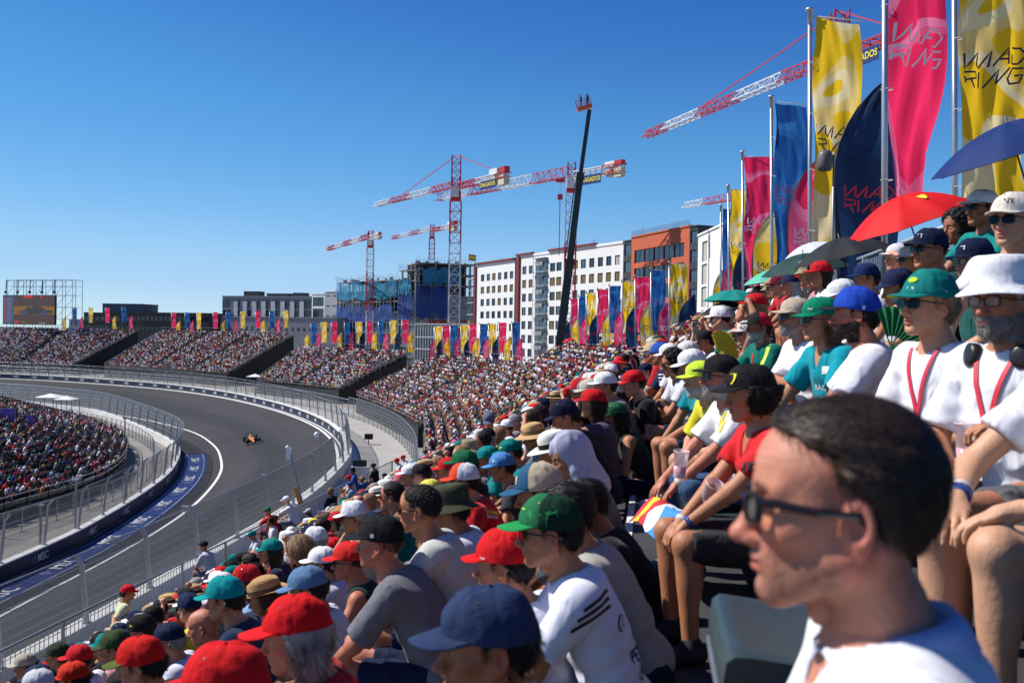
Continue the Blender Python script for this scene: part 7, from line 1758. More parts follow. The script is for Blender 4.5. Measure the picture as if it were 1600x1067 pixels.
# --- legs and hands of a neighbour beside the bucket hat
r_, J_ = hero(1690, 498, 2.6, 196, dict(lean=.12, hp=.0, arms=('knee', 'knee'), knees=(.45, .10, .10)), dict(head='woman', skin=(.56, .30, .18), hair=('long', HBR), shirt=dict(sleeve=.6), shirtc=(.7, .7, .75), legs=dict(to=.45), legc=(.02, .02, .03), hands='relaxed'), 'woman with bare tanned legs and blue wristband, seated beside the bucket hat', hb=.010)
wristband(r_, J_, 'R', M_bandb, w_=.03); wristband(r_, J_, 'R', M_bandw, t=.25, w_=.006)
hero(884, 806, 4.05, 178, dict(lean=.45, hp=.15, arms=('cross', 'cross'), fat=1.15), dict(skin=SK, hair=('short', HB), shirt=dict(sleeve=.8), shirtc=(.34, .33, .30)), 'person in pale beige grey T-shirt mostly hidden behind the green patterned cap')
hero(915, 792, 4.9, 180, dict(lean=.55, hp=.3, arms=('clasp', 'clasp')), dict(skin=SK2, hair=('short', HB), shirt=dict(sleeve=.8), shirtc=BLK, legc=BLK), 'person in black bending low in the shade beside the grey hooded towel')
# extra people filling the gaps of the near rows
for i, (px, py, D, hc, sc, lab) in enumerate((
    (1075, 553, 10.1, (.66, .62, .6), YEL, 'man in pale cap and lime shirt'), (1102, 533, 12.2, BLK, WHT, 'man in black cap with white top'), (990, 600, 9.5, RED, BLK, 'man in red cap with black top'),
    (945, 603, 9.3, WHT, GRY, 'man in white cap with grey top'), (905, 660, 8.5, BLK, BLK, 'man in black cap with black top'), (922, 612, 10.3, (.50, .45, .35), RED, 'person in beige cap with red top'),
    (700, 735, 10.0, RED, RED, 'person in red cap with red top'), (742, 725, 11.2, (.03, .05, .1), GRY, 'person in slate cap with grey top'), (672, 770, 9.7, (.7, .66, .1), WHT, 'person in yellow cap with white top'),
    (640, 742, 12.4, WHT, LBL, 'person in white cap with sky blue top'), (610, 800, 10.3, (.05, .05, .06), PNK, 'person in dark cap with pink top'), (585, 815, 11.1, (.01, .02, .06), BLK, 'person in navy cap with black top'),
    (545, 835, 11.3, (.05, .04, .03), RED, 'person in brown cap with red top'), (520, 860, 10.0, RED, PNK, 'person in scarlet cap with pink top'), (455, 880, 11.1, WHT, BRN, 'person in white cap with brown top'),
    (395, 900, 10.0, BLK, BLK, 'person in black cap with dark top'), (290, 955, 10.0, DGRN, BLK, 'person in deep green cap with black top'), (240, 965, 11.1, BLK, WHT, 'person in black cap with white top'),
    (90, 1025, 9.7, (.03, .04, .02), NAV, 'person in dark olive cap with navy top'), (40, 1040, 10.3, (.4, .35, .28), WHT, 'person in beige cap with white top'), (60, 1062, 8.6, (.02, .03, .07), GRY, 'person in navy cap with grey top'))):
    where = [' beside the white fedora', ' near the straw hats', ' by the gangway steps', ' near the lower handrail', ' among the front rows'][0 if 800 < px < 960 else 1 if 700 <= px <= 800 else 2 if px > 960 else 3 if px < 300 else 4]
    hero(px, py, D, 178+(i*37) % 16, dict(lean=.25+.05*(i % 4), hp=.1+.06*(i % 3), arms=(('knee', 'clasp', 'lap')[i % 3],)*2), dict(skin=(SK, SK2, SK3)[i % 3], hair=('short', HB), hat=cap(), hatc=[hc], shirtc=sc), lab+where, hb=.014, hh=.0055)
# ================================================================== individual spectators on the near stand
def zeye(t): return 15.80-.44*(.25-t)/.8
HEAR = np.array(HEADS_AT)
PAL_HAT = [('red', (.52, .012, .018)), ('white', (.70, .70, .72)), ('black', (.014, .014, .016)), ('navy', (.012, .02, .06)), ('teal', (.0, .19, .18)), ('green', (.01, .11, .045)), ('beige', (.46, .38, .27)), ('blue', (.02, .08, .36)), ('yellow', (.70, .56, .03)), ('grey', (.22, .23, .25)), ('orange', (.62, .18, .02)), ('pink', (.52, .16, .22)), ('lime', (.45, .62, .06)), ('maroon', (.17, .01, .03))]
HW = [.17, .17, .15, .13, .10, .05, .06, .04, .02, .03, .025, .02, .015, .02]
PAL_SH = [('white', (.72, .72, .75)), ('black', (.016, .016, .018)), ('navy', (.014, .022, .07)), ('red', (.46, .012, .02)), ('grey', (.20, .21, .23)), ('teal', (.0, .17, .17)), ('green', (.012, .09, .05)), ('pink', (.50, .22, .26)), ('blue', (.03, .10, .34)), ('yellow', (.70, .58, .04)), ('orange', (.58, .17, .02)), ('beige', (.42, .36, .27)), ('sky blue', (.22, .38, .55))]
SW = [.30, .17, .09, .14, .06, .04, .03, .04, .04, .02, .015, .025, .03]
SKS = [SK, SK2, SK3, SKR, (.30, .13, .07), (.50, .26, .15)]
HAIRC = [HB, HB, HBR, HBR, HBL, HG]
PROT = []
poses = [dict(lean=.30, hp=.10, arms=('knee', 'knee')), dict(lean=.45, hp=.05, arms=('clasp', 'clasp')), dict(lean=.15, hp=.08, hy=.35, arms=('lap', 'lap')), dict(lean=.25, hp=.12, hy=-.3, arms=('cross', 'cross')),
         dict(lean=.20, hp=.0, arms=('phone', 'knee')), dict(lean=.10, hp=-.05, arms=('visor', 'lap')), dict(lean=.38, hp=.2, side=.06, arms=('chin', 'knee'), fat=1.2), dict(lean=.22, hp=.05, hy=.15, arms=('lap', 'knee'), w=.93, h=.96)]
for i, pz in enumerate(poses):
    PROT.append((pz, dict(head=('man', 'big', 'woman', 'man', 'youth', 'woman', 'old', 'woman')[i], shirt=dict(sleeve=(.65, .75, .6, .7, .65, .6, .8, .55)[i], tank=(i == 5), seed=i*3.3), legs=dict(to=(.85, .9, 1.8, .8, 1.8, .75, .9, .6)[i]), full=True)))
rg = random.Random(11); cand = []
for k in range(-3, 12):
    t = .25-.8*k; s = .9+rg.random()*.5
    while s < 38.6:
        s += .50+rg.random()*.06
        if rg.random() < (.045 if k > -2 else .16): continue
        if k == -3 and s < 17: continue
        if k == 11 and (s < 33 or rg.random() < .5): continue
        tt = t+rg.uniform(-.06, .08); x, y = dv*s+nv*tt; z = zeye(tt)-.76+rg.uniform(-.03, .03)
        px, py = pix((x, y, z+.75))
        if y < 1 or px < -60 or px > 1680 or py > 1120: continue
        dmin = np.min(np.linalg.norm(HEAR-np.array([x, y]), axis=1))
        if dmin < .40: continue
        D = math.hypot(x, y)
        if D < {0: 9.9, -1: 9.2}.get(k, 6.6): continue
        cand.append((D, k, s, (x, y, z), px, py))
cand.sort(key=lambda c: c[0])
N_IND = 300-len(_keep)-6
def num_word(n):
    if n < 17: return ORD[n-1]
    u = ['', 'first', 'second', 'third', 'fourth', 'fifth', 'sixth', 'seventh', 'eighth', 'ninth']; T = {1: 'teen', 2: 'twenty', 3: 'thirty', 4: 'forty', 5: 'fifty', 6: 'sixty', 7: 'seventy', 8: 'eighty'}
    if n in (18, 19): return {18: 'eighteenth', 19: 'nineteenth'}[n]
    if n == 17: return 'seventeenth'
    return (T[n//10]+'-'+u[n % 10]) if n % 10 else {2: 'twentieth', 3: 'thirtieth', 4: 'fortieth', 5: 'fiftieth', 6: 'sixtieth', 7: 'seventieth', 8: 'eightieth'}[n//10]
def seat_no(s): return max(1, int((39.0-s)/.5)+1)
used_lab = set(); ind_rest = []
for ci, (D, k, s, loc, px, py) in enumerate(cand):
    if ci >= N_IND: ind_rest.append((k, s, loc)); continue
    i = rg.randrange(8); pz, st0 = PROT[i]; hn, hc = rg.choices(PAL_HAT, HW)[0]; sn, sc_ = rg.choices(PAL_SH, SW)[0]
    st = dict(st0); st['skin'] = rg.choice(SKS); st['shirtc'] = sc_; st['legc'] = rg.choice([NAV, BLK, GRY, BEI, (.05, .09, .18)]); kind = rg.random()
    fem = st0['head'] == 'woman'; st['hair'] = ('long' if fem else rg.choice(['short', 'buzz']), rg.choice(HAIRC)); hatn = 'cap'
    if kind < .70: mk = rg.choice([None, ('lines', .3, .45, .014), ('rect', .1, .5, .012), ('oval', .0, .5, .016), ('cat', .9, .4, .016), ('bar', 1.4, .25, .009)]); mc = rg.choice([WHT, BLK, YEL, RED]); st['hat'] = ('cap', dict(high=rg.choice([1.0, 1.05]), brim_len=.075, marks=((mk+(mc,)),) if mk else ())); st['hatc'] = [hc] if rg.random() < .75 else [hc, rg.choice([BLK, WHT, RED])]
    elif kind < .78: hn = rg.choice(['straw', 'white', 'tan']); st['hat'] = ('hat', dict(brim=.07, curl=.01, flare=.2, crease=.02)); st['hatc'] = [{'straw': STR, 'white': (.68, .66, .6), 'tan': (.40, .26, .14)}[hn], BLK]; hatn = 'hat'
    elif kind < .84: hn = rg.choice(['white', 'khaki', 'black']); st['hat'] = ('hat', dict(brim=.05, flare=.7, band=False)); st['hatc'] = [{'white': (.7, .7, .72), 'khaki': (.28, .25, .15), 'black': BLK}[hn]]; hatn = 'bucket hat'
    else: hn = None; st['hair'] = ('long' if fem else rg.choice(['thick', 'short']), st['hair'][1])
    st['shades'] = rg.random() < .5
    if rg.random() < .45 and sn != 'beige': st['print'] = (rg.choice(['back', 'sleeve']), rg.choice([BLK, RED, YEL, (.0, .2, .2)]) if sum(sc_) > 1 else rg.choice([WHT, YEL, WHT]))
    row = 12-k; lab = f"person in {hn} {hatn} and {sn} top" if hn else f"bareheaded person in {sn} top"
    lab += f", {num_word(row)} row up, {num_word(seat_no(s))} seat from far rail"
    while lab in used_lab: lab = lab.replace('person in', 'spectator in', 1) if 'person in' in lab else lab+' again'
    if len(lab.replace(',', '').split()) > 16: lab = lab.replace('from far rail', 'from rail')
    used_lab.add(lab)
    make_person('person', pz, loc, 172+rg.uniform(-14, 22), st, lab, 'spectators seated on the near stand', hb=.018, hh=.0075, key=('P', i))

# ================================================================== the crowd beyond: one mass
def lod_templates(h, cutlegs, kinds=8):
    T = []
    for i in range(kinds):
        pz = dict(poses[i % 8]); J = posture(pz); hat = ('cap', 'cap', 'none', 'cap', 'wide', 'none', 'cap', 'cap')[i]; hm = .02+h*.12
        Mh = J['hR']; hd = J['head']
        bf = body_fn(J, False); sf = shirt_fn(J, folds=0, g=.012+h*.12, neckr=.06, sleeve=.7)
        def parts(P):
            q = (P-hd)@Mh
            skin = np.minimum(bf(P), el(q, (.005, 0, .005), (.09, .075, .115)) )
            shirt = torso(P, J, .012+h*.1)
            for s in 'LR': shirt = np.minimum(shirt, rc(P, J['sh'+s], J['sh'+s]+(J['el'+s]-J['sh'+s])*.65, .062+h*.15, .062+h*.15))
            shirt = np.maximum(shirt, J['pel'][2]-.06-P[:, 2])
            leg = np.minimum(rc(P, J['hipL'], J['hipL']*.15+J['knL']*.85, .10, .08), rc(P, J['hipR'], J['hipR']*.15+J['knR']*.85, .10, .08))
            if hat == 'none': top = smx(el(q, (-.018, 0, .03), (.112, .09, .112)), q[:, 0]*.8-q[:, 2]*.8-.01, .01)
            elif hat == 'cap': top = np.minimum(np.maximum(el(q, (-.005, 0, .05), (.118, .10, .10)), .03-q[:, 2]), el(q, (.125, 0, .040), (.075, .07, max(.014, h*.42))))
            else: top = np.minimum(np.maximum(el(q, (-.005, 0, .05), (.115, .10, .11)), .03-q[:, 2]), el(q, (-.005, 0, .045), (.20, .18, max(.02, h*.42))))
            return [skin, shirt, leg, top]
        lo = np.array([-.24, -.34, -.10 if cutlegs else -.50]); hi = np.array([.62, .34, 1.05])
        def fn(P): return np.minimum.reduce(parts(P))
        V, F = snet(fn, lo, hi, h); pid = np.argmin(np.stack(parts(V), 1)-np.array([0, .002, .002, .004]), 1)
        if hat == 'none': pid[pid == 3] = 4
        T.append((V.astype(np.float32), F, pid))
    return T
class Mass:
    def __init__(s): s.V = []; s.F = []; s.C = []; s.n = 0
    def add_many(s, T, locs, degs, rg_, dark=False):
        locs = np.asarray(locs, np.float32); n = len(locs)
        if not n: return
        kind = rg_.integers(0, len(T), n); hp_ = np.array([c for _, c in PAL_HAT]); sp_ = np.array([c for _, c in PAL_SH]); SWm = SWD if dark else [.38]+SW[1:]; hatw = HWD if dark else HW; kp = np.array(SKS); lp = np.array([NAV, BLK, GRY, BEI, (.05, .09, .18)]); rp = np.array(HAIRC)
        hi_ = rg_.choice(len(PAL_HAT), n, p=np.array(hatw)/sum(hatw)); si = rg_.choice(len(PAL_SH), n, p=np.array(SWm)/sum(SWm))
        pal = np.stack([kp[rg_.integers(0, len(kp), n)], sp_[si], lp[rg_.integers(0, 5, n)], hp_[hi_], rp[rg_.integers(0, 6, n)]], 1)*rg_.uniform(.62, 1.25, (n, 1, 1))
        a = np.radians(np.asarray(degs)); sc = rg_.uniform(.93, 1.05, n)
        for k in range(len(T)):
            ix = np.where(kind == k)[0]
            if not len(ix): continue
            V, F, pid = T[k]; ca, sa = np.cos(a[ix])[:, None], np.sin(a[ix])[:, None]; S_ = sc[ix][:, None]
            X = (V[None, :, 0]*ca-V[None, :, 1]*sa)*S_+locs[ix, 0][:, None]; Y = (V[None, :, 0]*sa+V[None, :, 1]*ca)*S_+locs[ix, 1][:, None]; Z = V[None, :, 2]*S_+locs[ix, 2][:, None]
            m = len(V); s.V.append(np.stack([X, Y, Z], 2).reshape(-1, 3).astype(np.float32)); s.C.append(np.clip(pal[ix][:, pid], 0, .85).reshape(-1, 3).astype(np.float32))
            s.F.append((F[None]+(s.n+np.arange(len(ix))*m)[:, None, None]).reshape(-1, 4)); s.n += m*len(ix)
    def build(s, name, m):
        V = np.concatenate(s.V); F = np.concatenate(s.F); C = np.concatenate(s.C); return link(name, new_mesh(name, V, F, [m], smooth=True, attrs={'col': C}))
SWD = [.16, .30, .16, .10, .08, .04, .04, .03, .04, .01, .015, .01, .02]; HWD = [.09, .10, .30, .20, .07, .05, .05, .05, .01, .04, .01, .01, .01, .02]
mass = Mass(); rr2 = np.random.default_rng(5)
L0 = lod_templates(.034, False); L1 = lod_templates(.058, True); L2 = lod_templates(.085, True)
mass.add_many(L0, [c[2] for c in ind_rest], 172+rr2.uniform(-16, 24, len(ind_rest)), rr2)
wk = [(*ST(q_, -10.0+.5*math.sin(q_*7)), 9.3+(.42 if i_ % 2 else .85)) for i_, q_ in enumerate(np.arange(22, 40, .8))]; mass.add_many(L0, wk, 172+rr2.uniform(-30, 30, len(wk)), rr2)
COUNT = [len(ind_rest)]
for (Fp, Bp, zf, zb, rows, lod, aisles, fill) in CROWD:
    locs, degs = [], []
    for j in range(rows):
        f = (j+.55)/rows; line = Fp*(1-f)+Bp*f; S = np.r_[0, np.cumsum(np.linalg.norm(np.diff(line, axis=0), axis=1))]; L = S[-1]; z = zf+(zb-zf)*j/(rows-1)+.42
        s = .3
        while s < L-.2:
            u = s/L; hole = math.sin(u*37+j*1.7)*math.sin(u*11-j*.9+len(CROWD)) > .86
            if any(abs(u-a) < .75/L+.004 for a in aisles) or hole or rr2.random() > fill: s += .52; continue
            x = np.interp(s, S, line[:, 0]); y = np.interp(s, S, line[:, 1]); i = min(int(u*(len(Fp)-1)), len(Fp)-2); d = Fp[i]-Bp[i]
            d = d/np.linalg.norm(d); jj = rr2.uniform(-.14, .14); locs.append((x+d[0]*jj, y+d[1]*jj, z+rr2.uniform(-.05, .06)+(.38 if rr2.random() < .012 else 0))); degs.append(math.degrees(math.atan2(d[1], d[0]))+rr2.uniform(-25, 25)); s += .50+rr2.uniform(0, .06)
    locs = np.array(locs); degs = np.array(degs)
    pxs = np.array([pix(p) for p in locs]); vis = (pxs[:, 0] > -30) & (pxs[:, 0] < 1630); locs, degs = locs[vis], degs[vis]
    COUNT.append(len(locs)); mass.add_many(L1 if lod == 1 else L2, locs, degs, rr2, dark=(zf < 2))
# a few people walking on the gangway and beside the far fences
cr = mass.build('crowd', attr_mat('crowd_cloth')); tag(cr, 'thousands of distant spectators in caps filling the grandstands round the bend', 'crowd', kind='stuff')
print('CROWD', COUNT, len(cr.data.vertices), 'heroes', len(_keep), 'cand', len(cand))
# ================================================================== umbrellas, race car, seats, cups and other small things
def umbrella(px, py, D, r, tilt, az, c, under, label, badge=None, spin=0.0, hgt=.28):
    P = W(px, py, D); root = empty('umbrella', tuple(P)); tag(root, label, 'umbrella', 'open umbrellas over the upper seats')
    m = mat('umbrella_%s' % label.split()[1], c, .65, var=.08, scale=6, spec=.15, bump=.2, bscale=9); mb = MB(); n = 8; G = []
    for j in range(9):
        row = []; f = j/8
        for i in range(n*6):
            a = 2*math.pi*i/(n*6); k = (i % 6)/6; sag = 1-(.10*f)*math.sin(math.pi*k); rr_ = r*f*sag; z = hgt*(1-f**1.9)-.03*math.sin(math.pi*k)*f*(1-f)*4*.5
            row.append((rr_*math.cos(a+spin), rr_*math.sin(a+spin), z))
        G.append(row)
    mb.grid(G, 0, True, True); mb.grid([[(x, y, z-.004) for x, y, z in g_] for g_ in G[::-1]], 1, True, True)
    if badge:
        def S(u, v): f = math.hypot(u, v)/r; return (u, v, hgt*(1-f**1.9)+.006)
        b0 = np.array(badge[:2]); s_ = badge[2]; mb.add([S(*(b0+np.array([q[0], q[1]])*s_)) for q in [(-.8, 1), (.8, 1), (.85, .2), (.5, -.6), (0, -1.1), (-.5, -.6), (-.85, .2)]], [tuple(range(7))], 2)
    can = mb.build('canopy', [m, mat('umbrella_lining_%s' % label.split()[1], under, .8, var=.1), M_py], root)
    rb = MB()
    for i in range(n):
        a = 2*math.pi*i/n+spin; rb.tube([(r*f*math.cos(a), r*f*math.sin(a), hgt*(1-f**1.9)-.012) for f in np.linspace(0, .99, 7)], .0025, 5); rb.beam((0, 0, -.02), (r*.5*math.cos(a), r*.5*math.sin(a), hgt*(1-.5**1.9)-.015), .004)
    rb.build('ribs', M_galv, can)
    st = MB(); st.tube([(0, 0, hgt+.05), (0, 0, -.62)], .006, 8); st.tube([(0, 0, -.60), (0, 0, -.72)], .014, 8); st.build('shaft', M_black, root)
    root.rotation_euler = (0, R(tilt), R(az)); return root
# tilt > 0 tips the top towards +x of the umbrella; az turns it
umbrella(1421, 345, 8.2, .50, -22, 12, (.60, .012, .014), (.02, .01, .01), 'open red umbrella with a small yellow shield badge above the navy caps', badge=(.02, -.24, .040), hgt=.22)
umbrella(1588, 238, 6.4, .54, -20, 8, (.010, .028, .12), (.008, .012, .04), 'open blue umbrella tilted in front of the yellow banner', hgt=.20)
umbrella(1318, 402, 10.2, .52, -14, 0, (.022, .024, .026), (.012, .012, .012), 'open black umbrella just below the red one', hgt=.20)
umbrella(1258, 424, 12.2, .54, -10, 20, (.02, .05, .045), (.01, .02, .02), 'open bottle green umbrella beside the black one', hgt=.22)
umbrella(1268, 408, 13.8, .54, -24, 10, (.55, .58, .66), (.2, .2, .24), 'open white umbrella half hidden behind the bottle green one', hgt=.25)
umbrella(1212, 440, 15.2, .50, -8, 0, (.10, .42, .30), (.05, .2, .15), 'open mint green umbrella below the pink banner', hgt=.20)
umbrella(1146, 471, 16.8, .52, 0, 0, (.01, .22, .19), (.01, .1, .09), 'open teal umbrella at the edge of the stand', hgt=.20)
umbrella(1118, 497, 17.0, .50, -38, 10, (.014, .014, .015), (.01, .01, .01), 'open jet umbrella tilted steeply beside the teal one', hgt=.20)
for i, (px, py, D, c, lab) in enumerate(((968, 531, 92, (.60, .60, .64), 'tiny pale umbrella in the second stand'), (950, 530, 96, (.2, .42, .45), 'tiny aqua umbrella in the second stand'), (888, 533, 112, (.5, .01, .03), 'tiny crimson umbrella at the top of the second stand'))):
    umbrella(px, py, D, .75, -15, 0, c, c, lab, hgt=.3)
# ---- open-wheel race car
def race_car():
    p = np.array(CAM+ray(393, 690)*0); d = ray(394, 689)
    # the banked surface: find where the sight line meets it
    best = None
    for Y in np.arange(80, 160, .25):
        q = W(394, 690, Y); i = int(np.argmin(np.hypot(LI[:, 0]-q[0], LI[:, 1]-q[1]))); k = int(np.argmin(np.hypot(LO[:, 0]-q[0], LO[:, 1]-q[1]))); a, b = LI[i], LO[k]
        f = np.clip(((q[:2]-a)@(b-a))/((b-a)@(b-a)), 0, 1); z = ZO*f
        if best is None or abs(q[2]-z) < best[0]: best = (abs(q[2]-z), q, z, f, i)
    _, q, z, f, i = best
    root = empty('race_car', (q[0], q[1], z+.0), 0); tag(root, 'orange and black open wheel racing car rounding the bend', 'race car')
    tl = LI[max(i-1, 0)]-LI[min(i+1, 159)]; head_ = math.atan2(tl[1], tl[0]); bank = math.atan2(ZO, 13.0)
    root.rotation_euler = (bank*.9, 0, head_); 
    O_ = mat('race_orange', (.78, .22, .01), .3, var=.04, coat=.5); K_ = mat('carbon_black', (.012, .012, .014), .35, var=.1); T_ = mat('tyre', (.015, .015, .015), .8, var=.1); Wm = mat('race_white', (.6, .6, .6), .4)
    def loft(secs, mi=0, n=12):
        mb = MB(); G = []
        for x, w_, z0, z1 in secs: G.append([(x, w_/2*math.copysign(abs(math.cos(a))**.6, math.cos(a)), (z0+z1)/2+(z1-z0)/2*math.copysign(abs(math.sin(a))**.7, math.sin(a))) for a in [2*math.pi*k/n for k in range(n)]])
        mb.grid(G, mi, True, True); mb.add(G[0], [tuple(range(n))]); mb.add(G[-1], [tuple(range(n))]); return mb
    b = loft([(2.75, .14, .20, .30), (2.3, .26, .22, .42), (1.6, .40, .18, .56), (.9, .56, .10, .66), (.3, .70, .08, .70), (-.2, .80, .08, .74), (-.9, .62, .10, .78), (-1.7, .36, .14, .60), (-2.2, .22, .2, .5)]); b.build('body', O_, root)
    e = loft([(.0, .26, .66, .92), (-.4, .30, .66, 1.02), (-1.0, .22, .66, .92), (-1.9, .08, .5, .72)]); e.build('engine_cover', O_, root)
    for s in (1, -1):
        sp = loft([(.75, .30, .12, .52), (.2, .52, .08, .58), (-.6, .46, .08, .50), (-1.3, .2, .1, .34)]); sp.v = [(x, y+s*.52, z_) for x, y, z_ in sp.v]; sp.build('sidepod', K_, root)
    fl = MB(); fl.box((.2, 0, .07), (3.4, 1.55, .03)); fl.build('floor', K_, root)
    fw = MB(); 
    for k in range(4): fw.box((2.72-.12*k, 0, .10+.05*k), (.16, 1.85, .02), mi=(1 if k == 1 else 0))
    for s in (1, -1): fw.box((2.6, s*.93, .2), (.5, .02, .26))
    fw.build('front_wing', [K_, Wm], root)
    rw = MB(); rw.box((-2.45, 0, .92), (.30, 1.0, .03)); rw.box((-2.55, 0, .80), (.32, 1.0, .03))
    for s in (1, -1): rw.box((-2.4, s*.51, .62), (.55, .02, .66))
    rw.box((-2.3, 0, .45), (.06, .05, .6)); rw.build('rear_wing', [K_], root)
    for x, wd in ((1.75, .30), (-1.75, .40)):
        for s in (1, -1):
            t = MB(); G = []
            for u, rr_ in ((-.5, .20), (-.5, .33), (-.42, .355), (.42, .355), (.5, .33), (.5, .20)): G.append([(.0+rr_*math.cos(a), u*wd, rr_*math.sin(a)) for a in np.linspace(0, 2*math.pi, 25)[:-1]])
            t.grid(G, 0, True, True); w_ = t.build('wheel', T_, root, (x, s*(.80 if x > 0 else .76), .36))
            r = MB(); r.lathe([(0, -.05), (.06, -.05), (.2, .0), (.2, .02)], 16); r.v = [(a, s*(wd*.46+c*.3), b_) for a, b_, c in r.v]; r.build('rim', K_, w_)
            sb = MB(); 
            for dz, dx in ((.08, .15), (.08, -.15), (-.1, .1), (-.1, -.1)): sb.beam((x+dx, s*.22, .40+dz), (x, s*.66, .38+dz*.6), .03)
            sb.build('suspension', K_, root)
    h = MB(); h.tube([(.62, .0, .78), (.50, .0, .90), (.25, .20, .97), (-.1, .26, .95), (-.3, .26, .84)], .03, 6); h.tube([(.50, 0, .90), (.25, -.20, .97), (-.1, -.26, .95), (-.3, -.26, .84)], .03, 6); h.build('halo', K_, root)
    hm = MB(); hm.lathe([(0, .145), (.07, .13), (.12, .07), (.135, 0), (.12, -.09), (.08, -.14)], 16, (.12, 0, .82)); hm.build('driver_helmet', mat('helmet', (.6, .65, .1), .3), root)
    m = MB()
    for s in (1, -1): m.box((.75, s*.48, .68), (.06, .16, .09)); m.beam((.75, s*.3, .62), (.75, s*.42, .66), .02)
    m.build('mirror', K_, root)
race_car()
# ---- empty moulded seat beside the man in glasses
def seat(px, py, D, deg, label):
    P = W(px, py, D); root = empty('stadium_seat', tuple(P), R(deg)); tag(root, label, 'seat'); 
    mb = MB(); G = []
    for u, dz in ((0, -.055), (.006, -.012), (.02, -.001), (.05, .0), (.15, -.010), (.26, -.012), (.36, -.006), (.40, .002), (.415, -.006), (.42, -.05)):
        G.append([(u, y*.22, dz-.018*(1-(abs(y)**4))*(.2 if u < .03 or u > .38 else 1)-(.012 if abs(y) > .96 else 0)) for y in np.linspace(-1, 1, 17)])
    mb.grid(G); mb.grid([[G[0][j] for j in range(17)], [(x, y, z-.09) for x, y, z in G[0]]]); mb.grid([[g_[0] for g_ in G], [(g_[0][0], g_[0][1], g_[0][2]-.08) for g_ in G]]); mb.grid([[g_[-1] for g_ in G], [(g_[-1][0], g_[-1][1], g_[-1][2]-.08) for g_ in G]])
    mb.build('seat_shell', M_seat, root)
    s = MB(); s.box((.2, 0, -.30), (.28, .30, .42)); s.box((.0, 0, -.105), (.012, .40, .012), mi=1); s.build('support', [M_dark, M_galv], root)
seat(1118, 962, 2.02, -8, 'empty grey green plastic seat beside the man in black rimmed glasses')
# ---- cups, fans, phone
def cup(px, py, D, label, tilt=0, h_=.15, r=.042):
    m = _mats.get('cup_plastic')
    if m is None:
        m, t, b = _nodes('cup_plastic'); b.inputs['Base Color'].default_value = (.85, .72, .74, 1); b.inputs['Roughness'].default_value = .25; b.inputs['Alpha'].default_value = .55; _mats['cup_plastic'] = m
    P = W(px, py, D); root = empty('cup', tuple(P)); tag(root, label, 'cup'); mb = MB(); mb.lathe([(r*.72, -h_/2), (r*.74, -h_/2+.002), (r, h_/2), (r*1.05, h_/2), (r*1.05, h_/2-.005)], 24); mb.add([(r*.72*math.cos(a), r*.72*math.sin(a), -h_/2+.003) for a in np.linspace(0, 6.28, 20)[:-1]], [tuple(range(19))])
    mb.build('wall', m, root); l = MB(); l.lathe([(0, -.01), (r*.86, -.01), (r*.74, -h_/2+.004)], 20); l.build('drink', mat('pink_drink', (.7, .35, .38), .2, var=.05), root); root.rotation_euler = (R(tilt), R(tilt*.6), 0)
cup(1512, 695, 3.3, 'translucent plastic cup held up beside the white T-shirts')
cup(1063, 725, 5.4, 'translucent pink plastic cup in front of the team vest', tilt=6)
cup(1108, 775, 4.4, 'empty tilted plastic cup beside the white sleeve', tilt=30)
def fan(px, py, D, c, rad, a0, a1, az, label):
    P = W(px, py, D); root = empty('hand_fan', tuple(P), R(az)); tag(root, label, 'hand fan'); mb = MB(); n = 22; V = []
    for k in range(n+1):
        a = R(a0+(a1-a0)*k/n); y = .006*(1 if k % 2 else -1); V += [(math.cos(a)*rad*.3, y, math.sin(a)*rad*.3), (math.cos(a)*rad, y*2.2, math.sin(a)*rad)]
    mb.add(V, [(2*k, 2*k+2, 2*k+3, 2*k+1) for k in range(n)]); mb.build('fan_leaf', mat('fan_'+label.split()[1], c, .7, var=.05), root)
    s = MB(); [s.beam((0, 0, 0), (math.cos(R(a0+(a1-a0)*k/6))*rad*.98, .004, math.sin(R(a0+(a1-a0)*k/6))*rad*.98), .006) for k in range(7)]; s.build('fan_sticks', mat('fan_sticks_'+label.split()[1], tuple(q*.8 for q in c), .6), root)
fan(1126, 562, 9.2, (.78, .62, .03), .27, 5, 120, 40, 'open yellow pleated hand fan in a spectator hand')
fan(1393, 545, 4.7, (.01, .16, .05), .20, -10, 110, -30, 'open green pleated hand fan behind the young man in lanyard')
def phone(px, py, D, az, label):
    P = W(px, py, D); root = empty('phone', tuple(P), R(az)); tag(root, label, 'phone'); MB().box((0, 0, 0), (.01, .078, .155)).build('case', M_black, root); MB().box((-.0065, 0, 0), (.002, .07, .145)).build('screen', M_lens, root)
phone(906, 640, 8.2, 10, 'black phone held upright by the raised pale hand')
# ---- trackside things
def pole_thing(name, label, cat, px, py, z, h_, parts):
    d = ray(px, py); k = (z-CAM[2])/d[2]; P = CAM+d*k; root = empty(name, (P[0], P[1], z)); tag(root, label, cat); return root
def at_ground(px, py, z): d = ray(px, py); k = (z-CAM[2])/d[2]; return CAM+d*k
p = at_ground(474, 791, ZO+1.1); rt = empty('camera_mast', tuple(p)); tag(rt, 'slim grey camera mast with white domes and a yellow lower arm by the near fence', 'camera mast')
k_ = p[1]/F_PX
mb = MB(); mb.beam((0, 0, 0), (-22*k_, 0, 86*k_), .10); mb.build('pole', M_steel, rt)
mb = MB(); mb.beam((-3*k_, -.1, 0), (-13*k_, -.1, 30*k_), .22); mb.build('arm', mat('arm_yellow', (.55, .25, .02), .5), rt)
mb = MB(); mb.box((-24*k_, 0, 82*k_), (.3, .3, .8)); mb.lathe([(0, .15), (.1, .1), (.15, 0), (.1, -.1), (0, -.15)], 14, (-26*k_, 0, 92*k_)); mb.build('camera', M_pw, rt)
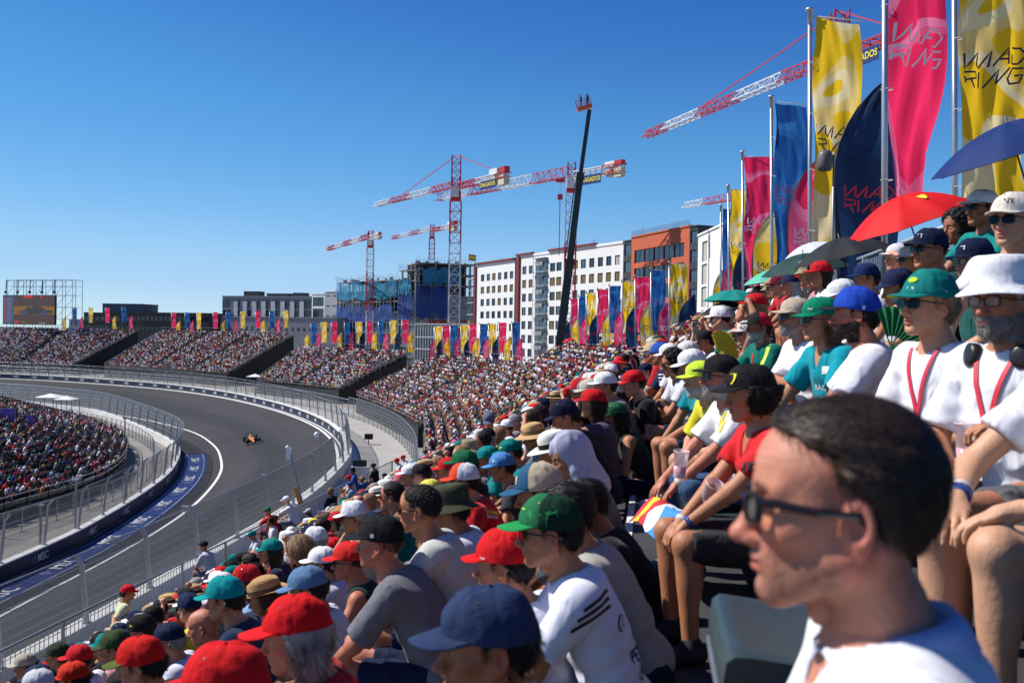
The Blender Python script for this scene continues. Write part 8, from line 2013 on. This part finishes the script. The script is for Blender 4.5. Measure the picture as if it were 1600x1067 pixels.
p = at_ground(508, 745, ZO+1.1); rt = empty('camera_mast', tuple(p)); tag(rt, 'thin trackside pole carrying a white round camera over the fence', 'camera mast'); k_ = p[1]/F_PX
MB().beam((0, 0, 0), (-9*k_, 0, 68*k_), .08).build('pole', M_steel, rt); mb = MB(); mb.lathe([(0, .24), (.17, .17), (.24, 0), (.17, -.17), (0, -.24)], 14, (-14*k_, 0, 66*k_)); mb.beam((-9*k_, 0, 68*k_), (-14*k_, 0, 68*k_), .12); mb.build('camera', M_pw, rt)
for i, (px, py, zz) in enumerate(((412, 744, 0), (340+68, 744, 0), (289, 794, 0), (182, 842, 0), (487, 712, 0))):
    if i == 1: continue
    D = {412: 66, 289: 52.5, 182: 44.5, 487: 78}[px]; P = W(px, py, D); rt = empty('floodlight', tuple(P)); tag(rt, 'small grey box lamp on the near fence, %s one from the bottom corner' % {412: 'third', 289: 'second', 182: 'first', 487: 'fourth'}[px], 'lamp')
    mb = MB(); mb.box((0, 0, 0), (.34, .3, .26)); mb.box((-.18, 0, 0), (.02, .26, .2), mi=1); mb.beam((0, 0, -.1), (.12, 0, -.5), .05); mb.build('housing', [M_steel, M_galv], rt)
# pole with round loudspeaker behind the seats
P = W(1303, 252, 17.5); rt = empty('loudspeaker', (P[0], P[1], 15.9)); tag(rt, 'grey loudspeaker on a thin pole in front of the yellow banner', 'loudspeaker')
z_ = P[2]-15.9; MB().tube([(0, 0, 0), (0, 0, z_+.15)], .022, 8).build('pole', M_steel, rt); mb = MB(); mb.lathe([(0, .19), (.09, .18), (.13, .10), (.14, -.08), (.11, -.17), (0, -.19)], 14); mb.v = [(x-.16, y, z+z_) for x, y, z in mb.v]; mb.beam((0, 0, z_), (-.1, 0, z_), .03); mb.build('speaker', mat('speaker_grey', (.10, .10, .11), .5), rt)
# infield: lamp posts, white tent tops, purple hoarding, marshal; service road kit
for i, (px, py0, py1, Y) in enumerate(((194, 654, 757, 118), (118, 750, 832, 76), (63, 790, 865, 68), (197, 740, 795, 85))):
    P = W(px, py1, Y); T_ = W(px, py0, Y); rt = empty('lamp_post', (P[0], P[1], 0)); tag(rt, 'thin grey lamp post on the infield, %s from the tip of the bend' % ORD[i if i else 0], 'lamp post')
    MB().beam((0, 0, 0), (0, 0, T_[2]), .13).build('pole', M_steel, rt); MB().box((0, 0, T_[2]+.05), (.42, .3, .12)).build('lamp_head', M_dark if i == 0 else M_galv, rt)
for i, (px, py, Y, w_) in enumerate(((79, 619, 162, 3.6), (104, 622.5, 158, 2.9))):
    P = W(px, py, Y); rt = empty('canopy_tent', (P[0], P[1], P[2]-2.4)); tag(rt, ('larger' if i == 0 else 'smaller')+' white canopy tent at the top of the infield stand', 'tent')
    mb = MB(); mb.add([(-w_/2*1.0, -w_/2, 2.3), (w_/2, -w_/2, 2.3), (w_/2, w_/2, 2.3), (-w_/2, w_/2, 2.3), (0, 0, 2.85)], [(0, 1, 4), (1, 2, 4), (2, 3, 4), (3, 0, 4)]); mb.build('roof', M_white, rt)
    mb = MB(); [mb.beam((x*w_/2, y*w_/2, -.5), (x*w_/2, y*w_/2, 2.3), .08) for x in (-1, 1) for y in (-1, 1)]; mb.build('frame', M_steel, rt)
P = W(12, 656, 112); rt = empty('hoarding', (P[0], P[1], 2.0)); tag(rt, 'tall purple printed hoarding at the edge of the infield stand', 'hoarding'); z_ = P[2]-2
mb = MB(); mb.box((0, 0, z_), (1.5, .12, 2.6)); mb.box((2.0, 1, z_-.4), (.9, .1, 1.8)); mb.build('panel', mat('purple_print', (.26, .12, .45), .6, var=.3, scale=1.5), rt); mb = MB(); mb.beam((-.8, .1, -2), (-.8, .1, z_+1.3), .09); mb.beam((.8, .1, -2), (.8, .1, z_+1.3), .09); mb.build('frame', M_steel, rt)
P = at_ground(562, 748, ZO); rt = empty('monitor_case', tuple(P)); tag(rt, 'white case with a dark monitor standing behind the track wall', 'monitor')
mb = MB(); mb.box((0, 0, .55), (1.6, .8, 1.1), mi=0); mb.box((0, 0, 1.35), (1.2, .3, .6), mi=1); mb.build('case', [M_concw, M_black], rt)
P = at_ground(576, 694, ZO); rt = empty('camera_case', tuple(P)); tag(rt, 'small dark camera box on the pale service road', 'camera'); mb = MB(); mb.box((0, 0, .9), (.9, .7, .6)); mb.beam((0, 0, 0), (0, 0, .7), .1); mb.build('case', M_dark, rt)
P = at_ground(398, 606, ZO); rt = empty('canopy_tent', tuple(P)); tag(rt, 'white marshal canopy behind the outer fence', 'tent'); mb = MB(); mb.add([(-1.6, -1.6, 2.5), (1.6, -1.6, 2.5), (1.6, 1.6, 2.5), (-1.6, 1.6, 2.5), (0, 0, 3.1)], [(0, 1, 4), (1, 2, 4), (2, 3, 4), (3, 0, 4)]); mb.build('roof', M_white, rt); mb = MB(); [mb.beam((x, y, 0), (x, y, 2.5), .07) for x in (-1.5, 1.5) for y in (-1.5, 1.5)]; mb.build('frame', M_steel, rt)
# marshals and camera crew
def far_person(px, py, D, z, c, hat, label, standing=True):
    P = at_ground(px, py, z) if D is None else W(px, py, D)
    st = dict(skin=SK, hair=('short', HB), hat=cap(), hatc=[hat], shirt=dict(), shirtc=c, legs=dict(to=1.9), legc=c, head='man'); _keep.append(st)
    return make_person('person', dict(stand=True, lean=.1, arms=('down', 'down')), tuple(map(float, P)), 200, st, label, None, .022, .009, key='FAR')
far_person(198, 793, None, .02, (.6, .6, .62), (.6, .2, .02), 'person in white overalls standing beside the infield wall')
far_person(434, 623, None, ZO, (.50, .08, .01), (.5, .1, .02), 'marshal in orange overalls behind the outer fence')
far_person(394, 612, None, ZO, (.45, .05, .03), (.5, .1, .02), 'marshal in red overalls under the white canopy')
q = basket_c; st_ = 0
for i, dx in enumerate((-.5, .45)):
    P = (q[0]+dx, q[1], q[2]+.3+dx*.3); st = dict(skin=SK, hair=('short', HB), hat=cap(), hatc=[BLK], shirt=dict(), shirtc=BLK, legs=dict(to=1.9), legc=BLK, head='man'); _keep.append(st)
    make_person('person', dict(stand=True, lean=.15, arms=('phone', 'phone')), P, 200+i*40, st, 'camera operator in black %s the lift basket' % ('at the near side of' if i else 'at the far side of'), None, .022, .009, key='FAR2')

# ---- a flag over a lap
P_ = W(1010, 798, 5.3); G = []
for j in range(9):
    G.append([(-.02+.30*u-.02*math.sin(u*9+j), -.26+.065*j, .05*math.cos(u*2.6)-.26*max(0, .35-u)*1.6+.018*math.sin(u*14+j*1.3)) for u in np.linspace(0, 1, 16)])
rt = empty('flag', tuple(P_), R(6)); tag(rt, 'blue, white and red striped flag cloth draped over a lap in jeans', 'flag')
mb = MB(); mb.grid(G)
for fi in range(len(mb.f)): mb.m[fi] = (0, 0, 0, 1, 1, 2, 3, 2)[fi//15 % 8]
mb.build('flag_cloth', [mat('flag_sky', (.03, .22, .52), .8), M_pw, M_pr, M_py], rt)
